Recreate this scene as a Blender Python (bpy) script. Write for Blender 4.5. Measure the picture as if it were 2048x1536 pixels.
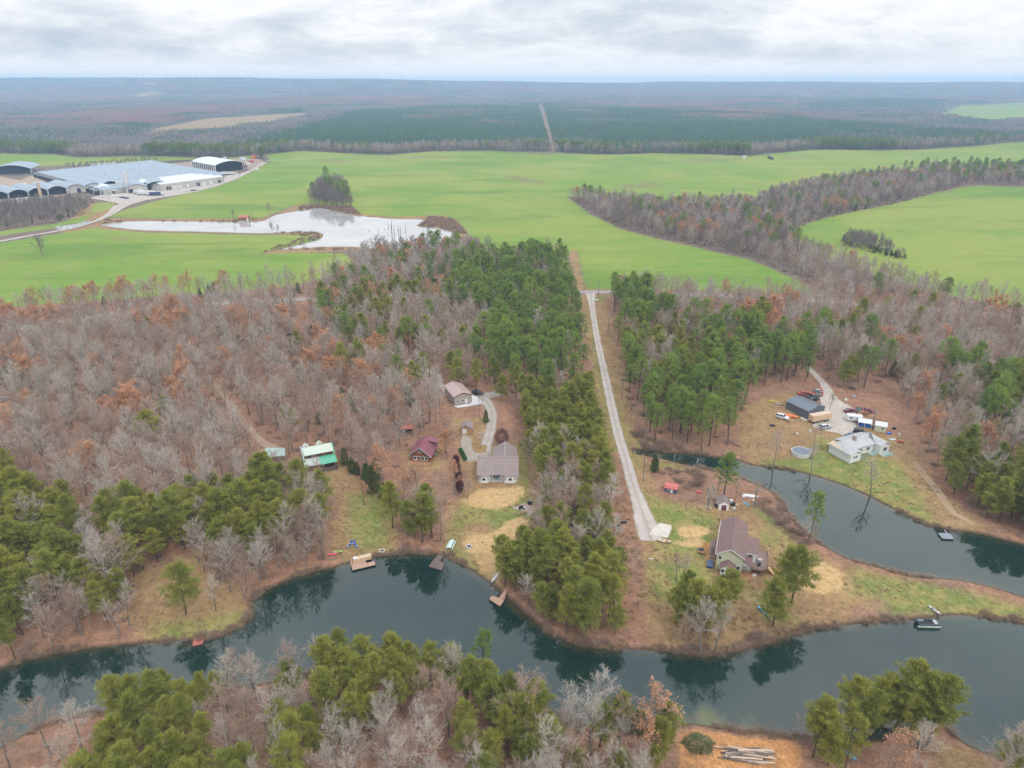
import bpy, math, random
import numpy as np
from mathutils import Vector, Matrix
from mathutils.geometry import delaunay_2d_cdt

# ---------------------------------------------------------------- camera, sky, sun, exposure
for o in list(bpy.data.objects): bpy.data.objects.remove(o)
S = bpy.context.scene
C = S.collection
R = math.radians
CAM_H, PITCH, FPX = 120.0, R(23.0), 1421.0          # drone height, camera tilt, focal length in photo pixels (2048 wide)
cd = bpy.data.cameras.new('camera'); cam = bpy.data.objects.new('camera', cd); C.objects.link(cam)
cam.location = (0, 0, CAM_H); cam.rotation_euler = (R(90) - PITCH, 0, 0)
cd.sensor_fit = 'HORIZONTAL'; cd.sensor_width = 36.0; cd.lens = 36.0 * FPX / 2048.0
cd.clip_start = 1.0; cd.clip_end = 60000.0
S.camera = cam
SUN_EL, SUN_ROT = 48.0, 150.0
S.view_settings.view_transform = 'Standard'; S.view_settings.look = 'None'
S.view_settings.exposure = 0.28; S.view_settings.gamma = 1.0; S.view_settings.use_curve_mapping = False
S.render.engine = 'CYCLES'
cy = S.cycles
cy.max_bounces = 5; cy.diffuse_bounces = 2; cy.glossy_bounces = 2; cy.transmission_bounces = 2; cy.volume_bounces = 0
cy.transparent_max_bounces = 4; cy.caustics_reflective = False; cy.caustics_refractive = False
cy.use_adaptive_sampling = True; cy.adaptive_threshold = 0.035; cy.use_denoising = True; cy.denoising_prefilter = 'NONE'
cy.sample_clamp_indirect = 4.0


class NT:
    """small node-graph writer"""
    def __init__(self, tree): self.t = tree; self.L = tree.links
    def n(self, typ, ins=None, **props):
        nd = self.t.nodes.new(typ)
        for k, v in props.items(): setattr(nd, k, v)
        for k, v in (ins or {}).items(): self.put(nd.inputs[k], v)
        return nd
    def put(self, sock, v):
        if hasattr(v, 'is_output') or isinstance(v, bpy.types.NodeSocket): self.L.new(v, sock)
        elif isinstance(v, bpy.types.Node): self.L.new(v.outputs[0], sock)
        else:
            if sock.type == 'RGBA' and len(v) == 3: v = (*v, 1)
            sock.default_value = v
    def math(self, op, a, b=None, c=None, clamp=False):
        nd = self.t.nodes.new('ShaderNodeMath'); nd.operation = op; nd.use_clamp = clamp
        for i, v in enumerate((a, b, c)):
            if v is not None: self.put(nd.inputs[i], v)
        return nd.outputs[0]
    def mix(self, f, a, b, mode='MIX'):
        nd = self.t.nodes.new('ShaderNodeMix'); nd.data_type = 'RGBA'; nd.blend_type = mode
        self.put(nd.inputs[0], f); self.put(nd.inputs[6], a); self.put(nd.inputs[7], b)
        return nd.outputs[2]
    def noise(self, vec, scale, detail=3.0, rough=0.55, dist=0.0):
        nd = self.n('ShaderNodeTexNoise', {'Scale': scale, 'Detail': detail, 'Roughness': rough, 'Distortion': dist})
        if vec is not None: self.put(nd.inputs['Vector'], vec)
        return nd.outputs['Fac']
    def step(self, v, lo, hi, smooth=True):
        nd = self.t.nodes.new('ShaderNodeMapRange'); nd.interpolation_type = 'SMOOTHSTEP' if smooth else 'LINEAR'
        self.put(nd.inputs[0], v); nd.inputs[1].default_value = lo; nd.inputs[2].default_value = hi
        return nd.outputs[0]
    def attr(self, name):
        return self.n('ShaderNodeAttribute', attribute_name=name).outputs['Fac']


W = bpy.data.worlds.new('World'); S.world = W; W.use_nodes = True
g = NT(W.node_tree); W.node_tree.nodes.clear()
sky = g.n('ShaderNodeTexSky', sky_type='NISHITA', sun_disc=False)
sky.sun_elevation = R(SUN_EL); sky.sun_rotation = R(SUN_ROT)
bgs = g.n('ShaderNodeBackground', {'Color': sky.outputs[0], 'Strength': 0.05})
# overcast deck: clouds laid on a flat layer overhead, the whole sky round; overall brightness follows the standard overcast sky (1 + 2 sin e) / 3
tc = g.n('ShaderNodeTexCoord').outputs['Generated']
sp = g.n('ShaderNodeSeparateXYZ', {0: tc})
zz = g.math('MAXIMUM', sp.outputs[2], 0.0)
zd = g.math('ADD', zz, 0.22)
cv = g.n('ShaderNodeCombineXYZ', {0: g.math('DIVIDE', sp.outputs[0], zd), 1: g.math('DIVIDE', sp.outputs[1], zd), 2: 5.6})
n1 = g.noise(cv.outputs[0], 1.5, 6.0, 0.5, 0.4)
n2 = g.noise(cv.outputs[0], 3.6, 6.0, 0.6, 0.5)
cl = g.math('ADD', g.math('MULTIPLY', n1, 0.62), g.math('MULTIPLY', n2, 0.38))
ramp = g.n('ShaderNodeValToRGB', {0: cl})
cr = ramp.color_ramp
for p, c in ((0.35, (.47, .525, .59)), (0.42, (.57, .605, .65)), (0.49, (.69, .705, .73)), (0.57, (.82, .82, .82)), (0.66, (.72, .735, .76))):
    e = cr.elements.new(p); e.color = (*c, 1)
cr.elements.remove(cr.elements[0]); cr.elements.remove(cr.elements[-1])
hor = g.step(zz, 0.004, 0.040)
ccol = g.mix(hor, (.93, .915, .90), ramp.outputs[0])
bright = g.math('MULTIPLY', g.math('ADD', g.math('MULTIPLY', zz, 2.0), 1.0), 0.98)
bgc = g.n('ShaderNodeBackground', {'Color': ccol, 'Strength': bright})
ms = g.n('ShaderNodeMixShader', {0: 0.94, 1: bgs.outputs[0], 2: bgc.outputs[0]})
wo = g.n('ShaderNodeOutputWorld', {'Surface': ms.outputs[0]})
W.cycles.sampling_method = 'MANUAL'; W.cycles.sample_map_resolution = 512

sd = bpy.data.lights.new('sun', 'SUN'); sd.energy = 1.5; sd.angle = R(14); sd.color = (1.0, .965, .91)
sun = bpy.data.objects.new('sun', sd); C.objects.link(sun)
_el, _az = R(SUN_EL), R(SUN_ROT)
_d = Vector((math.sin(_az) * math.cos(_el), math.cos(_az) * math.cos(_el), math.sin(_el)))
sun.rotation_euler = _d.to_track_quat('Z', 'Y').to_euler(); sun.location = (0, -50, 300)

# ---------------------------------------------------------------- layout helpers
def ray(px, py):
    u = (px - 1024.0) / FPX; v = (768.0 - py) / FPX
    return u, math.cos(PITCH) + v * math.sin(PITCH), -math.sin(PITCH) + v * math.cos(PITCH)
def P0(px, py, z=0.0):
    """point of the level z that the photograph shows at this pixel"""
    a, b, c = ray(px, py)
    t = (z - CAM_H) / min(c, -1e-4)
    return a * t, b * t
def poly(pts, z=1.0): return np.array([P0(x, y, z) for x, y in pts])
def sdf(pl, X, Y, margin=60.0):
    """signed distance to a polygon, positive inside, clamped to the margin"""
    out = np.full(X.shape, -margin)
    m = (X > pl[:, 0].min() - margin) & (X < pl[:, 0].max() + margin) & (Y > pl[:, 1].min() - margin) & (Y < pl[:, 1].max() + margin)
    if not m.any(): return out
    x, y = X[m], Y[m]
    d2 = np.full(x.shape, 1e18); ins = np.zeros(x.shape, bool)
    n = len(pl)
    for i in range(n):
        ax, ay = pl[i]; bx, by = pl[(i + 1) % n]
        ex, ey = bx - ax, by - ay
        t = np.clip(((x - ax) * ex + (y - ay) * ey) / (ex * ex + ey * ey + 1e-12), 0, 1)
        d2 = np.minimum(d2, (x - ax - t * ex) ** 2 + (y - ay - t * ey) ** 2)
        if ay != by: ins ^= ((ay > y) != (by > y)) & (x < ex * (y - ay) / ey + ax)
    d = np.sqrt(d2)
    out[m] = np.clip(np.where(ins, d, -d), -margin, margin)
    return out
def inside(pl, X, Y): return sdf(pl, X, Y, 1.0) > 0
def spline(pts, step=2.0):
    pts = [np.array(p, float) for p in pts]
    P = [2 * pts[0] - pts[1]] + pts + [2 * pts[-1] - pts[-2]]
    out = []
    for i in range(1, len(P) - 2):
        n = max(2, int(np.linalg.norm(P[i + 1][:2] - P[i][:2]) / step))
        for k in range(n):
            t = k / n
            out.append(.5 * ((2 * P[i]) + (-P[i-1] + P[i+1]) * t + (2*P[i-1] - 5*P[i] + 4*P[i+1] - P[i+2]) * t*t + (-P[i-1] + 3*P[i] - 3*P[i+1] + P[i+2]) * t**3))
    out.append(P[-2]); return np.array(out)
def smooth_poly(pts, z=0.0, step=2.0):
    p = [P0(x, y, z) for x, y in pts]
    return spline(p + [p[0]], step)[:-1]
def sst(v, a, b):
    t = np.clip((v - a) / (b - a), 0, 1); return t * t * (3 - 2 * t)
def vnoise(X, Y, s, seed=0):
    """smooth value noise -1..1"""
    x, y = X / s, Y / s
    xi, yi = np.floor(x).astype(np.int64), np.floor(y).astype(np.int64)
    fx, fy = x - xi, y - yi
    fx, fy = fx * fx * (3 - 2 * fx), fy * fy * (3 - 2 * fy)
    def h(a, b):
        v = np.sin(a * 127.1 + b * 311.7 + seed * 74.7) * 43758.5453
        return (v - np.floor(v)) * 2 - 1
    return (h(xi, yi) * (1-fx) + h(xi+1, yi) * fx) * (1-fy) + (h(xi, yi+1) * (1-fx) + h(xi+1, yi+1) * fx) * fy

# ---------------------------------------------------------------- where things are (photo pixels -> plan)
LAKE = smooth_poly([(-420,1395),(-150,1362),(0,1338),(60,1318),(160,1300),(270,1289),(330,1284),(400,1280),(440,1272),(480,1254),(503,1232),(506,1202),(530,1182),(600,1152),(680,1132),(720,1120),(760,1113),(810,1107),(870,1110),(905,1120),(940,1140),(985,1171),(1020,1200),(1060,1235),(1100,1265),(1150,1288),(1220,1298),(1300,1301),(1340,1304),(1400,1311),(1450,1309),(1500,1298),(1560,1279),(1620,1263),(1700,1250),(1780,1243),(1840,1240),(1900,1231),(1960,1234),(2048,1246),(2200,1262),(2420,1290),(2420,1600),(2150,1562),(2048,1530),(1960,1500),(1915,1475),(1882,1440),(1850,1448),(1800,1472),(1700,1482),(1600,1472),(1500,1460),(1440,1455),(1390,1446),(1350,1450),(1300,1466),(1200,1452),(1100,1434),(1030,1402),(960,1364),(900,1338),(860,1322),(800,1322),(700,1334),(600,1352),(500,1372),(400,1388),(300,1402),(255,1415),(200,1425),(150,1429),(96,1447),(40,1472),(0,1496),(-200,1590),(-420,1660)])
POND = smooth_poly([(1268,898),(1330,905),(1400,911),(1470,920),(1500,930),(1560,938),(1600,945),(1660,962),(1720,985),(1760,1005),(1800,1025),(1850,1048),(1900,1060),(1960,1068),(2048,1090),(2200,1120),(2420,1170),(2420,1290),(2200,1238),(2048,1193),(1994,1177),(1921,1160),(1811,1149),(1738,1128),(1694,1116),(1647,1090),(1615,1068),(1595,1048),(1573,1017),(1549,987),(1525,973),(1493,960),(1468,949),(1420,939),(1356,926),(1322,917),(1270,907)])
FARPOND = smooth_poly([(196,449),(240,444),(290,442),(430,444),(520,443),(550,431),(600,421),(640,416),(680,425),(720,432),(790,438),(850,440),(832,452),(870,455),(907,466),(900,476),(860,489),(780,498),(700,493),(640,494),(560,499),(600,489),(643,476),(632,464),(520,466),(400,463),(300,461),(240,456)], 0, 8.0)
DITCH = smooth_poly([(112,452),(150,448),(180,441),(178,447),(150,456),(115,460)], 0, 6.0)
WATERS = [LAKE, POND, FARPOND, DITCH]

def water_d(X, Y):
    d = np.full(X.shape, -60.0)
    for w in WATERS: d = np.maximum(d, sdf(w, X, Y))
    return -d          # positive on land
def ground_z(X, Y, dw=None):
    X = np.asarray(X, float); Y = np.asarray(Y, float)
    if dw is None: dw = water_d(X, Y)
    land = .05 + .75 * (1 - np.exp(-np.maximum(dw, 0) / 3.0)) + 1.0 * (1 - np.exp(-np.maximum(dw, 0) / 30.0))
    bed = -2.4 * (1 - np.exp(np.minimum(dw, 0) / 6.0)) - .02
    z = np.where(dw > 0, land, bed)
    k = sst(dw, 4, 30)
    z = z + k * (.25 * vnoise(X, Y, 17, 1) + .35 * vnoise(X, Y, 41, 2)) * sst(Y, 60, 110)
    far = sst(Y, 560, 900)
    z = z + far * k * (1.6 * vnoise(X, Y, 150, 3) + 2.2 * vnoise(X, Y, 330, 4))
    z = z + sst(Y, 1080, 1300) * (1 - sst(Y, 1500, 2200)) * 3.2 * vnoise(X + 40, Y * .6, 120, 9)
    z = z + k * 9.0 * np.exp(-(((X - 640) / 190) ** 2 + ((Y - 800) / 120) ** 2))
    ff = sst(Y, 1700, 3200)
    z = z + ff * (1 - sst(Y, 5200, 7600)) * (7 * vnoise(X, Y, 700, 5) + 9 * vnoise(X, Y, 1600, 6))
    # ridges on the horizon
    A = np.degrees(np.arctan2(X, np.maximum(Y, 1)))
    top = np.interp(A, [-45, -36, -22, -10, 0, 8, 14, 22, 30, 45], [150, 148, 140, 124, 110, 92, 104, 100, 106, 104]) + 5 * vnoise(A * 100, Y * 0, 520, 7) + 3 * vnoise(A * 100, Y * 0, 160, 8)
    z = z + sst(Y, 5200, 7600) * np.maximum(top - 8, 20)
    z = z + sst(Y, 3600, 4800) * 16 * (vnoise(X, Y, 2400, 11) * .5 + .5)
    return z
def gz(x, y): return float(ground_z(np.array([x]), np.array([y]))[0])
def at(px, py):
    """ground point seen at a photo pixel"""
    z = 1.5
    for _ in range(4):
        x, y = P0(px, py, z); z = gz(x, y)
    return Vector((x, y, z))

FIELDS = [poly(p) for p in (
    [(-500,640),(0,620),(150,606),(300,597),(450,586),(560,577),(640,562),(705,543),(722,530),(690,508),(600,505),(520,508),(560,496),(640,478),(625,470),(520,470),(400,467),(300,465),(235,460),(190,455),(120,468),(0,486),(-500,560)],
    [(-500,540),(0,474),(100,458),(160,446),(195,428),(240,415),(225,403),(190,405),(170,430),(120,445),(0,465),(-500,520)],
    [(205,436),(290,437),(430,438),(520,437),(590,412),(622,408),(700,414),(722,428),(790,434),(880,431),(912,440),(935,470),(985,505),(1130,520),(1150,500),(1168,580),(1215,581),(1400,583),(1560,587),(1640,590),(1600,562),(1500,520),(1400,497),(1320,480),(1240,458),(1180,428),(1135,394),(1200,396),(1330,412),(1400,410),(1500,408),(1530,392),(1610,374),(1700,358),(1780,352),(1825,350),(1850,340),(2048,345),(2500,345),(2500,285),(2048,289),(1950,293),(1850,298),(1700,302),(1620,306),(1500,316),(1420,310),(1300,306),(1140,309),(1050,305),(980,302),(860,305),(780,312),(700,306),(600,305),(530,312),(540,322),(480,350),(420,370),(330,398),(260,418)],
    [(-500,306),(0,306),(100,308),(150,315),(300,314),(430,319),(520,312),(500,318),(300,322),(120,330),(0,334),(-500,345)],
    [(1578,462),(1622,444),(1700,426),(1800,409),(1900,388),(1932,380),(2048,388),(2500,400),(2500,682),(2048,618),(1900,594),(1820,572),(1740,547),(1660,522),(1592,490)],
    [(1150,487),(1200,560),(1215,581),(1168,581)],
)]
TANFIELD = [poly(p) for p in ([(290,275),(420,264),(520,251),(600,237),(618,225),(500,230),(400,241),(310,257)], [(268,200.5),(326,199.5),(324,197.5),(272,198.2)])]
BAREPATCH = [poly(p) for p in ([(1236,379),(1300,376),(1338,369),(1300,366),(1240,371)], [(1010,353),(1040,352),(1092,366),(1086,371),(1030,361)], [(1560,322),(1640,321),(1640,318),(1560,318)], [(820,320),(900,321),(905,317),(820,316)], [(1040,309),(1098,312),(1112,312),(1112,306),(1060,304)], [(215,478),(260,476),(262,480),(222,482)], [(1360,322),(1480,322),(1480,318),(1370,317)], [(1870,396),(1910,394),(1900,390),(1872,392)], [(640,325),(700,326),(700,322),(645,321)])]      # thin brown spots in the wheat
FARGREEN = [poly(p) for p in ([(1880,222),(1930,212),(2048,207),(2500,200),(2500,232),(2048,240),(1960,243)], [(1790,230),(1870,229),(1880,232),(1800,232)])]
LAWNS = [poly(p) for p in (
    [(930,1000),(1000,990),(1065,985),(1065,1040),(1010,1080),(960,1040),(930,1060),(890,1115),(905,1040)],
    [(1036,960),(1036,880),(1050,880),(1062,960),(1062,990),(1040,990)],
    [(905,1080),(925,1090),(965,1140),(985,1168),(960,1155),(905,1118),(890,1108)],
    [(700,990),(760,985),(790,1030),(780,1090),(720,1105),(690,1060)],
    [(1280,985),(1330,1000),(1400,1020),(1440,1040),(1440,1120),(1330,1120),(1290,1060)],
    [(1194,640),(1200,700),(1222,790),(1245,870),(1256,905),(1228,905),(1202,800),(1182,700),(1178,620)], [(1186,595),(1212,594),(1210,604),(1190,606)], [(1225,780),(1262,880),(1290,940),(1268,930),(1232,830)],
    [(1640,870),(1670,890),(1800,925),(1850,1000),(1880,1050),(1840,1046),(1760,1003),(1660,962),(1560,937),(1510,930),(1540,915),(1600,915)],
    [(1500,1010),(1560,1040),(1590,1090),(1640,1110),(1600,1110),(1540,1060)], [(1490,1180),(1540,1190),(1600,1240),(1540,1250)], [(300,1240),(400,1240),(490,1215),(500,1235),(440,1272),(300,1288)],
    [(1700,1130),(1760,1145),(1900,1170),(2048,1210),(2300,1260),(2300,1270),(2048,1240),(1900,1225),(1780,1235),(1760,1200),(1700,1190)],
    [(1290,1120),(1420,1120),(1430,1180),(1380,1220),(1300,1200)],
    [(1520,1060),(1570,1075),(1560,1100),(1520,1090)],
    [(1268,880),(1300,875),(1330,900),(1280,900)], [(1310,915),(1400,935),(1340,940),(1300,930)],
)]
STRAWS = [poly(p) for p in (
    [(955,985),(1000,978),(1045,975),(1052,990),(1030,1010),(990,1022),(950,1015),(920,1005)],
    [(1010,1045),(1040,1035),(1060,1045),(1055,1075),(1020,1080),(1000,1110),(1005,1150),(990,1165),(960,1140),(950,1110),(935,1100),(920,1085),(950,1070),(990,1070)],
    [(1605,1130),(1650,1122),(1685,1145),(1688,1178),(1640,1190),(1600,1175)],
    [(1350,1055),(1400,1050),(1425,1062),(1415,1075),(1360,1078)],
    [(1345,1085),(1400,1080),(1420,1090),(1370,1098)],
)]
DIRTS = [poly(p) for p in (
    [(1357,1462),(1380,1453),(1450,1462),(1520,1470),(1590,1475),(1602,1500),(1595,1700),(1350,1700),(1360,1530)],
    [(1478,1150),(1510,1140),(1516,1157),(1490,1163)],
    [(1405,1085),(1430,1085),(1430,1125),(1412,1130)],
    [(-30,800),(20,805),(30,828),(-30,835)],
)]
DRYS = [poly(p) for p in (
    [(1150,592),(1215,592),(1228,650),(1245,750),(1268,840),(1290,890),(1300,950),(1330,1000),(1500,1010),(1560,1050),(1600,1090),(1680,1130),(1740,1200),(1700,1248),(1560,1280),(1450,1305),(1300,1300),(1292,1298),(1290,1200),(1284,1100),(1264,990),(1246,930),(1215,860),(1192,780),(1172,700)],
    [(590,930),(680,915),(720,960),(780,1010),(795,1090),(810,1108),(690,1128),(655,1090),(670,1010),(640,965)],
    [(265,1150),(330,1130),(400,1100),(480,1180),(505,1195),(503,1235),(440,1275),(280,1290),(255,1230)],
    [(1480,910),(1475,830),(1540,790),(1620,790),(1700,850),(1830,880),(1850,940),(1900,1000),(1990,1062),(1900,1062),(1800,1027),(1660,964),(1500,932)],
    [(800,950),(885,950),(890,890),(810,900)], [(880,835),(990,838),(1000,900),(1045,880),(1070,985),(1060,1060),(1010,1120),(1000,1180),(890,1115),(880,1090),(900,1010),(925,985),(915,880)],
    [(1135,500),(1155,500),(1170,582),(1150,584)],
    [(190,400),(240,415),(205,437),(520,437),(600,409),(700,413),(790,433),(885,430),(915,440),(935,472),(800,505),(690,503),(520,512),(560,494),(640,474),(520,468),(240,462),(150,470),(110,462)],
    [(1860,1480),(1920,1480),(1990,1515),(2100,1560),(2100,1750),(1850,1750)],
    [(1330,345),(1180,372),(1210,376),(1340,370)], [(1240,374),(1300,370),(1335,368),(1300,376)],
)]
CLEAR = [poly(p) for p in (
    [(1150,592),(1215,592),(1228,650),(1245,750),(1268,840),(1285,885),(1262,905),(1320,918),(1420,940),(1500,962),(1560,1000),(1615,1070),(1700,1120),(1811,1150),(2048,1195),(2400,1280),(2048,1250),(1840,1245),(1700,1252),(1560,1282),(1450,1312),(1300,1305),(1240,1300),(1230,1100),(1215,950),(1200,860),(1178,780),(1160,700)],
    [(875,768),(945,790),(990,790),(1000,850),(1045,870),(1070,985),(1065,1060),(1010,1120),(1000,1185),(890,1118),(880,1090),(905,1010),(925,985),(915,900),(925,830),(890,835)],
    [(590,930),(680,915),(720,960),(785,1010),(795,1090),(810,1112),(690,1130),(655,1085),(670,1010),(640,965),(585,960)],
    [(800,960),(885,960),(895,880),(860,870),(830,890)],
    [(275,1190),(330,1165),(400,1150),(470,1190),(500,1200),(505,1240),(440,1278),(285,1292),(262,1240)],
    [(1480,915),(1475,830),(1540,785),(1620,772),(1640,755),(1680,785),(1800,820),(1830,880),(1850,940),(1900,1000),(1960,1050),(2060,1090),(1900,1065),(1800,1030),(1660,966),(1500,934)],
    [(1340,1448),(1600,1468),(1612,1520),(1600,1760),(1335,1760)],
    [(520,885),(575,885),(580,925),(520,925)], [(-60,795),(25,795),(40,830),(-60,838)],
    [(585,602),(612,612),(622,672),(604,668)],
)]
CUT = poly([(1103,307),(1098,280),(1088,240),(1080,213),(1083,213),(1094,240),(1105,280),(1111,307)])

# ---------------------------------------------------------------- materials
MATS = {}
def new_mat(name):
    m = bpy.data.materials.new(name); m.use_nodes = True; m.node_tree.nodes.clear()
    return m, NT(m.node_tree)
def finish(m, g, col, rough=.8, spec=.3, metal=0.0, normal=None, trans=None):
    b = g.n('ShaderNodeBsdfPrincipled', {'Base Color': col, 'Roughness': rough, 'Specular IOR Level': spec, 'Metallic': metal})
    if normal is not None: g.put(b.inputs['Normal'], normal)
    out = b.outputs[0]
    if trans is not None:
        t = g.n('ShaderNodeBsdfTranslucent', {'Color': col})
        out = g.n('ShaderNodeMixShader', {0: trans, 1: out, 2: t.outputs[0]}).outputs[0]
    g.n('ShaderNodeOutputMaterial', {'Surface': out})
    return m
def mat(name, col, rough=.75, spec=.3, metal=0.0, var=.18, scale=1.5, stain=None, stain_amt=.5, bump=0.0, bscale=6.0):
    """worn plain material: mottled colour, optional stains of a second colour, fine relief"""
    if name in MATS: return MATS[name]
    m, g = new_mat(name)
    v = g.n('ShaderNodeTexCoord').outputs['Object']
    n = g.noise(v, scale, 4.0, .6)
    k = g.math('ADD', g.math('MULTIPLY', g.math('SUBTRACT', n, .5), 2 * var * 1.6), 1.0)
    c = g.mix(1.0, col, g.n('ShaderNodeCombineXYZ', {0: k, 1: k, 2: k}).outputs[0], 'MULTIPLY')
    if stain: c = g.mix(g.math('MULTIPLY', g.step(g.noise(v, scale * .45, 5.0, .65, .6), .5, .72), stain_amt), c, stain)
    nm = None
    if bump:
        nm = g.n('ShaderNodeBump', {'Strength': bump, 'Distance': .05, 'Height': g.noise(v, bscale, 3.0)}).outputs[0]
    MATS[name] = finish(m, g, c, rough, spec, metal, nm); return m
def ribbed(name, col, pitch, axis=0, rough=.45, spec=.4, metal=0.0, var=.12, stain=None, depth=.5, dark=.75):
    """sheet with raised ribs, siding laps or shingle courses every `pitch` metres along a local axis"""
    if name in MATS: return MATS[name]
    m, g = new_mat(name)
    v = g.n('ShaderNodeTexCoord').outputs['Object']
    a = g.n('ShaderNodeSeparateXYZ', {0: v}).outputs[axis]
    fr = g.math('FRACT', g.math('DIVIDE', a, pitch))
    rib = g.step(g.math('ABSOLUTE', g.math('SUBTRACT', fr, .5)), .30, .48)
    n = g.noise(v, .8, 5.0, .62); n3 = g.noise(v, 7.0, 2.0, .6)
    k = g.math('ADD', g.math('MULTIPLY', g.math('SUBTRACT', g.math('ADD', g.math('MULTIPLY', n, .6), g.math('MULTIPLY', n3, .4)), .5), 3.2 * var), 1.0)
    c = g.mix(1.0, col, g.n('ShaderNodeCombineXYZ', {0: k, 1: k, 2: k}).outputs[0], 'MULTIPLY')
    if stain: c = g.mix(g.math('MULTIPLY', g.step(g.noise(v, .45, 5.0, .65, .5), .48, .74), .55), c, stain)
    nm = g.n('ShaderNodeBump', {'Strength': depth, 'Distance': .06, 'Height': rib}).outputs[0]
    MATS[name] = finish(m, g, c, rough, spec, metal, nm); return m

def ground_material(name='ground', wheat=False):
    m, g = new_mat(name)
    v = g.n('ShaderNodeNewGeometry').outputs['Position']
    nA = g.noise(v, 1.6, 4.0, .65)           # leaves and tufts
    nB = g.noise(v, .22, 5.0, .62, .4)       # patches of a few metres
    nC = g.noise(v, .035, 4.0, .6)           # big drifts
    nD = g.noise(v, 5.5, 2.0, .6)
    edge = g.math('ADD', g.math('MULTIPLY', g.math('SUBTRACT', nB, .5), 9.0), g.math('MULTIPLY', g.math('SUBTRACT', nA, .5), 3.0))
    edge_s = g.math('MULTIPLY', edge, .45)
    def mask(name, lo, hi, e=edge): return g.step(g.math('ADD', g.attr(name), e), lo, hi)
    grain = g.math('ADD', g.math('MULTIPLY', g.math('SUBTRACT', g.math('ADD', g.math('MULTIPLY', nA, .6), g.math('MULTIPLY', g.noise(v, .7, 3.0, .6), .5)), .55), 2.5), g.math('ADD', 1.0, g.math('MULTIPLY', g.math('SUBTRACT', nD, .5), 1.5)))
    # woodland floor: russet leaf litter with grey and olive drifts
    c = g.mix(g.step(nB, .34, .66), (.178, .100, .066), (.240, .134, .086))
    c = g.mix(g.math('MULTIPLY', g.step(nC, .45, .68), .55), c, (.150, .112, .088))
    c = g.mix(g.math('MULTIPLY', g.step(nA, .60, .78), .5), c, (.23, .165, .12))
    c = g.mix(g.attr('upland'), c, g.mix(g.step(nB, .35, .65), (.115, .088, .072), (.150, .115, .092)))
    # dry winter grass
    dry = g.mix(g.step(nB, .3, .7), (.195, .128, .062), (.255, .168, .088))
    dry = g.mix(g.math('MULTIPLY', g.step(nC, .46, .62), .6), dry, (.195, .118, .066))
    dry = g.mix(g.math('MULTIPLY', g.step(nA, .52, .7), .35), dry, (.135, .135, .045))
    c = g.mix(mask('dry', -1.5, 2.5), c, dry)
    # lawn: green with yellow straw-coloured tufts
    lawn = g.mix(g.step(nB, .36, .64), (.105, .150, .035), (.205, .175, .062))
    lawn = g.mix(g.math('MULTIPLY', g.step(nA, .5, .72), .45), lawn, (.16, .165, .05))
    lawn = g.mix(g.math('MULTIPLY', g.step(nC, .50, .66), .5), lawn, (.075, .150, .028))
    c = g.mix(g.math('MULTIPLY', mask('lawn', -2.5, 3.5), .88), c, lawn)
    straw = g.mix(g.step(nA, .4, .7), (.38, .265, .130), (.31, .205, .092))
    c = g.mix(mask('straw', -.9, 1.1, edge_s), c, straw)
    dirt = g.mix(g.step(nB, .35, .65), (.37, .185, .075), (.29, .150, .068))
    dirt = g.mix(g.math('MULTIPLY', g.step(nA, .55, .75), .4), dirt, (.42, .26, .14))
    c = g.mix(mask('dirt', -.6, .9, edge_s), c, dirt)
    if wheat:
        # winter wheat
        fv = g.n('ShaderNodeVectorMath', {0: v, 1: (.25, 1.0, 1.0)}, operation='MULTIPLY').outputs[0]
        nS = g.noise(fv, .05, 4.0, .6, .3); nT = g.noise(v, .010, 3.0, .5); nU = g.noise(fv, .5, 3.0, .6)
        fld = g.mix(g.step(nS, .36, .66), (.106, .190, .026), (.138, .212, .036))
        fld = g.mix(g.math('MULTIPLY', g.step(nT, .44, .62), .55), fld, (.160, .205, .046))
        fld = g.mix(g.math('MULTIPLY', g.step(nU, .58, .74), .30), fld, (.085, .150, .020))
        mot = g.noise(v, .055, 5.0, .7, .5)
        fld = g.mix(g.math('MULTIPLY', g.step(mot, .50, .66), .5), fld, (.185, .205, .058)); fld = g.mix(g.math('MULTIPLY', g.step(mot, .48, .34), .45), fld, (.088, .160, .024))
        nV = g.noise(v, .0042, 4.0, .6, .8); nW = g.noise(fv, .018, 4.0, .65, .6)
        fld = g.mix(g.math('MULTIPLY', g.step(nV, .42, .60), .75), fld, (.195, .225, .050))
        fld = g.mix(g.math('MULTIPLY', g.step(nW, .52, .66), .65), fld, (.082, .150, .026))
        fld = g.mix(g.math('MULTIPLY', g.step(g.noise(v, .03, 5.0, .7), .62, .76), .6), fld, (.21, .175, .080))
        sx = g.n('ShaderNodeSeparateXYZ', {0: v})
        row = g.math('ADD', g.math('MULTIPLY', sx.outputs[0], .80), g.math('ADD', g.math('MULTIPLY', sx.outputs[1], .28), g.math('MULTIPLY', nV, 90.0)))
        tram = g.step(g.math('ABSOLUTE', g.math('SUBTRACT', g.math('FRACT', g.math('DIVIDE', row, 21.0)), .5)), .462, .485)
        fld = g.mix(g.math('MULTIPLY', tram, .38), fld, (.17, .16, .06))
        ff = g.math('MULTIPLY', edge, .7)
        c = g.mix(mask('field', -.5, 3.0, ff), c, fld)
        c = g.mix(g.math('MULTIPLY', mask('thin', -7.0, 6.0, g.math('MULTIPLY', g.math('SUBTRACT', mot, .5), 30.0)), .55), c, (.165, .118, .072))
    c = g.mix(mask('tan', -3.0, 8.0), c, g.mix(nC, (.205, .150, .085), (.245, .175, .10)))
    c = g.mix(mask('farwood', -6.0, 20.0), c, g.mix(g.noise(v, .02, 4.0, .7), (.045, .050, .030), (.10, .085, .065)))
    # wet margin and lake bed
    shore = g.attr('shore')
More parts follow.
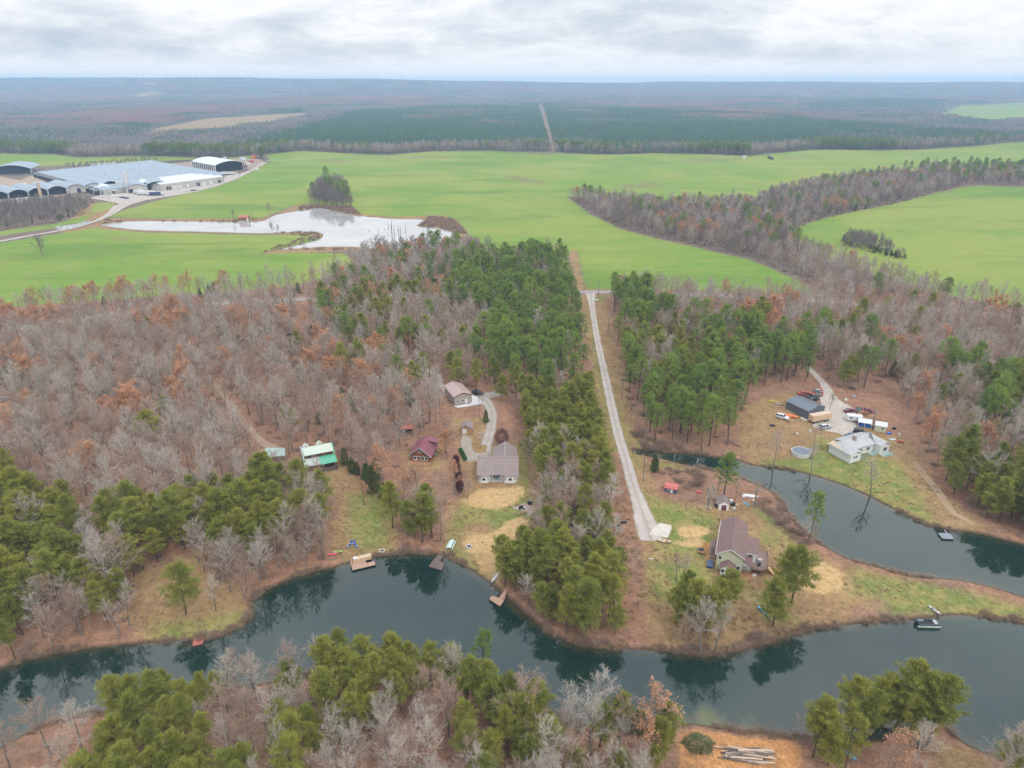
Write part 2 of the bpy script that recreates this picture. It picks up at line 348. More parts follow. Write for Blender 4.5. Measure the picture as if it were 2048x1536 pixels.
    sh = g.math('ADD', shore, g.math('MULTIPLY', edge, .12))
    c = g.mix(g.math('SUBTRACT', 1.0, g.step(sh, .1, 1.5)), c, (.070, .047, .030))
    c = g.mix(g.math('SUBTRACT', 1.0, g.step(shore, -2.0, .05)), c, (.032, .040, .026))
    k = g.n('ShaderNodeCombineXYZ', {0: grain, 1: grain, 2: grain}).outputs[0]
    c = g.mix(g.math('SUBTRACT', .85, g.math('MULTIPLY', mask('field', -.5, 3.0, ff), .68)) if wheat else .85, c, g.mix(1.0, c, k, 'MULTIPLY'))
    h = g.math('ADD', g.math('MULTIPLY', nA, .6), g.math('MULTIPLY', nD, .4))
    nm = g.n('ShaderNodeBump', {'Strength': .55, 'Distance': .25, 'Height': h}).outputs[0]
    return finish(m, g, c, .95, .1, 0, nm)
GROUND = ground_material(); GROUND_F = ground_material('wheat_ground', True)

def water_material(name='water', muddy=False):
    m, g = new_mat(name)
    v = g.n('ShaderNodeNewGeometry').outputs['Position']
    fv = g.n('ShaderNodeVectorMath', {0: v, 1: (1.0, .6, 1.0)}, operation='MULTIPLY').outputs[0]
    h = g.math('ADD', g.math('MULTIPLY', g.noise(fv, 1.3, 2.0), .5), g.math('MULTIPLY', g.noise(fv, .25, 2.0), 1.0))
    nm = g.n('ShaderNodeBump', {'Strength': .02, 'Distance': .2, 'Height': h}).outputs[0]
    n = g.noise(v, .03, 3.0)
    sh = g.math('ADD', g.attr('shore'), g.math('MULTIPLY', g.math('SUBTRACT', g.noise(v, .35, 4.0, .6), .5), 3.2))
    c = g.mix(g.step(n, .35, .65), (.0055, .0180, .0155), (.0075, .0225, .0185))
    c = g.mix(g.math('MULTIPLY', g.step(sh, -2.4, .3), .75), c, (.050, .044, .026))
    # plumes of stirred-up silt off the bare bank
    c = g.mix(g.math('MULTIPLY', g.step(g.math('ADD', g.attr('silt'), g.math('MULTIPLY', g.math('SUBTRACT', g.noise(fv, .35, 3.0, .6, .6), .5), 5.0)), -2.2, 3.5), .8), c, (.125, .125, .035))
    if muddy: c = g.mix(g.step(n, .35, .65), (.27, .265, .26), (.32, .315, .31))  # pale base paints the bright sky reflection into the water colour
    b = g.n('ShaderNodeBsdfPrincipled', {'Base Color': c, 'Roughness': .035, 'IOR': 1.45, 'Specular IOR Level': .70, 'Normal': nm})
    g.n('ShaderNodeOutputMaterial', {'Surface': b.outputs[0]})
    return m
WATER = water_material(); SKY_SHEEN = water_material('muddy_water', True)

# ---------------------------------------------------------------- mesh helpers
def mesh_np(name, V, F, mats=(), mi=None, smooth=False):
    """F: (n,3) or (n,4) int array"""
    V = np.asarray(V, np.float32); F = np.asarray(F, np.int32)
    me = bpy.data.meshes.new(name); k = F.shape[1]
    me.vertices.add(len(V)); me.vertices.foreach_set('co', V.ravel())
    me.loops.add(F.size); me.loops.foreach_set('vertex_index', F.ravel())
    me.polygons.add(len(F)); me.polygons.foreach_set('loop_start', np.arange(0, F.size, k, dtype=np.int32))
    me.polygons.foreach_set('loop_total', np.full(len(F), k, np.int32))
    for m in mats: me.materials.append(m)
    if mi is not None: me.polygons.foreach_set('material_index', np.asarray(mi, np.int32))
    if smooth: me.polygons.foreach_set('use_smooth', np.ones(len(F), bool))
    me.update(calc_edges=True)
    return me
def fattr(me, name, val):
    a = me.attributes.new(name, 'FLOAT', 'POINT'); a.data.foreach_set('value', np.asarray(val, np.float32))
def link(name, me, parent=None, loc=None):
    o = bpy.data.objects.new(name, me); C.objects.link(o)
    if parent is not None: o.parent = parent
    if loc is not None: o.location = loc
    return o
def tag(o, label=None, cat=None, group=None, kind=None):
    if label: o['label'] = label
    if cat: o['category'] = cat
    if group: o['group'] = group
    if kind: o['kind'] = kind
    return o
def root(name, loc, rz, label, cat, group=None):
    o = bpy.data.objects.new(name, None); C.objects.link(o); o.location = loc; o.rotation_euler = (0, 0, rz)
    o.empty_display_size = .5
    return tag(o, label, cat, group)

# ---------------------------------------------------------------- terrain
def graded(start, stop, step, ratio):
    out = []; x = start; s = step
    while x < stop: x += s; s *= ratio; out.append(x)
    return out
xr = graded(155.0, 10500.0, 1.25, 1.038)
xs = np.array([-a for a in reversed(xr)] + list(np.arange(-155.0, 155.01, 1.25)) + xr)
ys = np.array([-2500, -1200, -500, -200, -80, -20, 20, 45] + list(np.arange(60.0, 262.0, 1.25)) + graded(261.25, 13000.0, 1.25, 1.015))
GX, GY = np.meshgrid(xs, ys)
DW = water_d(GX, GY); GZ = ground_z(GX, GY, DW)
def field_max(ps, margin):
    d = np.full(GX.shape, -margin)
    for p in ps: d = np.maximum(d, sdf(p, GX, GY, margin))
    return d
AT = {'field': field_max(FIELDS + FARGREEN, 20.0), 'lawn': field_max(LAWNS, 12.0), 'straw': field_max(STRAWS, 8.0), 'dirt': field_max(DIRTS, 8.0),
      'dry': field_max(DRYS, 15.0), 'tan': field_max(TANFIELD + [CUT], 30.0), 'shore': np.clip(DW, -20, 20)}
AT['thin'] = field_max(BAREPATCH, 20.0)
AT['upland'] = sst(GY, 415, 470)
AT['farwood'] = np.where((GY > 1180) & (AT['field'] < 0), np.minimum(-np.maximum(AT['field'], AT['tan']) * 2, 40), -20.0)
nx, ny = len(xs), len(ys)
idx = np.arange(nx * ny).reshape(ny, nx)
FQ = np.stack([idx[:-1, :-1], idx[:-1, 1:], idx[1:, 1:], idx[1:, :-1]], -1).reshape(-1, 4)
fc = AT['field'].reshape(-1)[FQ].mean(1); fy = GY.reshape(-1)[FQ].mean(1); fx = GX.reshape(-1)[FQ].mean(1)
fl = np.maximum(AT['lawn'], AT['straw']).reshape(-1)[FQ].mean(1)
fw = DW.reshape(-1)[FQ].mean(1)
cls = np.zeros(len(FQ), int)
cls[(fl > 0) & (fw > .5)] = 1
cls[(fc > -9)] = 2
cls[(fc > -9) & (fx > 330) & (fy < 1000)] = 3
cls[(cls == 0) & (fy > 4800)] = 4
GV = np.stack([GX.ravel(), GY.ravel(), GZ.ravel()], 1)
for k, nm in enumerate(('woodland_ground', 'lawn', 'wheat_field', 'hillside_field', 'horizon_hills')):
    f = FQ[cls == k]
    u, inv = np.unique(f, return_inverse=True)
    me = mesh_np(nm, GV[u], inv.reshape(-1, 4), [GROUND_F if k in (2, 3) else GROUND], smooth=True)
    for a, d in AT.items(): fattr(me, a, d.ravel()[u])
    tag(link(nm, me), kind='structure')

SILT = [poly(p, 0) for p in ([(1320,1458),(1330,1430),(1360,1418),(1378,1448)], [(1395,1448),(1400,1412),(1425,1425),(1440,1455)], [(1495,1462),(1500,1440),(1520,1465)])]
def water_body(name, pl, cell, wm=WATER):
    pts = [Vector(p) for p in pl]
    n = len(pts)
    xs_ = np.arange(pl[:, 0].min(), pl[:, 0].max(), cell); ys_ = np.arange(pl[:, 1].min(), pl[:, 1].max(), cell)
    X, Y = np.meshgrid(xs_, ys_); X, Y = X.ravel(), Y.ravel()
    s = sdf(pl, X, Y); X, Y = X[s > cell * .4], Y[s > cell * .4]
    # the sheet reaches a little under the bank
    c = np.array(pl); t = np.roll(c, -1, 0) - np.roll(c, 1, 0); nr = np.stack([t[:, 1], -t[:, 0]], 1); nr /= np.linalg.norm(nr, axis=1)[:, None] + 1e-9
    area = .5 * np.sum(c[:, 0] * np.roll(c[:, 1], -1) - np.roll(c[:, 0], -1) * c[:, 1])
    if area < 0: nr = -nr
    outp = c + nr * .35
    allp = [Vector(p) for p in outp] + [Vector((a, b)) for a, b in zip(X, Y)]
    v, e, f, *_ = delaunay_2d_cdt(allp, [(i, (i + 1) % n) for i in range(n)], [list(range(n))], 1, 1e-4)
    V = np.array([(p.x, p.y, 0.0) for p in v])
    me = mesh_np(name, V, np.array([t for t in f if len(t) == 3]), [wm])
    fattr(me, 'shore', np.clip(-sdf(pl, V[:, 0], V[:, 1], 20), -20, 20))
    sl = np.full(len(V), -8.0)
    for p in SILT: sl = np.maximum(sl, sdf(p, V[:, 0], V[:, 1], 8))
    fattr(me, 'silt', sl)
    return tag(link(name, me), kind='structure')
water_body('lake_water', LAKE, 2.5); water_body('pond_water', POND, 3.0); water_body('farm_pond_water', FARPOND, 14.0, SKY_SHEEN); water_body('ditch_water', DITCH, 10.0, SKY_SHEEN)

# ---------------------------------------------------------------- roads, drives, hard standings
def gravel(name, c1, c2, grassy=True, scale=1.0):
    m, g = new_mat(name)
    v = g.n('ShaderNodeNewGeometry').outputs['Position']
    a = g.noise(v, 3.2 * scale, 4.0, .7); b = g.noise(v, .35, 4.0, .6, .3); d = g.noise(v, 9.0, 2.0, .6)
    c = g.mix(g.step(b, .3, .7), c1, c2)
    k = g.math('ADD', 1.0, g.math('ADD', g.math('MULTIPLY', g.math('SUBTRACT', a, .5), .7), g.math('MULTIPLY', g.math('SUBTRACT', d, .5), .5)))
    c = g.mix(1.0, c, g.n('ShaderNodeCombineXYZ', {0: k, 1: k, 2: k}).outputs[0], 'MULTIPLY')
    if grassy:
        u = g.attr('across')           # -1..1 across a drive
        w = g.math('ABSOLUTE', g.math('ADD', u, g.math('MULTIPLY', g.math('SUBTRACT', b, .5), .5)))
        crown = g.math('SUBTRACT', 1.0, g.step(w, .05, .30))
        verge = g.step(g.math('ADD', w, g.math('MULTIPLY', g.math('SUBTRACT', a, .5), .9)), .78, 1.02)
        c = g.mix(g.math('MULTIPLY', crown, .42), c, (.20, .165, .115))
        c = g.mix(g.math('MULTIPLY', verge, .85), c, (.19, .135, .075))
    nm = g.n('ShaderNodeBump', {'Strength': .5, 'Distance': .05, 'Height': a}).outputs[0]
    return finish(m, g, c, .92, .15, 0, nm)
M_GRAVEL = gravel('gravel', (.31, .275, .255), (.37, .335, .315))
M_DRIVE = gravel('drive_gravel', (.255, .225, .205), (.315, .285, .265))
M_ASPH = gravel('worn_asphalt', (.21, .20, .205), (.27, .255, .25), True)
M_YARD = gravel('yard_gravel', (.30, .265, .235), (.36, .325, .29), False, .6)
M_CONC = gravel('concrete', (.46, .43, .39), (.38, .35, .31), False, .5)
M_CONCW = gravel('new_concrete', (.50, .50, .51), (.44, .44, .46), False, .5)
def road(name, pts, material, lift=.05, step=2.0, world=False):
    """strip along pixels (px, py, width in metres) laid on the ground"""
    q = [(*(P0(x, y, 1.4)), w) for x, y, w in pts] if not world else pts
    sp_ = spline(q, step); c = sp_[:, :2]; w = sp_[:, 2]
    t = np.gradient(c, axis=0); t /= np.linalg.norm(t, axis=1)[:, None]; nr = np.stack([-t[:, 1], t[:, 0]], 1)
    rg = np.random.default_rng(len(name)); K = 6
    cols = []; us = []
    for j in range(K + 1):
        s = j / K * 2 - 1
        wob = rg.normal(0, .10, len(c)) if j in (0, K) and 'asphalt' not in material.name else 0
        p = c + nr * (s * w / 2 + wob)[:, None]; cols.append(p); us.append(np.full(len(c), s))
    Pn = np.stack(cols, 1); U = np.stack(us, 1)
    z = ground_z(Pn[..., 0], Pn[..., 1]) + lift
    V = np.concatenate([Pn, z[..., None]], -1).reshape(-1, 3); n = len(c)
    ii = np.arange(n * (K + 1)).reshape(n, K + 1)
    Fq = np.stack([ii[:-1, :-1], ii[:-1, 1:], ii[1:, 1:], ii[1:, :-1]], -1).reshape(-1, 4)
    me = mesh_np(name, V, Fq, [material], smooth=True); fattr(me, 'across', U.ravel())
    if name in ROADS: pass
    ROADS.append((name, c, w))
    return tag(link(name, me), kind='structure')
ROADS = []
def sheet(name, pts, material, lift=.05, cell=3.0, rough=.35, kind='structure', z=1.4):
    pl = poly(pts, z); q = []
    rg = np.random.default_rng(len(pts) + int(abs(pl[0, 0])))
    for i in range(len(pl)):
        a, b = pl[i], pl[(i + 1) % len(pl)]; n = max(1, int(np.linalg.norm(b - a) / (cell * .5)))
        for k in range(n):
            q.append(a + (b - a) * k / n + rg.normal(0, rough, 2) * (rough > 0))
    q = np.array(q); n = len(q)
    X, Y = np.meshgrid(np.arange(q[:, 0].min(), q[:, 0].max(), cell), np.arange(q[:, 1].min(), q[:, 1].max(), cell)); X, Y = X.ravel(), Y.ravel()
    s = sdf(q, X, Y, 30); X, Y = X[s > cell * .5], Y[s > cell * .5]
    v, e, f, *_ = delaunay_2d_cdt([Vector(p) for p in q] + [Vector((a, b)) for a, b in zip(X, Y)], [(i, (i + 1) % n) for i in range(n)], [list(range(n))], 1, 1e-4)
    xy = np.array([(p.x, p.y) for p in v]); zc = ground_z(xy[:, 0], xy[:, 1]) + lift
    me = mesh_np(name, np.column_stack([xy, zc]), np.array([t for t in f if len(t) == 3]), [material], smooth=True)
    CLEAR.append(q)
    return tag(link(name, me), kind=kind)

road('highway', [(-500,735,7),(-150,680,7),(40,656,7),(200,631,7),(390,611,7),(595,600,7),(800,591,7),(1000,586.5,7),(1160,585,7),(1215,585,7),(1400,590,7),(1560,598,7),(1700,608,7),(1900,622,7),(2048,636,7),(2500,690,7)], M_ASPH, .07, 4.0)
road('gravel_drive', [(1180,585,7),(1182,595,5.2),(1185,620,3.4),(1195,680,3.3),(1212,760,3.5),(1232,850,3.7),(1250,910,3.8),(1266,970,4.0),(1280,1010,5.0),(1291,1045,6.6),(1300,1072,7.2),(1303,1082,6.0)], M_GRAVEL, .06, 1.5)
road('house_drive', [(905,792,3.2),(880,768,3),(870,748,3),(800,720,3),(760,690,3)], M_DRIVE, .055)
road('garage_drive', [(1000,787,5.0),(965,796,6.0),(976,808,4.4),(984,830,3.8),(982,856,3.8),(976,880,4.0),(970,898,4.5),(968,914,5)], M_DRIVE, .05)
sheet('parking_court', [(927,868),(944,880),(943,897),(955,908),(968,909),(977,900),(984,905),(982,925),(956,925),(935,924),(921,905),(922,882)], M_DRIVE, .058, 2.0, .12)
sheet('gravel_yard', [(1645,772),(1656,775),(1675,800),(1700,812),(1716,822),(1706,836),(1708,848),(1724,862),(1735,872),(1720,880),(1694,878),(1680,866),(1660,863),(1640,860),(1625,850),(1622,838),(1650,835),(1645,815),(1640,805),(1647,790)], M_YARD, .055, 2.5)
road('homestead_track', [(1615,735,2.6),(1632,752,2.8),(1646,768,3.2),(1658,790,4.5),(1672,815,6)], M_YARD, .05)
road('yard_path', [(1830,925,2.2),(1850,950,2.5),(1880,985,2.6),(1905,1020,2.4),(1950,1045,2.0)], gravel('worn_earth', (.26, .185, .115), (.30, .215, .135)), .03)
sheet('concrete_pad', [(1306,1058),(1319,1046),(1343,1051),(1342,1063),(1335,1076),(1298,1070)], M_CONC, .09, 3.0, .03)
sheet('garage_apron', [(908,813),(940,808),(943,790),(956,796),(968,808),(915,817)], M_CONCW, .075, 2.0, .04)
road('farm_road', [(-500,560,6),(-150,510,6),(0,483,6),(100,465,6),(160,451,6),(205,436,7),(228,424,10),(245,412,15),(290,400,10),(340,391,10),(400,377,10),(450,363,10),(480,351,10),(505,340,8),(520,330,8),(530,323,7)], M_GRAVEL, .25, 8.0)
road('field_track', [(530,320.5,5),(640,318,4),(760,317,4),(860,318,4)], M_GRAVEL, .2, 10.0)
road('wood_track', [(432,770,2.2),(455,805,2.3),(485,842,2.5),(520,880,3.0),(548,897,4.5)], gravel('track_earth', (.235, .165, .125), (.285, .20, .15)), .03)
sheet('factory_yard', [(178,396),(200,390),(240,385),(290,377),(340,372),(420,362),(470,346),(480,349),(450,362),(400,376),(340,390),(285,400),(246,413),(232,407),(215,402)], M_YARD, .3, 14.0, .5)
sheet('earth_yard', [(40,360),(62,350),(110,372),(135,390),(100,396),(0,402),(-90,410),(-90,380),(0,352)], gravel('earth_yard', (.25, .20, .15), (.31, .245, .19), False), .2, 14.0, .5)
sheet('scrap_yard', [(300,330),(390,323),(470,318),(520,318),(528,322),(500,338),(470,347),(430,355),(395,345),(350,338)], gravel('scrap_earth', (.20, .155, .125), (.27, .215, .17), False), .2, 14.0, .5)

# ---------------------------------------------------------------- tree prototypes
def bark(name, c1, c2, dry=0.0):
    m, g = new_mat(name)
    oi = g.n('ShaderNodeObjectInfo')
    v = g.n('ShaderNodeNewGeometry').outputs['Position']
    f = g.math('ADD', g.math('MULTIPLY', oi.outputs['Random'], .75), g.math('MULTIPLY', g.noise(v, .25, 2.0), .35), clamp=True)
    return finish(m, g, g.mix(f, c1, c2), .9, .1)
def leafy(name, c1, c2, c3, trans=.25, sc=.55):
    m, g = new_mat(name)
    oi = g.n('ShaderNodeObjectInfo')
    v = g.n('ShaderNodeNewGeometry').outputs['Position']
    n = g.noise(v, sc, 3.0, .65)
    c = g.mix(g.step(n, .3, .7), c1, c2)
    c = g.mix(g.math('MULTIPLY', oi.outputs['Random'], .75), c, c3)
    return finish(m, g, c, .85, .12, trans=trans)
M_TRUNK = bark('bark_grey', (.11, .09, .075), (.24, .205, .175))
M_TWIG = bark('twigs_pale', (.300, .260, .224), (.430, .382, .332))
M_TWIGB = bark('twigs_brown', (.265, .185, .142), (.355, .262, .208))
M_PTRUNK = bark('pine_bark', (.070, .050, .040), (.115, .085, .065))
M_VPINE = leafy('needles_olive', (.280, .285, .054), (.370, .370, .086), (.190, .225, .056), .42)
M_LPINE = leafy('needles_green', (.200, .275, .058), (.290, .370, .085), (.145, .225, .060), .42)
M_CEDAR = leafy('cedar_sprays', (.060, .100, .030), (.105, .150, .040), (.090, .105, .036), .25)
M_RUSSET = leafy('russet_leaves', (.50, .245, .125), (.57, .31, .16), (.43, .245, .155), .3)
M_MAROON = bark('maroon_twigs', (.105, .040, .045), (.125, .055, .055))
M_BRUSH = bark('brush_stems', (.20, .135, .100), (.29, .21, .165))
M_REED = bark('reed_stems', (.30, .20, .11), (.36, .255, .15))

class TB:
    """collects tubes and slivers as triangles"""
    def __init__(s): s.V = []; s.F = []; s.M = []; s.n = 0
    def add(s, V, F, m): s.V.append(np.asarray(V, float)); s.F.append(np.asarray(F, int) + s.n); s.M.append(np.full(len(F), m)); s.n += len(V)
    def tube(s, pts, rad, m, k=4):
        pts = np.asarray(pts, float); n = len(pts)
        d = np.gradient(pts, axis=0); d /= np.linalg.norm(d, axis=1)[:, None] + 1e-9
        ref = np.array([.31, .2, 1.0]) if abs(d[:, 2]).mean() < .9 else np.array([1.0, .1, 0])
        a = np.cross(d, ref); a /= np.linalg.norm(a, axis=1)[:, None] + 1e-9; b = np.cross(d, a)
        th = np.arange(k) / k * 2 * math.pi
        ring = pts[:, None] + (a[:, None] * np.cos(th)[None, :, None] + b[:, None] * np.sin(th)[None, :, None]) * np.asarray(rad)[:, None, None]
        i = np.arange(n * k).reshape(n, k); j = np.roll(i, -1, 1)
        F = np.concatenate([np.stack([i[:-1], j[:-1], j[1:]], -1).reshape(-1, 3), np.stack([i[:-1], j[1:], i[1:]], -1).reshape(-1, 3)])
        s.add(ring.reshape(-1, 3), F, m)
    def slivers(s, base, tip, w, m, rg):
        """one tapered triangle per twig or needle bundle"""
        base = np.asarray(base); tip = np.asarray(tip); n = len(base)
        d = tip - base; r = rg.normal(size=(n, 3)); a = np.cross(d, r); a /= np.linalg.norm(a, axis=1)[:, None] + 1e-9
        w = np.broadcast_to(np.asarray(w, float), (n,))[:, None]
        V = np.stack([base - a * w / 2, base + a * w / 2, tip], 1).reshape(-1, 3)
        s.add(V, np.arange(3 * n).reshape(n, 3), m)
    def arrays(s): return np.concatenate(s.V), np.concatenate(s.F), np.concatenate(s.M)

def unit(v): return v / (np.linalg.norm(v, axis=-1, keepdims=True) + 1e-9)
def limb(p, d, L, rg, up=.25, n=4, wig=.10):
    pts = [np.array(p, float)]; d = np.array(d, float)
    for i in range(n):
        d = d + rg.normal(0, wig, 3) + np.array([0, 0, up / n]); d /= np.linalg.norm(d)
        pts.append(pts[-1] + d * L / n)
    return np.array(pts)
def along(pts, t):
    t = np.clip(t, 0, .999) * (len(pts) - 1); i = int(t); f = t - i
    return pts[i] * (1 - f) + pts[i + 1] * f, unit(pts[i + 1] - pts[i])

def bare_tree(seed, h=17.0, spread=4.6, first=.28, twig=.055, nl=18, nb=9, nt=8, leaves=0, lift=.80, fork=False):
    """trunk: bole and main limbs (0); crown: branches and twigs (1), leaves (2)"""
    rg = np.random.default_rng(seed); T = TB()
    tr = limb((0, 0, -.3), (rg.normal(0, .05), rg.normal(0, .05), 1), h * .9, rg, .5, 7, .055)
    r0 = h * .0135
    T.tube(tr, r0 * np.linspace(1.15, .16, 8) , 0, 6)
    bases, tips, ws = [], [], []
    lb, lt = [], []
    for i in range(nl):
        t = first + (1 - first) * ((i + .5) / nl) ** .85
        p, d0 = along(tr, t)
        az = i * 2.399 + rg.normal(0, .4)
        el = lift * (.45 + .75 * t) + rg.normal(0, .12)
        d = np.array([math.cos(az) * math.cos(el), math.sin(az) * math.cos(el), math.sin(el)])
        L = spread * (1.32 - .75 * (t - first) / (1 - first)) * rg.uniform(.75, 1.12)
        lm = limb(p, d, L, rg, .35, 4, .13)
        T.tube(lm, r0 * .40 * (1.15 - .7 * t) * np.linspace(1, .26, 5), 1, 4)
        for j in range(nb):
            tt = .22 + .78 * (j + rg.uniform(0, 1)) / nb
            q, dq = along(lm, tt)
            dd = unit(dq + rg.normal(0, .62, 3) + np.array([0, 0, .18]))
            Lb = L * (.46 - .22 * tt) * rg.uniform(.7, 1.25)
            br = limb(q, dd, Lb, rg, .25, 2, .18)
            T.tube(br, np.array([.034, .024, .010]) * (h / 17), 1, 3)
            for k in range(nt):
                u = .12 + .88 * (k + rg.uniform(0, 1)) / nt
                s_, ds = along(br, u)
                dt = unit(ds + rg.normal(0, .7, 3) + np.array([0, 0, .15])); Lt = Lb * rg.uniform(.35, .75)
                e = s_ + dt * Lt
                bases.append(s_); tips.append(e); ws.append(twig)
                for _ in range(2):
                    f = rg.uniform(.3, .8); b2 = s_ + dt * Lt * f
                    e2 = b2 + unit(dt + rg.normal(0, .6, 3)) * Lt * rg.uniform(.35, .7)
                    bases.append(b2); tips.append(e2); ws.append(twig * .7)
                    lb.append(e2)
                lb.append(e)
    T.slivers(bases, tips, np.array(ws), 1, rg)
    if leaves:
        lb = np.array(lb); sel = lb[rg.random(len(lb)) < leaves]
        sel = np.repeat(sel, 2, 0) + rg.normal(0, .22, (len(sel) * 2, 3))
        T.slivers(sel, sel + rg.normal(0, .30, sel.shape), .34, 2, rg)
    return T.arrays()

def v_pine(seed, h=15.0, spread=3.5, first=.42, nbr=50, nsp=18, droop=.25, nee=7, nl=.78, w=.105):
    """short-needled pine: tiers of flat feathery sprays on a dark bare bole"""
    rg = np.random.default_rng(seed); T = TB()
    tr = limb((0, 0, -.3), (rg.normal(0, .04), rg.normal(0, .04), 1), h * .97, rg, .6, 7, .04)
    r0 = h * .0125
    T.tube(tr, r0 * np.linspace(1.2, .12, 8), 0, 6)
    for i in range(5):            # dead lower stubs
        p, _ = along(tr, rg.uniform(.18, first)); az = rg.uniform(0, 6.28)
        T.tube(limb(p, (math.cos(az), math.sin(az), .0), rg.uniform(.6, 1.7), rg, -.1, 2), (.035, .025, .01), 0, 3)
    B, E = [], []
    for i in range(nbr):
        f = (i + rg.uniform(0, 1)) / nbr
        t = first + (1 - first) * f
        p, _ = along(tr, min(t, .995)); az = i * 2.399 + rg.normal(0, .5)
        prof = math.sin(math.pi * (.24 + .74 * f)) ** .65
        L = spread * max(prof, .14) * rg.uniform(.65, 1.2)
        el = .05 + 1.0 * f ** 1.6 - droop * (1 - f) + rg.normal(0, .12)
        d = np.array([math.cos(az) * math.cos(el), math.sin(az) * math.cos(el), math.sin(el)])
        br = limb(p, d, L, rg, .15, 3, .09)
        T.tube(br, np.array([.05, .035, .022, .008]) * (.5 + .5 * (1 - f)), 0, 3)
        side = unit(np.cross(d, (0, 0, 1.0)))
        for j in range(nsp):
            u = .25 + .75 * (j + rg.uniform(0, 1)) / nsp
            q, dq = along(br, u)
            off = side * rg.normal(0, 1) * L * .19 * (1.3 - u) + np.array([0, 0, rg.normal(0, .07)])
            c = q + off
            dd = unit(dq * .9 + unit(off) * .6 + np.array([0, 0, .42]))
            nd = unit(dd + rg.normal(0, .55, (nee, 3)))
            B.append(c + rg.normal(0, .14, (nee, 3))); E.append(B[-1] + nd * nl * rg.uniform(.7, 1.25, (nee, 1)))
    B = np.concatenate(B); E = np.concatenate(E)
    T.slivers(B, E, w * rg.uniform(.7, 1.5, len(B)), 1, rg)
    return T.arrays()

def l_pine(seed, h=20.0, spread=3.6, first=.5, ncl=74, nee=84, rc=.80, w=.105):
    """long-needled pine: rounded crown of needle puffs"""
    rg = np.random.default_rng(seed); T = TB()
    tr = limb((0, 0, -.3), (rg.normal(0, .03), rg.normal(0, .03), 1), h * .95, rg, .6, 7, .03)
    r0 = h * .0125
    T.tube(tr, r0 * np.linspace(1.2, .18, 8), 0, 6)
    B, E = [], []
    for i in range(ncl):
        f = (i + rg.uniform(0, 1)) / ncl
        p, _ = along(tr, first + (.99 - first) * f); az = i * 2.399 + rg.normal(0, .5)
        prof = math.sin(min(1, (.18 + .92 * (1 - f))) * math.pi * .62) ** .8
        L = spread * prof * math.sqrt(rg.uniform(.12, 1.0))
        el = -.1 + .9 * f + rg.normal(0, .15)
        d = np.array([math.cos(az) * math.cos(el), math.sin(az) * math.cos(el), math.sin(el)])
        br = limb(p, d, L, rg, .3, 3, .1); T.tube(br, (.06, .045, .03, .015), 0, 3)
        c = br[-1]; r = rc * rg.uniform(.7, 1.25)
        n = unit(rg.normal(size=(nee, 3)) + np.array([0, 0, .35]))
        bb = c + n * r * np.array([1, 1, .62]) * rg.uniform(.35, .9, (nee, 1))
        dd = unit(n + rg.normal(0, .5, (nee, 3)) + np.array([0, 0, .25]))
        B.append(bb); E.append(bb + dd * rg.uniform(.3, .55, (nee, 1)))
    B = np.concatenate(B); E = np.concatenate(E)
    T.slivers(B, E, w * rg.uniform(.8, 1.6, len(B)), 1, rg)
    return T.arrays()

def cone_ever(seed, h=7.0, spread=1.7, n=2300, w=.13, taper=.62):
    """cedar or young evergreen, foliage to the ground"""
    rg = np.random.default_rng(seed); T = TB()
    T.tube(limb((0, 0, -.2), (0, 0, 1), h * .96, rg, .6, 4, .03), h * .014 * np.linspace(1.2, .1, 5), 0, 5)
    f = rg.uniform(0, 1, n) ** 1.25
    az = rg.uniform(0, 6.283, n); lob = 1 + .28 * np.sin(az * 3 + f * 9) + .18 * np.sin(az * 5 - f * 17) + rg.normal(0, .16, n)
    r = spread * (1 - f) ** taper * np.minimum(1, .45 + f * 6) * lob * np.sqrt(rg.uniform(.35, 1, n))
    b = np.stack([np.cos(az) * r, np.sin(az) * r, .25 + f * (h - .3)], 1)
    d = unit(np.stack([np.cos(az), np.sin(az), np.full(n, .7)], 1) + rg.normal(0, .45, (n, 3)))
    T.slivers(b, b + d * rg.uniform(.3, .6, (n, 1)), w * rg.uniform(.7, 1.5, n), 1, rg)
    return T.arrays()

def brush(seed, h=2.0, r=1.5, n=150, w=.05):
    """leafless thicket: many thin stems from the ground"""
    rg = np.random.default_rng(seed); T = TB()
    a = rg.uniform(0, 6.283, n); q = r * .6 * np.sqrt(rg.uniform(0, 1, n))
    b = np.stack([np.cos(a) * q, np.sin(a) * q, np.full(n, -.1)], 1)
    d = unit(np.stack([np.cos(a) * .5, np.sin(a) * .5, np.full(n, 1.0)], 1) + rg.normal(0, .35, (n, 3)))
    L = h * rg.uniform(.5, 1.1, (n, 1)); e = b + d * L
    T.slivers(b, e, w, 0, rg)
    for _ in range(2):
        f = rg.uniform(.35, .9, (n, 1)); s_ = b + d * L * f
        T.slivers(s_, s_ + unit(d + rg.normal(0, .6, (n, 3))) * L * .42, w * .7, 0, rg)
    return T.arrays()

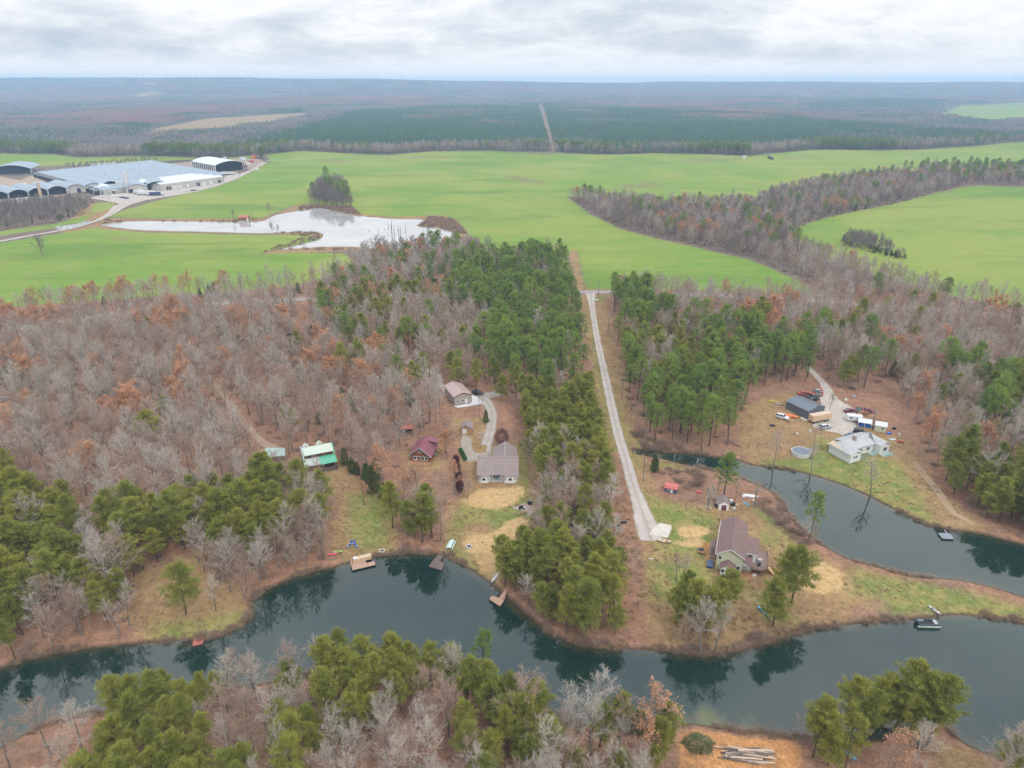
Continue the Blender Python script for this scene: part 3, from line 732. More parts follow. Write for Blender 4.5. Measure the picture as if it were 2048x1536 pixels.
class Proto:
    def __init__(s, kind, arr, mats, h):
        V, F, M = arr; s.kind = kind; s.h = h
        s.joined = mesh_np(kind + '_whole', V, F, mats, M)
        s.trunk = s.crown = None
        if kind not in ('brush', 'reeds'):
            def cut(sel, nm, ms, off):
                f = F[sel]; u, inv = np.unique(f, return_inverse=True)
                return mesh_np(nm, V[u], inv.reshape(-1, 3), ms, np.maximum(M[sel] - off, 0))
            s.trunk = cut(M == 0, kind + '_trunk', mats[:1], 0); s.crown = cut(M > 0, kind + '_crown', mats[1:], 1)
PROTO = {'bare': [], 'russet': [], 'vpine': [], 'lpine': [], 'cedar': [], 'brush': [], 'reeds': []}
for i in range(7):
    tw = M_TWIG if i % 7 not in (1, 2, 5) else M_TWIGB
    hh, sp_ = [(17, 5.6), (18, 4.6), (16, 5.8), (15, 4.4), (18, 5.0), (14, 5.2), (19, 4.2)][i]
    PROTO['bare'].append(Proto('bare', bare_tree(11 + i, hh, sp_, [.26, .34, .22, .30, .38, .24, .36][i], .036), [M_TRUNK, tw], hh))
M_FIELDT = bark('field_tree_twigs', (.165, .138, .125), (.235, .20, .18))
PROTO['bare'].append(Proto('bare', bare_tree(33, 15, 5.2, .22, .066, 18, 9, 8), [M_TRUNK, M_FIELDT], 15))      # round-headed hedgerow tree
for i in range(3):
    PROTO['russet'].append(Proto('russet', bare_tree(41 + i, 15 + i, 5.0, .3, .055, 15, 8, 6, [.40, .28, .16][i]), [M_TRUNK, M_TWIGB, M_RUSSET], 15 + i))
for i in range(5):
    hh, sp_ = [(15, 3.6), (16, 4.1), (13, 3.3), (17, 3.5), (14, 4.0)][i]
    PROTO['vpine'].append(Proto('vpine', v_pine(61 + i, hh, sp_, [.40, .46, .32, .5, .38][i]), [M_PTRUNK, M_VPINE], hh))
for i in range(4):
    hh, sp_ = [(20, 4.2), (21, 4.6), (18, 3.7), (19, 4.3)][i]
    PROTO['lpine'].append(Proto('lpine', l_pine(81 + i, hh, sp_, [.48, .56, .42, .5][i]), [M_PTRUNK, M_LPINE], hh))
for i in range(3): PROTO['cedar'].append(Proto('cedar', cone_ever(91 + i, 6 + i, 1.5 + .25 * i), [M_PTRUNK, M_CEDAR], 6 + i))
for i in range(3): PROTO['brush'].append(Proto('brush', brush(101 + i, 1.7 + .3 * i, 1.5), [M_BRUSH], 2))
for i in range(2): PROTO['reeds'].append(Proto('reeds', brush(111 + i, 1.25, 1.1, 130, .045), [M_REED], 1.2))

# ---------------------------------------------------------------- where the trees stand
#  polygon of trunk feet in photo pixels, spacing in metres, share of each kind, height factor
ZONES = [
 ('roadside strip',  [(-500,690),(-100,648),(40,628),(200,607),(390,592),(560,582),(640,568),(640,592),(595,596),(390,606),(200,626),(40,650),(-150,674),(-500,728)], 7.0, dict(bare=.62, russet=.30, cedar=.08), .9),
 ('road pines',      [(900,545),(1000,532),(1130,525),(1150,583),(1160,640),(1168,790),(1130,812),(1060,802),(990,772),(955,722),(985,664),(905,632)], 6.8, dict(lpine=.80, bare=.14, cedar=.04), .95),
 ('pond wood',       [(640,568),(722,535),(740,505),(800,508),(900,500),(985,512),(905,545),(905,588),(800,588),(640,596)], 6.2, dict(bare=.72, russet=.06, lpine=.10, cedar=.12), .85),
 ('middle wood',     [(640,606),(800,598),(985,600),(985,664),(955,722),(990,772),(1040,800),(880,830),(740,770),(640,700)], 6.0, dict(bare=.62, vpine=.28, lpine=.08, russet=.02), .9),
 ('drive strip',     [(1040,805),(1120,815),(1172,795),(1197,862),(1212,950),(1226,1100),(1236,1292),(1160,1283),(1085,1243),(1025,1192),(1012,1130),(1075,1060),(1080,985),(1056,880)], 4.4, dict(vpine=.80, bare=.18, cedar=.02), .84),
 ('drive pines',     [(1220,598),(1285,598),(1310,640),(1420,682),(1500,742),(1482,850),(1478,890),(1400,902),(1292,892),(1266,832),(1248,760)], 6.4, dict(lpine=.58, vpine=.30, bare=.12), .92),
 ('homestead pines', [(1420,682),(1560,690),(1720,692),(1790,745),(1700,795),(1640,765),(1560,778),(1500,772)], 6.0, dict(lpine=.42, vpine=.10, bare=.48), .95),
 ('east wood',       [(1790,760),(2050,770),(2500,800),(2500,1010),(2048,950),(1900,945),(1862,935),(1835,870)], 6.0, dict(lpine=.30, vpine=.14, bare=.54, russet=.02), .9),
 ('pond pines',      [(1872,948),(1960,950),(2500,990),(2500,1185),(2048,1076),(1985,1050),(1915,1000)], 4.9, dict(vpine=.82, bare=.18), 1.0),
 ('right wood',      [(1225,592),(1400,597),(1560,605),(1700,615),(1900,630),(2048,645),(2500,705),(2500,800),(2050,770),(1790,760),(1720,692),(1420,682),(1310,640)], 6.2, dict(bare=.82, russet=.10, vpine=.05, cedar=.03), .85),
 ('creek wood',      [(1134,395),(1200,399),(1330,414),(1400,411),(1508,408),(1535,392),(1615,374),(1700,360),(1790,353),(1905,368),(1926,378),(1895,388),(1800,410),(1700,427),(1622,445),(1577,466),(1590,492),(1660,524),(1740,549),(1820,574),(1900,596),(2048,620),(2500,684),(2500,692),(2048,634),(1900,619),(1700,603),(1620,596),(1636,588),(1598,558),(1500,517),(1400,494),(1320,477),(1240,455),(1180,425)], 6.3, dict(bare=.905, lpine=.05, cedar=.03, russet=.015), .80),
 ('far wood',        [(1825,352),(1850,342),(2048,347),(2500,350),(2500,398),(2048,386),(1935,377),(1905,366)], 9.0, dict(bare=.70, lpine=.25, russet=.05), .95),
 ('left pines',      [(-600,1050),(-100,1010),(30,985),(120,1030),(250,1060),(380,1020),(480,1000),(590,985),(640,1000),(672,1030),(668,1088),(600,1120),(500,1130),(420,1090),(330,1128),(262,1160),(252,1240),(200,1250),(0,1280),(-600,1380)], 4.9, dict(vpine=.78, bare=.22), .95),
 ('shore wood',      [(-600,1380),(0,1270),(200,1235),(262,1200),(280,1288),(160,1298),(60,1316),(0,1336),(-600,1420)], 4.6, dict(bare=.84, vpine=.16), .78),
 ('dock wood',       [(400,1092),(500,1110),(600,1100),(668,1085),(696,1126),(600,1149),(530,1178),(506,1198),(470,1185),(400,1148)], 4.3, dict(bare=.92, vpine=.08), .80),
 ('point pines',     [(262,1420),(310,1404),(500,1376),(700,1338),(800,1326),(855,1326),(850,1400),(800,1470),(640,1520),(620,1700),(500,1780),(60,1780),(200,1560)], 4.2, dict(vpine=.78, bare=.22), .74),
 ('point wood',      [(860,1326),(900,1342),(960,1368),(1030,1406),(1100,1438),(1200,1456),(1300,1470),(1345,1478),(1330,1620),(1320,1780),(500,1780),(620,1700),(640,1520),(800,1470),(850,1400)], 4.4, dict(bare=.64, vpine=.36), .78),
 ('west shore',      [(-400,1660),(-200,1590),(0,1500),(40,1476),(96,1452),(150,1434),(200,1430),(258,1420),(200,1560),(60,1780),(-400,1780)], 9.5, dict(bare=.95, vpine=.05), .85),
 ('left wood',       [(-600,760),(-150,692),(40,668),(200,643),(390,622),(595,611),(640,608),(640,700),(740,770),(880,832),(920,900),(922,985),(900,1010),(880,1090),(812,1110),(795,1090),(785,1010),(720,960),(680,915),(590,930),(600,985),(480,1000),(380,1020),(250,1060),(120,1030),(30,985),(-100,1010),(-600,1050)], 6.2, dict(bare=.825, russet=.145, vpine=.025, cedar=.005), .92),
 ('grove',           [(620,406),(632,380),(650,368),(672,368),(690,380),(704,416),(690,419),(640,412)], 6.6, dict(bare=.95, lpine=.05), 1.0),
 ('thicket',         [(1676,482),(1720,478),(1760,492),(1800,512),(1815,521),(1780,518),(1740,506),(1690,494)], 4.2, dict(bare=.70, cedar=.30), .62),
 ('road wood',       [(-300,478),(0,462),(110,446),(165,430),(186,404),(120,400),(0,412),(-300,430)], 7.0, dict(bare=.85, cedar=.15), .62),
 ('factory hedge',   [(120,331),(200,325),(290,318),(330,322),(250,327),(150,335)], 8.0, dict(bare=1.0), .4),
]
rg = np.random.default_rng(5)
TREES = []        # x, y, kind, scale, zone
zone_polys = [poly(z[1], 1.4) for z in ZONES]
OBST = []         # footprints of built things, filled by keep_clear
def keep_clear(px, py, r): p = at(px, py); OBST.append((p.x, p.y, r))
for a in ((628,925,9),(545,905,6),(845,925,8),(842,958,12),(868,966,9),(815,945,6),(540,938,8),(565,935,6),(815,862,4),(918,800,10),(934,862,5),(995,935,11)): keep_clear(*a)
for zi, (zn, _, spc, mixk, hf) in enumerate(ZONES):
    pl = zone_polys[zi]
    x0, y0 = pl.min(0); x1, y1 = pl.max(0)
    X, Y = np.meshgrid(np.arange(x0, x1, spc), np.arange(y0, y1, spc * .9)); X[1::2] += spc / 2
    X = X.ravel() + rg.uniform(-.46, .46, X.size) * spc; Y = Y.ravel() + rg.uniform(-.46, .46, Y.size) * spc
    ok = inside(pl, X, Y)
    X, Y = X[ok], Y[ok]; ok = np.ones(len(X), bool)
    for k in range(zi): ok &= ~inside(zone_polys[k], X, Y)
    for p in CLEAR: ok &= ~inside(p, X, Y)
    ok &= water_d(X, Y) > .8
    for nm, c, w in ROADS:
        for i in range(0, len(c), 2): ok &= (X - c[i, 0]) ** 2 + (Y - c[i, 1]) ** 2 > (w[i] / 2 + 1.8) ** 2
    for ox, oy, r in OBST: ok &= (X - ox) ** 2 + (Y - oy) ** 2 > r * r
    X, Y = X[ok], Y[ok]
    ks = list(mixk); pr = np.array([mixk[k] for k in ks])
    # kinds grow in patches
    pn = (vnoise(X, Y, 26, zi + 20) + .6 * vnoise(X, Y, 11, zi + 50)) * .45 + .5 + rg.normal(0, .14, len(X))
    q = np.argsort(np.argsort(pn)) / max(1, len(X)); q = np.clip(q + rg.normal(0, .10, len(X)), 0, .9999)
    ki = np.searchsorted(np.cumsum(pr / pr.sum()), q)
    for x, y, k in zip(X, Y, ki):
        kind = ks[min(k, len(ks) - 1)]
        s = hf * rg.uniform(.74, 1.14)
        TREES.append((x, y, kind, s, zn))
# trees that stand alone or mark a spot: pixel of the foot, kind, scale, own label
SOLO = [
 (1366,1268,'vpine',.85),(1350,1246,'vpine',.8),(1436,1222,'vpine',.72),(1376,1236,'vpine',.8),(1384,1262,'vpine',.95),(1412,1266,'vpine',.95),(1430,1255,'vpine',.85),(1398,1250,'vpine',.9),(1446,1240,'vpine',.9),
 (1545,1252,'vpine',1.15),(1565,1215,'vpine',1.2),(1582,1206,'vpine',1.1),
 (1446,1000,'lpine',.92),(1618,1080,'lpine',.82),(1470,1000,'bare',.35),(1415,1020,'bare',.5),(1432,1000,'bare',.42),(1512,1010,'bare',.5),
 (1372,1302,'bare',.75),(1400,1307,'bare',.85),(1428,1307,'bare',.80),(1365,1170,'bare',.55),(1352,1162,'bare',.5),(1610,1085,'bare',.5),(1628,1088,'bare',.45),
 (1545,936,'bare',.80),(1622,948,'bare',.66),(1740,992,'bare',.74),(1628,895,'bare',.55),
 (1660,818,'bare',.5),(85,513,'bare',1.05),(540,428,'bare',.75),(545,464,'bare',.62),(556,464,'bare',.5),(467,444,'bare',.6),
 (1309,943,'cedar',1.05),(1010,1172,'vpine',.95),(1024,1165,'vpine',.9),(372,1228,'vpine',1.08),(432,1222,'bare',.62),
 (735,972,'cedar',1.35),(745,985,'cedar',1.2),(768,1000,'cedar',1.0),(752,960,'cedar',1.0),(690,930,'cedar',.8),(705,945,'cedar',.8),(715,950,'cedar',.7),(972,845,'cedar',.75),
 (728,1012,'russet',.5),(865,1075,'vpine',1.12),(850,1070,'vpine',1.0),(830,1078,'vpine',1.0),(845,1085,'vpine',.95),(785,1055,'vpine',1.0),(882,1082,'bare',.8),(935,1000,'bare',.5),
 (960,896,'bare',.45),(960,838,'bare',.55),(1742,1462,'vpine',1.0),(1762,1455,'vpine',.95),(1700,1490,'vpine',1.0),(1800,1480,'vpine',1.05),(1835,1500,'vpine',1.1),(1850,1495,'vpine',1.05),(1790,1460,'vpine',1.1),(1720,1500,'vpine',.9),(1770,1440,'bare',.7),(1820,1465,'vpine',1.0),
 (1625,1515,'vpine',.95),(1640,1508,'vpine',.9),(1655,1530,'vpine',.85),(1618,1495,'bare',.7),(1690,1540,'vpine',.8),(1670,1480,'bare',.75),(1780,1560,'russet',.75),(1820,1560,'bare',.8),(1760,1580,'bare',.8),
 (1990,1590,'bare',.95),(2030,1560,'bare',.95),(2060,1600,'bare',1.0),(1960,1620,'bare',.9),(2000,1570,'vpine',.75),(1310,1500,'russet',.95),(1285,1540,'russet',.8),(960,1352,'lpine',.68),(1040,1470,'bare',1.05),(1180,1480,'bare',.98),(1240,1500,'bare',.95),
 (1820,345,'lpine',.9),(1843,345,'lpine',.9),(1806,346,'lpine',.9),
]
for px, py, k, s in SOLO:
    p = at(px, py); TREES.append((p.x, p.y, k, s, 'solo'))

def project(x, y, z):
    dy, dz = y, z - CAM_H
    dep = dy * math.cos(PITCH) - dz * math.sin(PITCH)
    return 1024 + FPX * x / dep, 768 - FPX * (dy * math.sin(PITCH) + dz * math.cos(PITCH)) / dep, dep

TX = np.array([t[0] for t in TREES]); TY = np.array([t[1] for t in TREES]); TZ = ground_z(TX, TY)
KINDN = {'bare': 'bare_tree', 'russet': 'oak_tree', 'vpine': 'pine_tree', 'lpine': 'pine_tree', 'cedar': 'cedar_tree'}
rt = random.Random(3)
entries = []
for i, (x, y, k, s, zn) in enumerate(TREES):
    pi = rt.randrange(7 if k == 'bare' else len(PROTO[k]))
    if k == 'bare' and (y > 500 and (zn in ('solo', 'grove', 'thicket', 'road wood', 'factory hedge') or rt.random() < .45)): pi = 7
    pr = PROTO[k][pi]
    u, v, dep = project(x, y, TZ[i] + pr.h * s * .7)
    vis = -20 < u < 2068 and 150 < v < 1550
    size = pr.h * s / dep * (1.0 if vis else 0.0)
    if zn == 'solo': size += 10
    entries.append((size, i, pi, rt.uniform(0, 6.283)))
limit = {'bare_tree': 300, 'oak_tree': 130, 'pine_tree': 300, 'cedar_tree': 60}
picked = {k: [] for k in limit}; rest = []
for e in sorted(entries, key=lambda e: -e[0]):
    nm = KINDN[TREES[e[1]][2]]
    if e[0] > .012 and len(picked[nm]) < limit[nm]: picked[nm].append(e)
    else: rest.append(e)

# landmarks that a label can point to
MARKS = [('red floating dock', 397, 1277), ('T-shaped timber dock', 998, 1195), ('boat dock with the covered bench', 722, 1125), ('dark weathered dock', 875, 1122), ('log house with the green roof', 628, 915),
 ('red-roofed cabin', 845, 915), ('white house with the brown roof', 995, 940), ('brown metal garage', 918, 795), ('tan house with the brown gables', 1470, 1100), ('log pile on the bare earth', 1495, 1508),
 ('brush pile on the bare earth', 1397, 1488), ('grey metal garage', 1610, 825), ('white house with the green stairs', 1722, 905), ('round swimming pool', 1602, 905), ('white shed with the dark red door', 1450, 1008),
 ('blue shed with the red roof', 1346, 975), ('road junction', 1182, 588), ('concrete pad at the end of the drive', 1320, 1062), ('pontoon boat', 1858, 1247), ('white upturned canoe', 990, 1155), ('farm pond hut', 490, 446),
 ('two blue kayaks', 1526, 1225), ('green-roofed carport', 545, 910), ('straw-covered ring on the lawn', 1645, 1155), ('covered end of the right-hand pond dock', 1890, 1072)]
MP = [(n, *P0(x, y, 1.0)) for n, x, y in MARKS]
ORD = ['closest', 'second closest', 'third closest', 'fourth closest', 'fifth closest', 'sixth closest', 'seventh closest', 'eighth closest']
LOOK = {'bare': 'leafless grey tree', 'russet': 'oak with russet leaves', 'vpine': 'olive-green pine', 'lpine': 'rounded deep green pine', 'cedar': 'small dark evergreen'}
ZTEXT = {'roadside strip': 'in the row between highway and wheat field', 'road pines': 'in the stand west of the road junction', 'pond wood': 'between the farm pond and the highway',
 'middle wood': 'in the mixed wood behind the brown garage', 'drive strip': 'in the strip left of the gravel drive', 'drive pines': 'in the stand just right of the gravel drive',
 'homestead pines': 'in the wood behind the grey metal garage', 'east wood': 'in the wood right of the gravel yard', 'pond pines': 'on the far right bank above the pond', 'right wood': 'in the wood along the highway on the right',
 'creek wood': 'in the winding wood across the wheat field', 'far wood': 'in the distant wood at the right edge', 'left pines': 'in the pine stand above the red floating dock', 'shore wood': 'on the lake bank at the left edge',
 'dock wood': 'on the wooded bank left of the covered dock', 'point pines': 'on the near shore in the lower left', 'point wood': 'on the near shore in the bottom middle', 'west shore': 'on the russet bank in the bottom left corner',
 'left wood': 'in the wide left wood', 'grove': 'in the round grove beside the farm pond', 'thicket': 'in the thicket on the hillside field', 'road wood': 'in the wood beside the farm road', 'factory hedge': 'in the hedge behind the factory', 'solo': 'standing in the open'}
labels = {}
claimed = {}
allp = [e for k in picked for e in picked[k]]
for n, mx, my in MP:
    for kind in LOOK:
        c = sorted(((math.hypot(TX[e[1]] - mx, TY[e[1]] - my), e[1]) for e in allp if TREES[e[1]][2] == kind))[:5]
        for r, (d, i) in enumerate(c):
            if d < 36 and (i not in claimed or claimed[i][0] > r): claimed[i] = (r, n)
for i, (r, n) in claimed.items():
    # counted within one kind, so the phrase points at one tree
    labels[i] = f"{LOOK[TREES[i][2]]} {ORD[r]} to the {n}"
for _, i, _, _ in allp:
    pass
byz = {}
for _, i, _, _ in allp:
    if i not in labels: byz.setdefault((TREES[i][4], TREES[i][2]), []).append(i)
for (zn, k), ii in byz.items():
    uv = np.array([project(TX[i], TY[i], TZ[i])[:2] for i in ii])
    for (u, v), i in zip(uv, ii):
        t_ = ''
        if len(ii) > 8:
            a_, b_ = np.quantile(uv[:, 0], (.34, .67)); c_ = np.quantile(uv[:, 1], .5)
            t_ = ', ' + ('lower ' if v > c_ else 'upper ') + ('left' if u < a_ else 'middle' if u < b_ else 'right') + ' part'
        labels[i] = f"{LOOK[k]} {ZTEXT[zn]}{t_}"
EXTRA = {}
for j, (px, py, k, s) in enumerate(SOLO): EXTRA[len(TREES) - len(SOLO) + j] = (px, py)
SOLOTEXT = {(85,513): 'lone leafless tree in the green field by the farm road', (540,428): 'round leafless tree on the far bank of the farm pond', (545,464): 'larger leafless tree on the near bank of the farm pond', (556,464): 'smaller leafless tree on the near bank of the farm pond',
 (467,444): 'leafless tree by the farm pond left of the hut', (1618,1080): 'tall open-crowned pine leaning over the right-hand pond', (1446,1000): 'tall slim pine behind the white shed by the pond', (372,1228): 'single tall pine in the clearing above the red dock',
 (432,1222): 'pale leafless tree right of the single pine above the red dock', (960,352): 'bright pine', (960,1352): 'bright green pine at the tip of the near shore', (1040,1470): 'broad pale leafless tree on the near shore, bottom middle',
 (1180,1480): 'pale leafless tree right of the broad one on the near shore', (1545,936): 'leafless tree on the pond bank nearest the grey garage, with its reflection', (1740,992): 'leafless tree on the pond bank below the green stairs',
 (1622,948): 'leafless tree on the pond bank below the swimming pool', (1660,818): 'leafless tree standing in the gravel yard', (728,1012): 'small russet tree on the lawn below the log house', (1309,943): 'small evergreen beside the utility pole and the drive',
 (960,896): 'leafless ornamental tree on the island in the parking court', (1310,1500): 'tree with a few russet leaves left of the bare earth', (1820,345): 'middle of three tall pines on the skyline of the field', (1843,345): 'right of three tall pines on the skyline of the field', (1806,346): 'left of three tall pines on the skyline of the field',
 (972,845): 'small evergreen inside the bend of the garage drive', (1628,895): 'low spreading leafless tree behind the swimming pool'}
CLUMPS = [('in the clump below the cream house', 1330, 1460, 1150, 1310), ('in the clump right of the two blue kayaks', 1530, 1600, 1180, 1260), ('beside the white upturned canoe', 1000, 1030, 1150, 1180), ('in the clump above the dark weathered dock', 780, 890, 1040, 1100),
 ('on the lower right point', 1690, 1860, 1430, 1510), ('right of the bare orange earth', 1610, 1695, 1475, 1545), ('at the bottom edge below the lower right point', 1750, 1830, 1555, 1590), ('in the lower right corner', 1950, 2070, 1550, 1630), ('on the point by the pond', 1400, 1640, 990, 1095),
 ('in the evergreen row right of the log house', 685, 775, 920, 1010), ('on the near shore, bottom middle', 1170, 1320, 1470, 1545), ('by the white house', 930, 970, 830, 1005)]
ORDL = ['leftmost', 'second from left', 'third from left', 'fourth from left', 'fifth from left', 'sixth from left', 'seventh from left', 'eighth from left']
for i, pp in EXTRA.items():
    if pp in SOLOTEXT: labels[i] = SOLOTEXT[pp]
for txt, x0, x1, y0, y1 in CLUMPS:
    for k in LOOK:
        ii = sorted((pp[0], i) for i, pp in EXTRA.items() if x0 <= pp[0] <= x1 and y0 <= pp[1] <= y1 and pp not in SOLOTEXT and TREES[i][2] == k)
        for r, (_, i) in enumerate(ii): labels[i] = f"{LOOK[k]}{', ' + ORDL[min(r, 7)] if len(ii) > 1 else ''} {txt}"
for nm, es in picked.items():
    for sz, i, pi, rot in es:
        x, y, k, s, zn = TREES[i]; pr = PROTO[k][pi]
        o = root(nm, (x, y, TZ[i]), rot, labels[i], {'bare_tree': 'tree', 'oak_tree': 'tree', 'pine_tree': 'pine tree', 'cedar_tree': 'evergreen'}[nm], 'trees ' + ZTEXT[zn] if zn != 'solo' else 'trees standing in the open')
        sx = s * (1 + .14 * math.sin(i * 1.7)); o.scale = (sx, sx, s)
        link('trunk', pr.trunk, o); link('crown', pr.crown, o)

# ---------------------------------------------------------------- masses too many to count: points that carry copies of a prototype
def scatter_group(name, protos):
    col = bpy.data.collections.new(name)                       # kept out of the scene: only the node group draws from it
    for i, me in enumerate(protos):
        ob = bpy.data.objects.new(f'{name}_{i:03d}', me); col.objects.link(ob)
    ng = bpy.data.node_groups.new(name, 'GeometryNodeTree')
    ng.interface.new_socket('Geometry', in_out='INPUT', socket_type='NodeSocketGeometry')
    ng.interface.new_socket('Geometry', in_out='OUTPUT', socket_type='NodeSocketGeometry')
    N = ng.nodes; L = ng.links
    a = N.new('NodeGroupInput'); b = N.new('NodeGroupOutput'); ip = N.new('GeometryNodeInstanceOnPoints'); ci = N.new('GeometryNodeCollectionInfo')
    ci.inputs['Collection'].default_value = col; ci.inputs['Separate Children'].default_value = True; ci.inputs['Reset Children'].default_value = True
    def named(nm, dt):
        n = N.new('GeometryNodeInputNamedAttribute'); n.data_type = dt; n.inputs['Name'].default_value = nm; return n.outputs[0]
    L.new(a.outputs[0], ip.inputs['Points']); L.new(ci.outputs[0], ip.inputs['Instance']); ip.inputs['Pick Instance'].default_value = True
    L.new(named('which', 'INT'), ip.inputs['Instance Index']); L.new(named('turn', 'FLOAT_VECTOR'), ip.inputs['Rotation']); L.new(named('size', 'FLOAT_VECTOR'), ip.inputs['Scale'])
    L.new(ip.outputs[0], b.inputs[0])
    return ng
def scatter(name, ng, pts, which, turn, size, label, cat):
    me = bpy.data.meshes.new(name); n = len(pts); me.vertices.add(n); me.vertices.foreach_set('co', np.asarray(pts, np.float32).ravel())
    a = me.attributes.new('which', 'INT', 'POINT'); a.data.foreach_set('value', np.asarray(which, np.int32))
    t = np.zeros((n, 3), np.float32); t[:, 2] = turn
    a = me.attributes.new('turn', 'FLOAT_VECTOR', 'POINT'); a.data.foreach_set('vector', t.ravel())
    a = me.attributes.new('size', 'FLOAT_VECTOR', 'POINT'); a.data.foreach_set('vector', np.asarray(size, np.float32).ravel())
    o = link(name, me); md = o.modifiers.new('copies', 'NODES'); md.node_group = ng
    return tag(o, label, cat, None, 'stuff')
allprotos = []; pidx = {}
for k in PROTO:
    for i, p in enumerate(PROTO[k]): pidx[k, i] = len(allprotos); allprotos.append(p.joined)
NG = scatter_group('tree_copies', allprotos)
woods = {}
for sz, i, pi, rot in rest:
    zn = TREES[i][4]; woods.setdefault(zn, []).append((i, pi, rot))
for zn, es in woods.items():
    ii = [e[0] for e in es]
    s = np.array([TREES[i][3] for i in ii])
    scatter('wood_trees', NG, np.stack([TX[ii], TY[ii], TZ[ii]], 1), [pidx[TREES[e[0]][2], e[1]] for e in es], [e[2] for e in es],
            np.stack([s * rg.uniform(.9, 1.15, len(s)), s * rg.uniform(.9, 1.15, len(s)), s], 1), f'mass of further trees {ZTEXT[zn]}', 'woodland')

# undergrowth: brush in the woods, dead stems along the banks
def spread_in(pls, spc, rgx):
    out = []
    for pl in pls:
        x0, y0 = pl.min(0); x1, y1 = pl.max(0)
        n = int((x1 - x0) * (y1 - y0) / spc ** 2)
        X, Y = rgx.uniform(x0, x1, n), rgx.uniform(y0, y1, n); ok = inside(pl, X, Y) & (water_d(X, Y) > .5)
        out.append(np.stack([X[ok], Y[ok]], 1))
    return np.concatenate(out)
r9 = np.random.default_rng(9)
q = spread_in([p for p, z in zip(zone_polys, ZONES) if z[0] not in ('grove', 'far wood', 'factory hedge')], 7.5, r9)
ok = np.ones(len(q), bool)
for p in CLEAR: ok &= ~inside(p, q[:, 0], q[:, 1])
for nm, c, w in ROADS:
    for i in range(0, len(c), 2): ok &= (q[:, 0] - c[i, 0]) ** 2 + (q[:, 1] - c[i, 1]) ** 2 > (w[i] / 2 + 1.2) ** 2
for ox, oy, r in OBST: ok &= (q[:, 0] - ox) ** 2 + (q[:, 1] - oy) ** 2 > (r - 1) ** 2
q = q[ok]
thick = poly([(1322,945),(1340,935),(1400,940),(1408,958),(1395,978),(1370,978),(1335,962)])
bank = spread_in([poly([(1268,868),(1400,900),(1470,912),(1500,922),(1490,930),(1400,910),(1275,898)]), poly([(1520,1000),(1560,1000),(1580,1030),(1600,1060),(1640,1090),(1600,1090),(1560,1050),(1525,1030)]), thick,
                  poly([(1240,1298),(1330,1290),(1440,1285),(1500,1265),(1560,1262),(1600,1262),(1500,1298),(1400,1308),(1300,1300)]), poly([(600,412),(700,412),(720,428),(680,424),(640,414),(600,420)]), poly([(860,432),(910,440),(935,470),(905,462),(840,450)])], 2.1, r9)
far_bank = spread_in([poly([(205,440),(430,440),(520,438),(520,442),(430,443),(290,441),(200,447)]), poly([(540,466),(632,464),(645,476),(560,498),(520,508),(560,490),(615,474)]), poly([(560,499),(640,495),(780,500),(900,478),(935,472),(800,506),(690,502)])], 4.2, r9)
q = np.concatenate([q, bank, far_bank])
sz = np.concatenate([r9.uniform(.5, 1.2, len(q) - len(bank) - len(far_bank)), r9.uniform(.55, 1.15, len(bank)), r9.uniform(.7, 1.3, len(far_bank))])
scatter('undergrowth', NG, np.column_stack([q, ground_z(q[:, 0], q[:, 1])]), [pidx['brush', i] for i in r9.integers(0, 3, len(q))], r9.uniform(0, 6.28, len(q)), np.stack([sz * 1.1, sz * 1.1, sz * .9], 1), 'leafless brush on the woodland floor and pond banks', 'brush')
q = spread_in([poly([(1240,1275),(1330,1275),(1360,1262),(1480,1215),(1540,1225),(1600,1240),(1500,1290),(1400,1300),(1300,1298),(1240,1296)]), poly([(1270,905),(1322,917),(1420,939),(1468,949),(1440,945),(1350,930),(1275,915)]),
               poly([(270,1280),(440,1255),(490,1215),(505,1230),(440,1276),(300,1292)]), poly([(1900,1228),(1960,1230),(2048,1240),(2048,1252),(1960,1238),(1900,1234)]), poly([(1560,975),(1600,1040),(1640,1085),(1600,1060),(1550,990)]),
               poly([(1840,1050),(2048,1085),(2048,1092),(1900,1064),(1830,1050)]), poly([(1230,1000),(1262,1000),(1275,1060),(1290,1180),(1250,1280),(1240,1280),(1232,1100)])], 2.0, r9)
s = r9.uniform(.3, .8, len(q))
scatter('reeds', NG, np.column_stack([q, ground_z(q[:, 0], q[:, 1])]), [pidx['reeds', i] for i in r9.integers(0, 2, len(q))], r9.uniform(0, 6.28, len(q)), np.stack([s, s, s * .8], 1), 'dry tan reeds and dead weeds along the water', 'reeds')

def shore_pts(pl, n, lo, hi, keep):
    k = r9.integers(0, len(pl), n); nx_ = np.roll(pl, -1, 0)[k] - pl[k]; p_ = pl[k] + nx_ * r9.uniform(0, 1, (n, 1))
    q_ = p_ + r9.normal(0, 1, (n, 2)) * 1.6; d_ = water_d(q_[:, 0], q_[:, 1])
    return q_[(d_ > lo) & (d_ < hi) & (vnoise(q_[:, 0], q_[:, 1], 9, 71) > keep)]
q = np.concatenate([shore_pts(LAKE, 5200, -.35, 1.6, -.15), shore_pts(POND, 2600, -.35, 1.2, .05)])
s = r9.uniform(.25, .75, len(q))
scatter('bank_weeds', NG, np.column_stack([q, np.maximum(ground_z(q[:, 0], q[:, 1]), -.3)]), [pidx[('brush', int(a)) if a < 3 else ('reeds', int(a) - 3)] for a in r9.integers(0, 5, len(q))], r9.uniform(0, 6.28, len(q)), np.stack([s, s, s * .8], 1), 'dead weeds and roots along the waterline', 'weeds')
q = spread_in(DRYS[:6] + LAWNS, 2.3, r9); ok = np.ones(len(q), bool)
for p in STRAWS + DIRTS: ok &= ~inside(p, q[:, 0], q[:, 1])
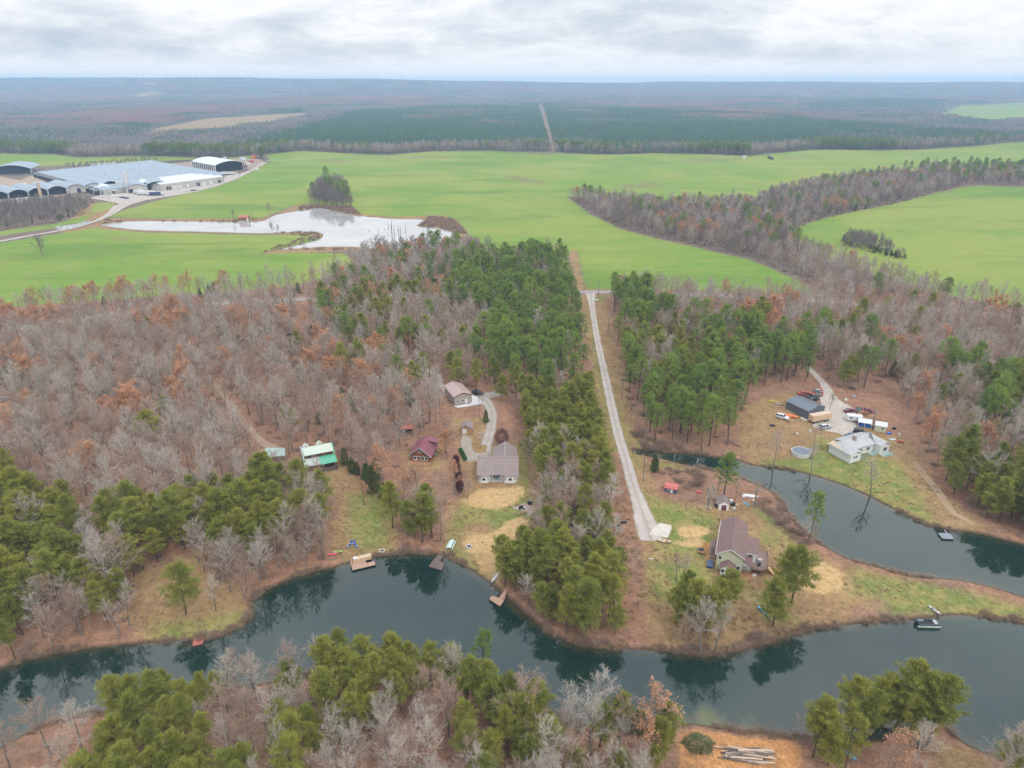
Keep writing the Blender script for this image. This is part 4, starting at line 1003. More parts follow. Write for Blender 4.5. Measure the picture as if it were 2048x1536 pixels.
for nm, c, w in ROADS:
    for i in range(0, len(c), 2): ok &= (q[:, 0] - c[i, 0]) ** 2 + (q[:, 1] - c[i, 1]) ** 2 > (w[i] / 2 + .3) ** 2
for p in CLEAR[-7:]: ok &= ~inside(p, q[:, 0], q[:, 1])
for bx_, by_, br_ in ((-4.6, 204, 9), (59.8, 160.8, 10), (123, 216, 12), (117, 250, 8), (64, 184, 3), (50, 193, 3), (99, 214, 4), (-30, 213, 7)): ok &= (q[:, 0] - bx_) ** 2 + (q[:, 1] - by_) ** 2 > br_ ** 2
q = q[ok & (vnoise(q[:, 0], q[:, 1], 7, 72) > -.2)]; s = r9.uniform(.12, .34, len(q))
scatter('grass_tufts', NG, np.column_stack([q, ground_z(q[:, 0], q[:, 1])]), [pidx['reeds', int(a)] for a in r9.integers(0, 2, len(q))], r9.uniform(0, 6.28, len(q)), np.stack([s * 1.6, s * 1.6, s], 1), 'tufts of dead grass and leaves on the yards', 'grass')

# ---------------------------------------------------------------- the forest beyond the fields, to the horizon
M_FPINE = leafy('far_needles', (.060, .135, .080), (.095, .185, .095), (.070, .130, .080), .1, .02)  # blue-green lift puts part of the distance haze into the needle colour
M_FBARE = bark('far_twigs', (.225, .190, .195), (.30, .255, .255))
M_FRUST = bark('far_russet', (.33, .165, .125), (.38, .20, .15))
def patch(seed, kind, R_=42.0, ntree=95):
    rgp = np.random.default_rng(seed); T = TB()
    a = rgp.uniform(-R_, R_, (ntree, 2))
    for x, y in a:
        hgt = rgp.uniform(12, 19); r = rgp.uniform(2.6, 4.6)
        green = kind == 'pine' and rgp.random() < .93 or kind == 'bare' and rgp.random() < .07 or kind == 'mix' and rgp.random() < .5
        n = 46 if green else 40
        u = unit(rgp.normal(size=(n, 3))); c = np.array([x, y, hgt * .66])
        b = c + u * np.array([r, r, hgt * .33]) * rgp.uniform(.45, 1, (n, 1))
        if green:
            b[:, :2] = (b[:, :2] - (x, y)) * np.clip(1.5 - b[:, 2:3] / hgt, .25, 1) + (x, y)
            T.slivers(b, b + unit(u + rgp.normal(0, .6, (n, 3))) * rgp.uniform(1.0, 1.9, (n, 1)), .95, 0, rgp)
        else:
            T.slivers(b * .4 + c * .6, b + np.array([0, 0, 1.0]), .5, 1 if kind != 'rust' or rgp.random() < .35 else 2, rgp)
            T.slivers(np.array([[x, y, 0.0]]), np.array([[x, y, hgt * .8]]), .6, 1, rgp)
    V, F, M = T.arrays()
    return mesh_np('forest_patch', V, F, [M_FPINE, M_FBARE, M_FRUST], M)
PK = ['pine', 'pine', 'bare', 'bare', 'mix', 'rust', 'rust']
NGF = scatter_group('forest_copies', [patch(200 + i, k) for i, k in enumerate(PK)])
PLANT = [poly(p, 14) for p in ([(420,292),(560,270),(640,240),(700,222),(850,212),(1076,210),(1092,300),(900,290),(700,285)], [(1092,212),(1250,214),(1400,222),(1600,232),(1700,240),(1900,255),(2048,275),(2500,300),(2048,296),(1800,292),(1600,290),(1400,288),(1120,300)],
                               [(-500,282),(0,280),(150,282),(200,290),(100,296),(-500,300)], [(880,165),(1000,172),(1020,178),(900,180)], [(1600,208),(1750,203),(1900,203),(1850,212),(1650,215)], [(430,228),(500,224),(600,214),(640,218),(560,224),(480,234)])]
r7 = np.random.default_rng(7)
pts, wh, szs = [], [], []
_a, _b = np.array(P0(1107, 306, 1)), np.array(P0(1081.5, 213, 1))
def CUTX(Y): return _a[0] + (Y - _a[1]) * (_b[0] - _a[0]) / (_b[1] - _a[1])
yy = np.arange(1375, 4150, 58)          # straight forest walls on both sides of the power-line cut
for sg in (-1, 1): pts.append(np.stack([CUTX(yy) + sg * (47 + .004 * (yy - 1375)), yy, ground_z(CUTX(yy), yy) - .5], 1)); wh.append(np.where(yy < 1500, 2, r7.integers(0, 2, len(yy)))); szs.append(np.ones((len(yy), 3)))
for y0, y1, cell, sc in ((1330, 3000, 56, 1.0), (3000, 5600, 100, 1.55), (5600, 9600, 165, 2.3)):
    hw = y1 * .82
    X, Y = np.meshgrid(np.arange(-hw, hw, cell), np.arange(y0, y1, cell)); X = X.ravel() + r7.uniform(-.4, .4, X.size) * cell; Y = Y.ravel() + r7.uniform(-.4, .4, Y.size) * cell
    ok = np.abs(X) < Y * .80 + 80
    m_ = 38 * sc
    for p in FIELDS + FARGREEN + TANFIELD: ok &= sdf(p, X, Y, 120) < -m_ * .95
    dcut = np.abs(X - CUTX(Y)); ok &= (dcut > 92 * sc) | (Y > 4150)
    X, Y = X[ok], Y[ok]
    n1_ = vnoise(X, Y, 260, 31) + .6 * vnoise(X, Y, 90, 32); n2_ = vnoise(X, Y, 700, 33) + .5 * vnoise(X, Y, 240, 34)
    k = np.where(n1_ > .45, 4, r7.integers(2, 4, len(X)))
    k = np.where((n2_ > .30) & (Y > 2200) & (Y < 6500), r7.integers(5, 7, len(X)), k)
    k = np.where((n1_ < -.75), r7.integers(0, 2, len(X)), k)
    for p in PLANT:
        i_ = inside(p, X, Y) & (n1_ < .62); k = np.where(i_, r7.integers(0, 2, len(X)), k)
    pts.append(np.stack([X, Y, ground_z(X, Y) - .5], 1)); wh.append(k); szs.append(np.stack([np.full(len(X), sc), np.full(len(X), sc), np.full(len(X), 1 + (sc - 1) * .22) * r7.uniform(.85, 1.1, len(X))], 1))
pts = np.concatenate(pts); wh = np.concatenate(wh); szs = np.concatenate(szs)
scatter('far_forest', NGF, pts, wh, r7.choice([0, 1.571, 3.142, 4.712], len(pts)) + np.where(np.abs(pts[:, 0] - CUTX(pts[:, 1])) < 90, -.03, r7.normal(0, .2, len(pts))), szs, 'hazy forest of pines and bare trees stretching to the horizon', 'forest')
# its front rows, tree by tree
X = r7.uniform(-1300, 1400, 15000); Y = r7.uniform(1250, 1560, 15000); ok = np.ones(len(X), bool)
dmin = np.full(len(X), -60.0)
for p in FIELDS: dmin = np.maximum(dmin, sdf(p, X, Y, 60))
ok = (dmin < -3) & (dmin > -55) & ~inside(CUT, X, Y); X, Y, = X[ok], Y[ok]
n1_ = vnoise(X, Y, 120, 35) + r7.normal(0, .3, len(X))
kk = [('lpine', 0) if a > .35 else ('bare', b) for a, b in zip(n1_, r7.integers(0, 7, len(X)))]
s = r7.uniform(.8, 1.1, len(X))
scatter('forest_edge', NG, np.stack([X, Y, ground_z(X, Y)], 1), [pidx[a] for a in kk], r7.uniform(0, 6.28, len(X)), np.stack([s, s, s], 1), 'pale trunks of the forest edge behind the far green field', 'forest')

# ---------------------------------------------------------------- the air: one even haze round the whole place
def box_mesh(name, lo, hi):
    V = [(x, y, z) for z in (lo[2], hi[2]) for y in (lo[1], hi[1]) for x in (lo[0], hi[0])]
    return mesh_np(name, V, [(0, 2, 3, 1), (4, 5, 7, 6), (0, 1, 5, 4), (2, 6, 7, 3), (0, 4, 6, 2), (1, 3, 7, 5)])
hz = link('haze', box_mesh('haze', (-12500, -3000, -60), (12500, 14500, float(GZ.max()) + 32)))
m, g = new_mat('haze'); pv = g.n('ShaderNodeVolumePrincipled', {'Color': (.50, .73, 1.0), 'Density': 1.35e-4, 'Anisotropy': 0.0})
g.n('ShaderNodeOutputMaterial', {'Volume': pv.outputs[0]}); hz.data.materials.append(m)
tag(hz, 'pale blue haze filling the air over the whole valley', 'haze', None, 'stuff')
print('trees', {k: len(v) for k, v in picked.items()}, 'rest', len(rest))

# ---------------------------------------------------------------- builders for made things
class MB:
    def __init__(s): s.v = []; s.f = []
    def add(s, V, F): n = len(s.v); s.v += [tuple(map(float, p)) for p in V]; s.f += [tuple(i + n for i in f) for f in F]; return s
    def hexa(s, b, t):
        """solid between a bottom quad and a top quad, both counter-clockwise from above"""
        return s.add(list(b) + list(t), [(3, 2, 1, 0), (4, 5, 6, 7), (0, 1, 5, 4), (1, 2, 6, 5), (2, 3, 7, 6), (3, 0, 4, 7)])
    def box(s, x0, x1, y0, y1, z0, z1):
        return s.hexa([(x0, y0, z0), (x1, y0, z0), (x1, y1, z0), (x0, y1, z0)], [(x0, y0, z1), (x1, y0, z1), (x1, y1, z1), (x0, y1, z1)])
    def beam(s, p, q, w, h=None):
        h = h or w; p, q = Vector(p), Vector(q); d = (q - p).normalized(); up = Vector((0, 0, 1)) if abs(d.z) < .9 else Vector((1, 0, 0))
        a = d.cross(up).normalized() * w / 2; b = a.cross(d).normalized() * h / 2
        V = [p - a - b, p + a - b, p + a + b, p - a + b, q - a - b, q + a - b, q + a + b, q - a + b]
        return s.add(V, [(3, 2, 1, 0), (4, 5, 6, 7), (0, 1, 5, 4), (1, 2, 6, 5), (2, 3, 7, 6), (3, 0, 4, 7)])
    def slab(s, quad, t=.14):
        """roof plane: top quad, thickness downward"""
        return s.hexa([(x, y, z - t) for x, y, z in quad], quad)
    def prism(s, pts, z0, z1):
        n = len(pts)
        return s.add([(x, y, z0) for x, y in pts] + [(x, y, z1) for x, y in pts], [tuple(range(n - 1, -1, -1)), tuple(range(n, 2 * n))] + [(i, (i + 1) % n, n + (i + 1) % n, n + i) for i in range(n)])
    def tube(s, p, q, r, r2=None, n=8):
        r2 = r if r2 is None else r2; p, q = Vector(p), Vector(q); d = (q - p).normalized(); up = Vector((0, 0, 1)) if abs(d.z) < .9 else Vector((1, 0, 0))
        a = d.cross(up).normalized(); b = a.cross(d)
        V = [p + (a * math.cos(k / n * 6.28318) + b * math.sin(k / n * 6.28318)) * r for k in range(n)] + [q + (a * math.cos(k / n * 6.28318) + b * math.sin(k / n * 6.28318)) * r2 for k in range(n)]
        return s.add(V, [tuple(range(n - 1, -1, -1)), tuple(range(n, 2 * n))] + [(i, (i + 1) % n, n + (i + 1) % n, n + i) for i in range(n)])
    def extrude_y(s, prof, y0, y1):
        """closed x,z outline swept along y"""
        n = len(prof)
        return s.add([(x, y0, z) for x, z in prof] + [(x, y1, z) for x, z in prof], [tuple(range(n)), tuple(range(2 * n - 1, n - 1, -1))] + [(i, n + i, n + (i + 1) % n, (i + 1) % n) for i in range(n)])
    def build(s, name, m, parent=None, smooth=False):
        me = bpy.data.meshes.new(name); me.from_pydata(s.v, [], s.f); me.materials.append(m); me.update()
        if smooth: me.polygons.foreach_set('use_smooth', [True] * len(me.polygons))
        return link(name, me, parent)
def part(name, m, parent, fn, smooth=False):
    b = MB(); fn(b); return b.build(name, m, parent, smooth)
def bx(name, m, parent, *b):
    q = MB()
    for k in b: q.box(*k)
    return q.build(name, m, parent)

M = dict(
 white=ribbed('white_siding', (.66, .665, .67), .22, 2, .6, .3, var=.04, stain=(.52, .52, .50), depth=.4), glass=mat('window_glass', (.035, .045, .055), .08, .6, var=.1), trim=mat('white_trim', (.58, .58, .57), .6, var=.05),
 brown_roof=ribbed('brown_shingles', (.205, .165, .160), .22, 1, .92, .1, var=.24, stain=(.150, .122, .120), depth=.35), mauve_roof=ribbed('mauve_shingles', (.165, .112, .105), .22, 1, .92, .1, var=.24, stain=(.135, .098, .098), depth=.35),
 ridge=mat('ridge_shingles', (.25, .205, .20), .9, var=.1), log=ribbed('log_wall', (.20, .075, .032), .30, 2, .7, .3, var=.2, depth=.8), dark_log=ribbed('dark_log_wall', (.075, .05, .034), .30, 2, .8, .2, var=.2, depth=.8),
 pale_green=ribbed('weathered_green_metal', (.38, .43, .37), .45, 0, .5, .4, var=.06, stain=(.33, .40, .35), depth=.25), teal=ribbed('teal_metal', (.075, .31, .20), .45, 0, .45, .4, var=.1, stain=(.15, .38, .29), depth=.25), grey_green=ribbed('faded_green_metal', (.34, .40, .37), .45, 0, .5, .4, var=.1, stain=(.30, .33, .31), depth=.25),
 carport=ribbed('carport_metal', (.25, .34, .31), .5, 0, .5, .4, var=.12, stain=(.33, .38, .37), depth=.25),
 red_roof=ribbed('red_metal', (.20, .062, .080), .45, 1, .42, .45, var=.1, stain=(.28, .12, .145), depth=.25), rust_roof=mat('rusty_roof', (.33, .115, .085), .8, var=.25), cedar=mat('cedar_boards', (.34, .20, .11), .8, var=.2, scale=3), brick=mat('red_brick', (.27, .10, .06), .9, var=.25, scale=5),
 stone=mat('stone_skirt', (.30, .245, .20), .9, var=.35, scale=2.2), pink_metal=ribbed('brown_red_metal', (.31, .225, .215), .5, 1, .5, .4, var=.1, stain=(.345, .275, .265), depth=.2), taupe=ribbed('taupe_metal_wall', (.33, .285, .255), .45, 0, .55, .35, var=.06, depth=.3), brown_trim=mat('brown_trim', (.10, .065, .05), .6),
 grey_shingle=ribbed('grey_shingles', (.33, .335, .34), .22, 1, .92, .1, var=.2, stain=(.235, .24, .25), depth=.3), tan_felt=mat('bare_roof_felt', (.43, .335, .25), .9, var=.12), green_stain=mat('green_stained_timber', (.28, .37, .335), .8, var=.12), white_wall=ribbed('pale_siding', (.60, .63, .61), .2, 2, .6, .3, var=.05, depth=.35),
 dark_metal=ribbed('charcoal_metal', (.085, .105, .135), .4, 0, .4, .5, var=.08, depth=.25), mid_metal=ribbed('slate_wall_metal', (.105, .12, .145), .4, 0, .5, .4, var=.08, depth=.3), conc=mat('plinth_concrete', (.42, .39, .35), .9, var=.15),
 yellow_siding=ribbed('cream_siding', (.47, .48, .34), .2, 2, .65, .3, var=.08, stain=(.42, .47, .38), depth=.3), deck=ribbed('deck_boards', (.215, .155, .13), .15, 0, .85, .2, var=.2, depth=.6), rail=mat('brown_rail', (.18, .11, .085), .8, var=.2), deck_grey=ribbed('grey_deck_boards', (.125, .098, .085), .16, 1, .9, .2, var=.3, depth=.6), deck_tan=ribbed('tan_deck_boards', (.33, .215, .16), .15, 0, .8, .25, var=.1, depth=.5),
 deck_red=ribbed('red_deck_boards', (.30, .105, .085), .15, 0, .8, .25, var=.12, depth=.5), deck_blue=ribbed('blue_grey_boards', (.185, .205, .235), .16, 0, .8, .3, var=.1, depth=.4), post=mat('wet_post', (.075, .055, .045), .8), pole=mat('pole_timber', (.14, .115, .095), .9, var=.2), steel=mat('dull_steel', (.34, .35, .36), .45, .5, .3), black=mat('black_plastic', (.02, .02, .022), .5),
 rubber=mat('tyre_rubber', (.025, .025, .025), .9), blue=mat('blue_canvas', (.025, .09, .33), .7), lblue=mat('light_blue_plastic', (.13, .36, .55), .4), teal_p=mat('teal_plastic', (.05, .32, .38), .4), yellow=mat('yellow_plastic', (.48, .37, .05), .4), orange=mat('orange_plastic', (.62, .17, .05), .5, stain=(.55, .25, .12)), redp=mat('red_plastic', (.38, .04, .035), .45), pink=mat('pink_plastic', (.62, .10, .16), .45), lime=mat('lime_plastic', (.28, .38, .08), .45),
 whitep=mat('white_plastic', (.50, .50, .50), .4, var=.06), aqua=mat('pale_aqua_paint', (.42, .52, .50), .5), pool=mat('pool_cover', (.115, .135, .175), .5, var=.15), tan_box=ribbed('tan_trailer_sides', (.52, .355, .235), .6, 0, .6, .3, var=.06, depth=.2), blue_tarp=mat('blue_tarp', (.04, .12, .42), .6, var=.25), red_door=mat('dark_red_door', (.14, .035, .045), .6), navy=ribbed('navy_siding', (.075, .095, .16), .2, 2, .6, .3, var=.08), coral=ribbed('coral_metal', (.42, .11, .10), .3, 0, .5, .4, var=.06),
 bark_log=mat('felled_log_bark', (.24, .185, .15), .9, var=.4, scale=3), cut=mat('cut_wood', (.44, .30, .17), .9), galv=ribbed('galvanised_roof', (.195, .245, .30), .9, 0, .45, .45, .15, var=.06, stain=(.23, .28, .33), depth=.3), white_roof=ribbed('white_metal_roof', (.44, .46, .49), 1.2, 0, .5, .4, var=.04, stain=(.37, .40, .44), depth=.3), block=mat('block_wall', (.40, .385, .36), .85, var=.14, scale=.3), shade=mat('barn_lining', (.03, .035, .05), .9), brown_wall=mat('brown_boards', (.16, .10, .07), .85), maroon_p=mat('maroon_paint', (.14, .02, .045), .35, .5), green_p=mat('dark_green_paint', (.02, .055, .045), .3, .5), blue_p=mat('navy_paint', (.03, .05, .12), .3, .5), white_p=mat('white_paint', (.52, .53, .54), .3, .5, var=.05), silver_p=mat('silver_paint', (.40, .42, .44), .3, .5, .3, var=.06), black_p=mat('black_paint', (.02, .022, .026), .25, .5), red_p=mat('red_paint', (.36, .055, .035), .35, .5, var=.15), rust_p=mat('rusty_paint', (.30, .12, .07), .7, var=.3), green_tank=mat('pale_green_tank', (.45, .50, .45), .6), grey_rock=mat('grey_rock', (.42, .42, .42), .9, var=.2))  # shade: near-black colour stands in for the dark inside barns and openings

def onwall(o, a, u, v, n): return (o[0] + u * math.cos(a) + n * math.sin(a), o[1] + u * math.sin(a) - n * math.cos(a), v)
def wbox(mb, o, a, u0, u1, v0, v1, n0, n1):
    b = [onwall(o, a, u0, v0, n1), onwall(o, a, u1, v0, n1), onwall(o, a, u1, v0, n0), onwall(o, a, u0, v0, n0)]
    mb.hexa(b, [(x, y, v1) for x, y, _ in b])
def window(par, o, a, u, v, w, h, frame=None, fw=.12, bars=True):
    """frame with its pane; u along the wall, v height of the centre"""
    f = MB(); frame = frame or M['trim']
    wbox(f, o, a, u - w/2 - fw, u + w/2 + fw, v + h/2, v + h/2 + fw, -.02, .08); wbox(f, o, a, u - w/2 - fw, u + w/2 + fw, v - h/2 - fw, v - h/2, -.02, .10)
    wbox(f, o, a, u - w/2 - fw, u - w/2, v - h/2, v + h/2, -.02, .08); wbox(f, o, a, u + w/2, u + w/2 + fw, v - h/2, v + h/2, -.02, .08)
    if bars and w > 1.1: wbox(f, o, a, u - .04, u + .04, v - h/2, v + h/2, .02, .07)
    fo = f.build('window', frame, par)
    p = MB(); wbox(p, o, a, u - w/2, u + w/2, v - h/2, v + h/2, -.01, .03); p.build('pane', M['glass'], fo)
def door(par, o, a, u, v0, w, h, m=None, handle=True):
    d = MB(); wbox(d, o, a, u - w/2, u + w/2, v0, v0 + h, -.02, .07); do = d.build('door', m or M['trim'], par)
    if handle:
        q = MB(); wbox(q, o, a, u + w*.36, u + w*.36 + .08, v0 + h*.45, v0 + h*.45 + .12, .07, .13); q.build('handle', M['black'], do)
    return do
def gable_y(mb, x0, x1, y0, y1, z0, ze, zr, xr=None):
    """walls under a ridge that runs along y"""
    xr = (x0 + x1) / 2 if xr is None else xr
    mb.extrude_y([(x0, z0), (x1, z0), (x1, ze), (xr, zr), (x0, ze)], y0, y1)
def roof_y(mb, x0, x1, y0, y1, ze, zr, ov=.35, t=.16, xr=None):
    xr = (x0 + x1) / 2 if xr is None else xr
    s1 = (zr - ze) / (xr - x0); s2 = (zr - ze) / (x1 - xr); k = .06
    mb.slab([(x0 - ov, y0 - ov, ze - ov * s1 + k + t), (xr, y0 - ov, zr + k + t), (xr, y1 + ov, zr + k + t), (x0 - ov, y1 + ov, ze - ov * s1 + k + t)], t)
    mb.slab([(xr, y0 - ov, zr + k + t), (x1 + ov, y0 - ov, ze - ov * s2 + k + t), (x1 + ov, y1 + ov, ze - ov * s2 + k + t), (xr, y1 + ov, zr + k + t)], t)
def gable_x(mb, x0, x1, y0, y1, z0, ze, zr):
    ym = (y0 + y1) / 2; V = [(x, y, z) for x in (x0, x1) for y, z in ((y0, z0), (y1, z0), (y1, ze), (ym, zr), (y0, ze))]
    mb.add(V, [(4, 3, 2, 1, 0), (5, 6, 7, 8, 9), (0, 1, 6, 5), (1, 2, 7, 6), (2, 3, 8, 7), (3, 4, 9, 8), (4, 0, 5, 9)])
def roof_x(mb, x0, x1, y0, y1, ze, zr, ov=.35, t=.16):
    ym = (y0 + y1) / 2; s = (zr - ze) / (ym - y0); k = .06
    mb.slab([(x0 - ov, y0 - ov, ze - ov * s + k + t), (x1 + ov, y0 - ov, ze - ov * s + k + t), (x1 + ov, ym, zr + k + t), (x0 - ov, ym, zr + k + t)], t)
    mb.slab([(x0 - ov, ym, zr + k + t), (x1 + ov, ym, zr + k + t), (x1 + ov, y1 + ov, ze - ov * s + k + t), (x0 - ov, y1 + ov, ze - ov * s + k + t)], t)
def railing(par, pts, z, h=1.0, m=None, step=1.6, closed=False):
    b = MB(); m = m or M['rail']
    for p, q in zip(pts[:-1], pts[1:]):
        b.beam((*p, z + h), (*q, z + h), .10, .07); b.beam((*p, z + .25), (*q, z + .25), .05, .05)
        L = math.hypot(q[0] - p[0], q[1] - p[1]); n = max(1, int(L / .3))
        for i in range(n + 1):
            t = i / n; x, y = p[0] + (q[0] - p[0]) * t, p[1] + (q[1] - p[1]) * t
            w = .10 if i % 5 == 0 else .04
            b.box(x - w/2, x + w/2, y - w/2, y + w/2, z, z + h - .03)
    return b.build('railing', m, par)
def stairs(par, x0, x1, y_top, y_bot, z_top, z_bot, m, n=6, name='steps'):
    b = MB()
    for i in range(n):
        z = z_top + (z_bot - z_top) * (i + .5) / n; ya = y_top + (y_bot - y_top) * i / n; yb = y_top + (y_bot - y_top) * (i + 1.1) / n
        b.box(x0, x1, min(ya, yb), max(ya, yb), z - .06, z)
    b.beam((x0 + .05, y_top, z_top - .15), (x0 + .05, y_bot, z_bot - .05), .08, .22); b.beam((x1 - .05, y_top, z_top - .15), (x1 - .05, y_bot, z_bot - .05), .08, .22)
    return b.build(name, m, par)

# ---- white house with the brown roof
h = root('house', (-4.6, 204.0, gz(-4.6, 204)), 0, 'white house with brown shingle roof and two rounded front bays', 'house')
w = MB(); gable_x(w, -6.3, 6.3, -3.9, 6.0, -.3, 3.0, 5.1); gable_y(w, -1.6, 6.0, 5.0, 11.6, -.3, 3.0, 5.0); w.build('wall', M['white'], h)
def bay(mb, x0, x1, yf, z0, z1):
    xm, r = (x0 + x1) / 2, (x1 - x0) / 2
    mb.prism([(x1, -3.8), (x0, -3.8)][::-1] + [(x1, yf + 1.25), (xm + r * .82, yf + .42), (xm + r * .42, yf), (xm - r * .42, yf), (xm - r * .82, yf + .42), (x0, yf + 1.25)], z0, z1)
for x0, x1 in ((-6.3, -2.5), (1.7, 6.3)):
    b = part('bay', M['white'], h, lambda q: bay(q, x0, x1, -6.6, -.3, 2.75)); xm = (x0 + x1) / 2; r = (x1 - x0) / 2
    part('bay_skirt', M['tan_felt'], b, lambda q: bay(q, x0 - .05, x1 + .05, -6.66, -.28, .18))
    window(h, (xm, -6.6), 0, 0, 1.5, 1.05, .85)
    for sg in (-1, 1):
        bx('shutter', M['blue_p'], h, (xm + sg * r * .68 - .16, xm + sg * r * .68 + .16, -6.42 if abs(sg) else 0, -6.28, 1.65, 2.05), (xm + sg * r * .68 - .16, xm + sg * r * .68 + .16, -6.42, -6.28, 1.05, 1.45))
rf = MB(); t = .16
rf.slab([(-6.75, -6.1, 2.82), (6.75, -6.1, 2.82), (6.75, 1.05, 5.45), (-6.75, 1.05, 5.45)], t); rf.slab([(-6.75, 1.05, 5.45), (6.75, 1.05, 5.45), (6.75, 6.5, 3.1), (-6.75, 6.5, 3.1)], t)
ro = rf.build('roof', M['brown_roof'], h)
part('wing_roof', M['brown_roof'], ro, lambda q: roof_y(q, -1.6, 6.0, 1.2, 11.6, 3.05, 5.22, .4))
part('ridge_cap', M['ridge'], ro, lambda q: q.beam((-6.8, 1.05, 5.5), (6.8, 1.05, 5.5), .35, .08)); part('ridge_cap', M['ridge'], ro, lambda q: q.beam((2.2, 1.3, 5.5), (2.2, 12.0, 5.5), .35, .08))
for x0, x1 in ((-6.3, -2.5), (1.7, 6.3)):
    xm = (x0 + x1) / 2; r = (x1 - x0) / 2 + .3
    pts = [(xm + r, -5.4), (xm + r * .85, -6.3), (xm + r * .42, -6.95), (xm - r * .42, -6.95), (xm - r * .85, -6.3), (xm - r, -5.4)]
    q = MB(); n = len(pts); q.add([(x, y, 2.78) for x, y in pts] + [(xm, -3.6, 4.02)], [(i + 1, i, n) for i in range(n - 1)]); q.add([(x, y, 2.68) for x, y in pts] + [(x, y, 2.79) for x, y in pts], [(i, n + i, n + i + 1, i + 1) for i in range(n - 1)])
    q.build('bay_roof', M['brown_roof'], ro)
window(h, (-.4, -3.9), 0, -.75, 1.3, .7, 1.5); window(h, (-.4, -3.9), 0, .8, 1.3, .7, 1.5); door(h, (-.4, -3.9), 0, 0.02, .1, .8, 2.1, M['teal_p'])
for x in (-2.3, -1.5, .8, 1.5): bx('porch_column', M['trim'], h, (x - .1, x + .1, -5.85, -5.65, .1, 2.75))
bx('porch_floor', M['conc'], h, (-2.45, 1.65, -5.9, -3.95, -.2, .1)); stairs(h, -1.2, .6, -5.9, -7.0, .1, -.35, M['brick'], 4)
bx('gas_meter_cabinet', M['whitep'], h, (6.35, 6.9, -3.2, -2.5, .2, 1.3)); part('chimney_flue', M['steel'], h, lambda q: q.tube((-3.2, 2.5, 4.6), (-3.2, 2.5, 5.7), .1))

# ---- log house with the green roof
p = P0(634, 945, 1.5); h = root('log_house', (p[0], p[1] + 4.2, gz(p[0], p[1] + 4.2)), R(24), 'log house with pale green metal roof and clerestory windows', 'house')
w = MB(); w.extrude_y([(-4.5, 2.6), (4.5, 2.6), (4.5, 3.1), (-4.5, 3.1)], -3.2, 4.0); w.box(-4.5, 4.5, -3.2, 4.0, -.3, 2.6); w.build('wall', M['dark_log'], h)
V = [(x, y, z) for x in (-4.45, 4.45) for y, z in ((-3.15, 2.9), (3.95, 2.9), (3.95, 3.4), (1.2, 6.6), (-1.9, 5.3), (-1.9, 4.2))]
q = MB(); q.add(V, [(5, 4, 3, 2, 1, 0), (6, 7, 8, 9, 10, 11)] + [(i, (i + 1) % 6, 6 + (i + 1) % 6, 6 + i) for i in range(6)]); q.build('upper_wall', M['log'], h)
q = MB(); q.slab([(-4.9, -2.4, 5.65), (4.5, -2.4, 5.65), (4.5, 1.2, 6.95), (-4.9, 1.2, 6.95)], .12); ro = q.build('roof', M['pale_green'], h)
part('back_roof', M['grey_green'], ro, lambda q: q.slab([(-5.0, 1.22, 6.93), (4.95, 1.22, 6.93), (4.95, 4.6, 3.2), (-5.0, 4.6, 3.2)], .12))
part('roof_verge', M['teal'], ro, lambda q: q.slab([(4.52, -2.3, 4.5), (5.0, -2.3, 4.5), (5.0, 1.2, 6.93), (4.52, 1.2, 6.93)], .12)); part('roof_verge', M['grey_green'], ro, lambda q: q.slab([(-5.4, -2.3, 4.5), (-4.92, -2.3, 4.5), (-4.92, 1.2, 6.9), (-5.4, 1.2, 6.9)], .12))
part('porch_roof', M['teal'], ro, lambda q: q.slab([(-.3, -4.9, 2.75), (5.0, -4.9, 2.75), (5.0, -1.92, 4.3), (-.3, -1.92, 4.3)], .12)); part('side_porch_roof', M['grey_green'], ro, lambda q: q.slab([(-5.4, -4.6, 2.85), (-.34, -4.6, 2.85), (-.34, -1.92, 4.28), (-5.4, -1.92, 4.28)], .12))
for x in (-3.6, .9):
    part('dormer', M['pale_green'], ro, lambda q: (q.slab([(x - 1.0, 1.1, 6.6), (x, 1.1, 7.55), (x, 3.6, 7.55), (x - 1.0, 3.6, 6.6)], .1), q.slab([(x, 1.1, 7.55), (x + 1.0, 1.1, 6.6), (x + 1.0, 3.6, 6.6), (x, 3.6, 7.55)], .1)))
for u in (-3.5, -2.6, -.4, .35, 2.6, 3.4): window(h, (0, -1.9), 0, u, 4.78, .6, .55, M['brown_trim'], .06, False)
bx('porch_deck', M['deck_grey'], h, (-.2, 4.9, -5.6, -3.25, .3, .5)); bx('porch_skirt', M['stone'], h, (-.1, 4.8, -5.5, -3.3, -.5, .3)); railing(h, [(4.9, -3.3), (4.9, -5.6), (-.2, -5.6)], .5, .95, M['brown_wall'])
for x in (-5.2, -.4, 2.4, 4.8): bx('porch_post', M['dark_log'], h, (x - .09, x + .09, -4.75, -4.57, 0, 2.75))
stairs(h, -2.1, -.35, -4.0, -6.0, .5, -.4, M['brick'], 5, 'brick_steps'); door(h, (0, -3.2), 0, -2.5, .4, .9, 2.0, M['log']); window(h, (0, -3.2), 0, 2.6, 1.6, 1.2, 1.0, M['brown_trim'])
part('chimney', M['steel'], h, lambda q: (q.tube((-5.25, 2.0, 0), (-5.25, 2.0, 6.6), .28), q.tube((-5.25, 2.0, 6.65), (-5.25, 2.0, 7.0), .4)))

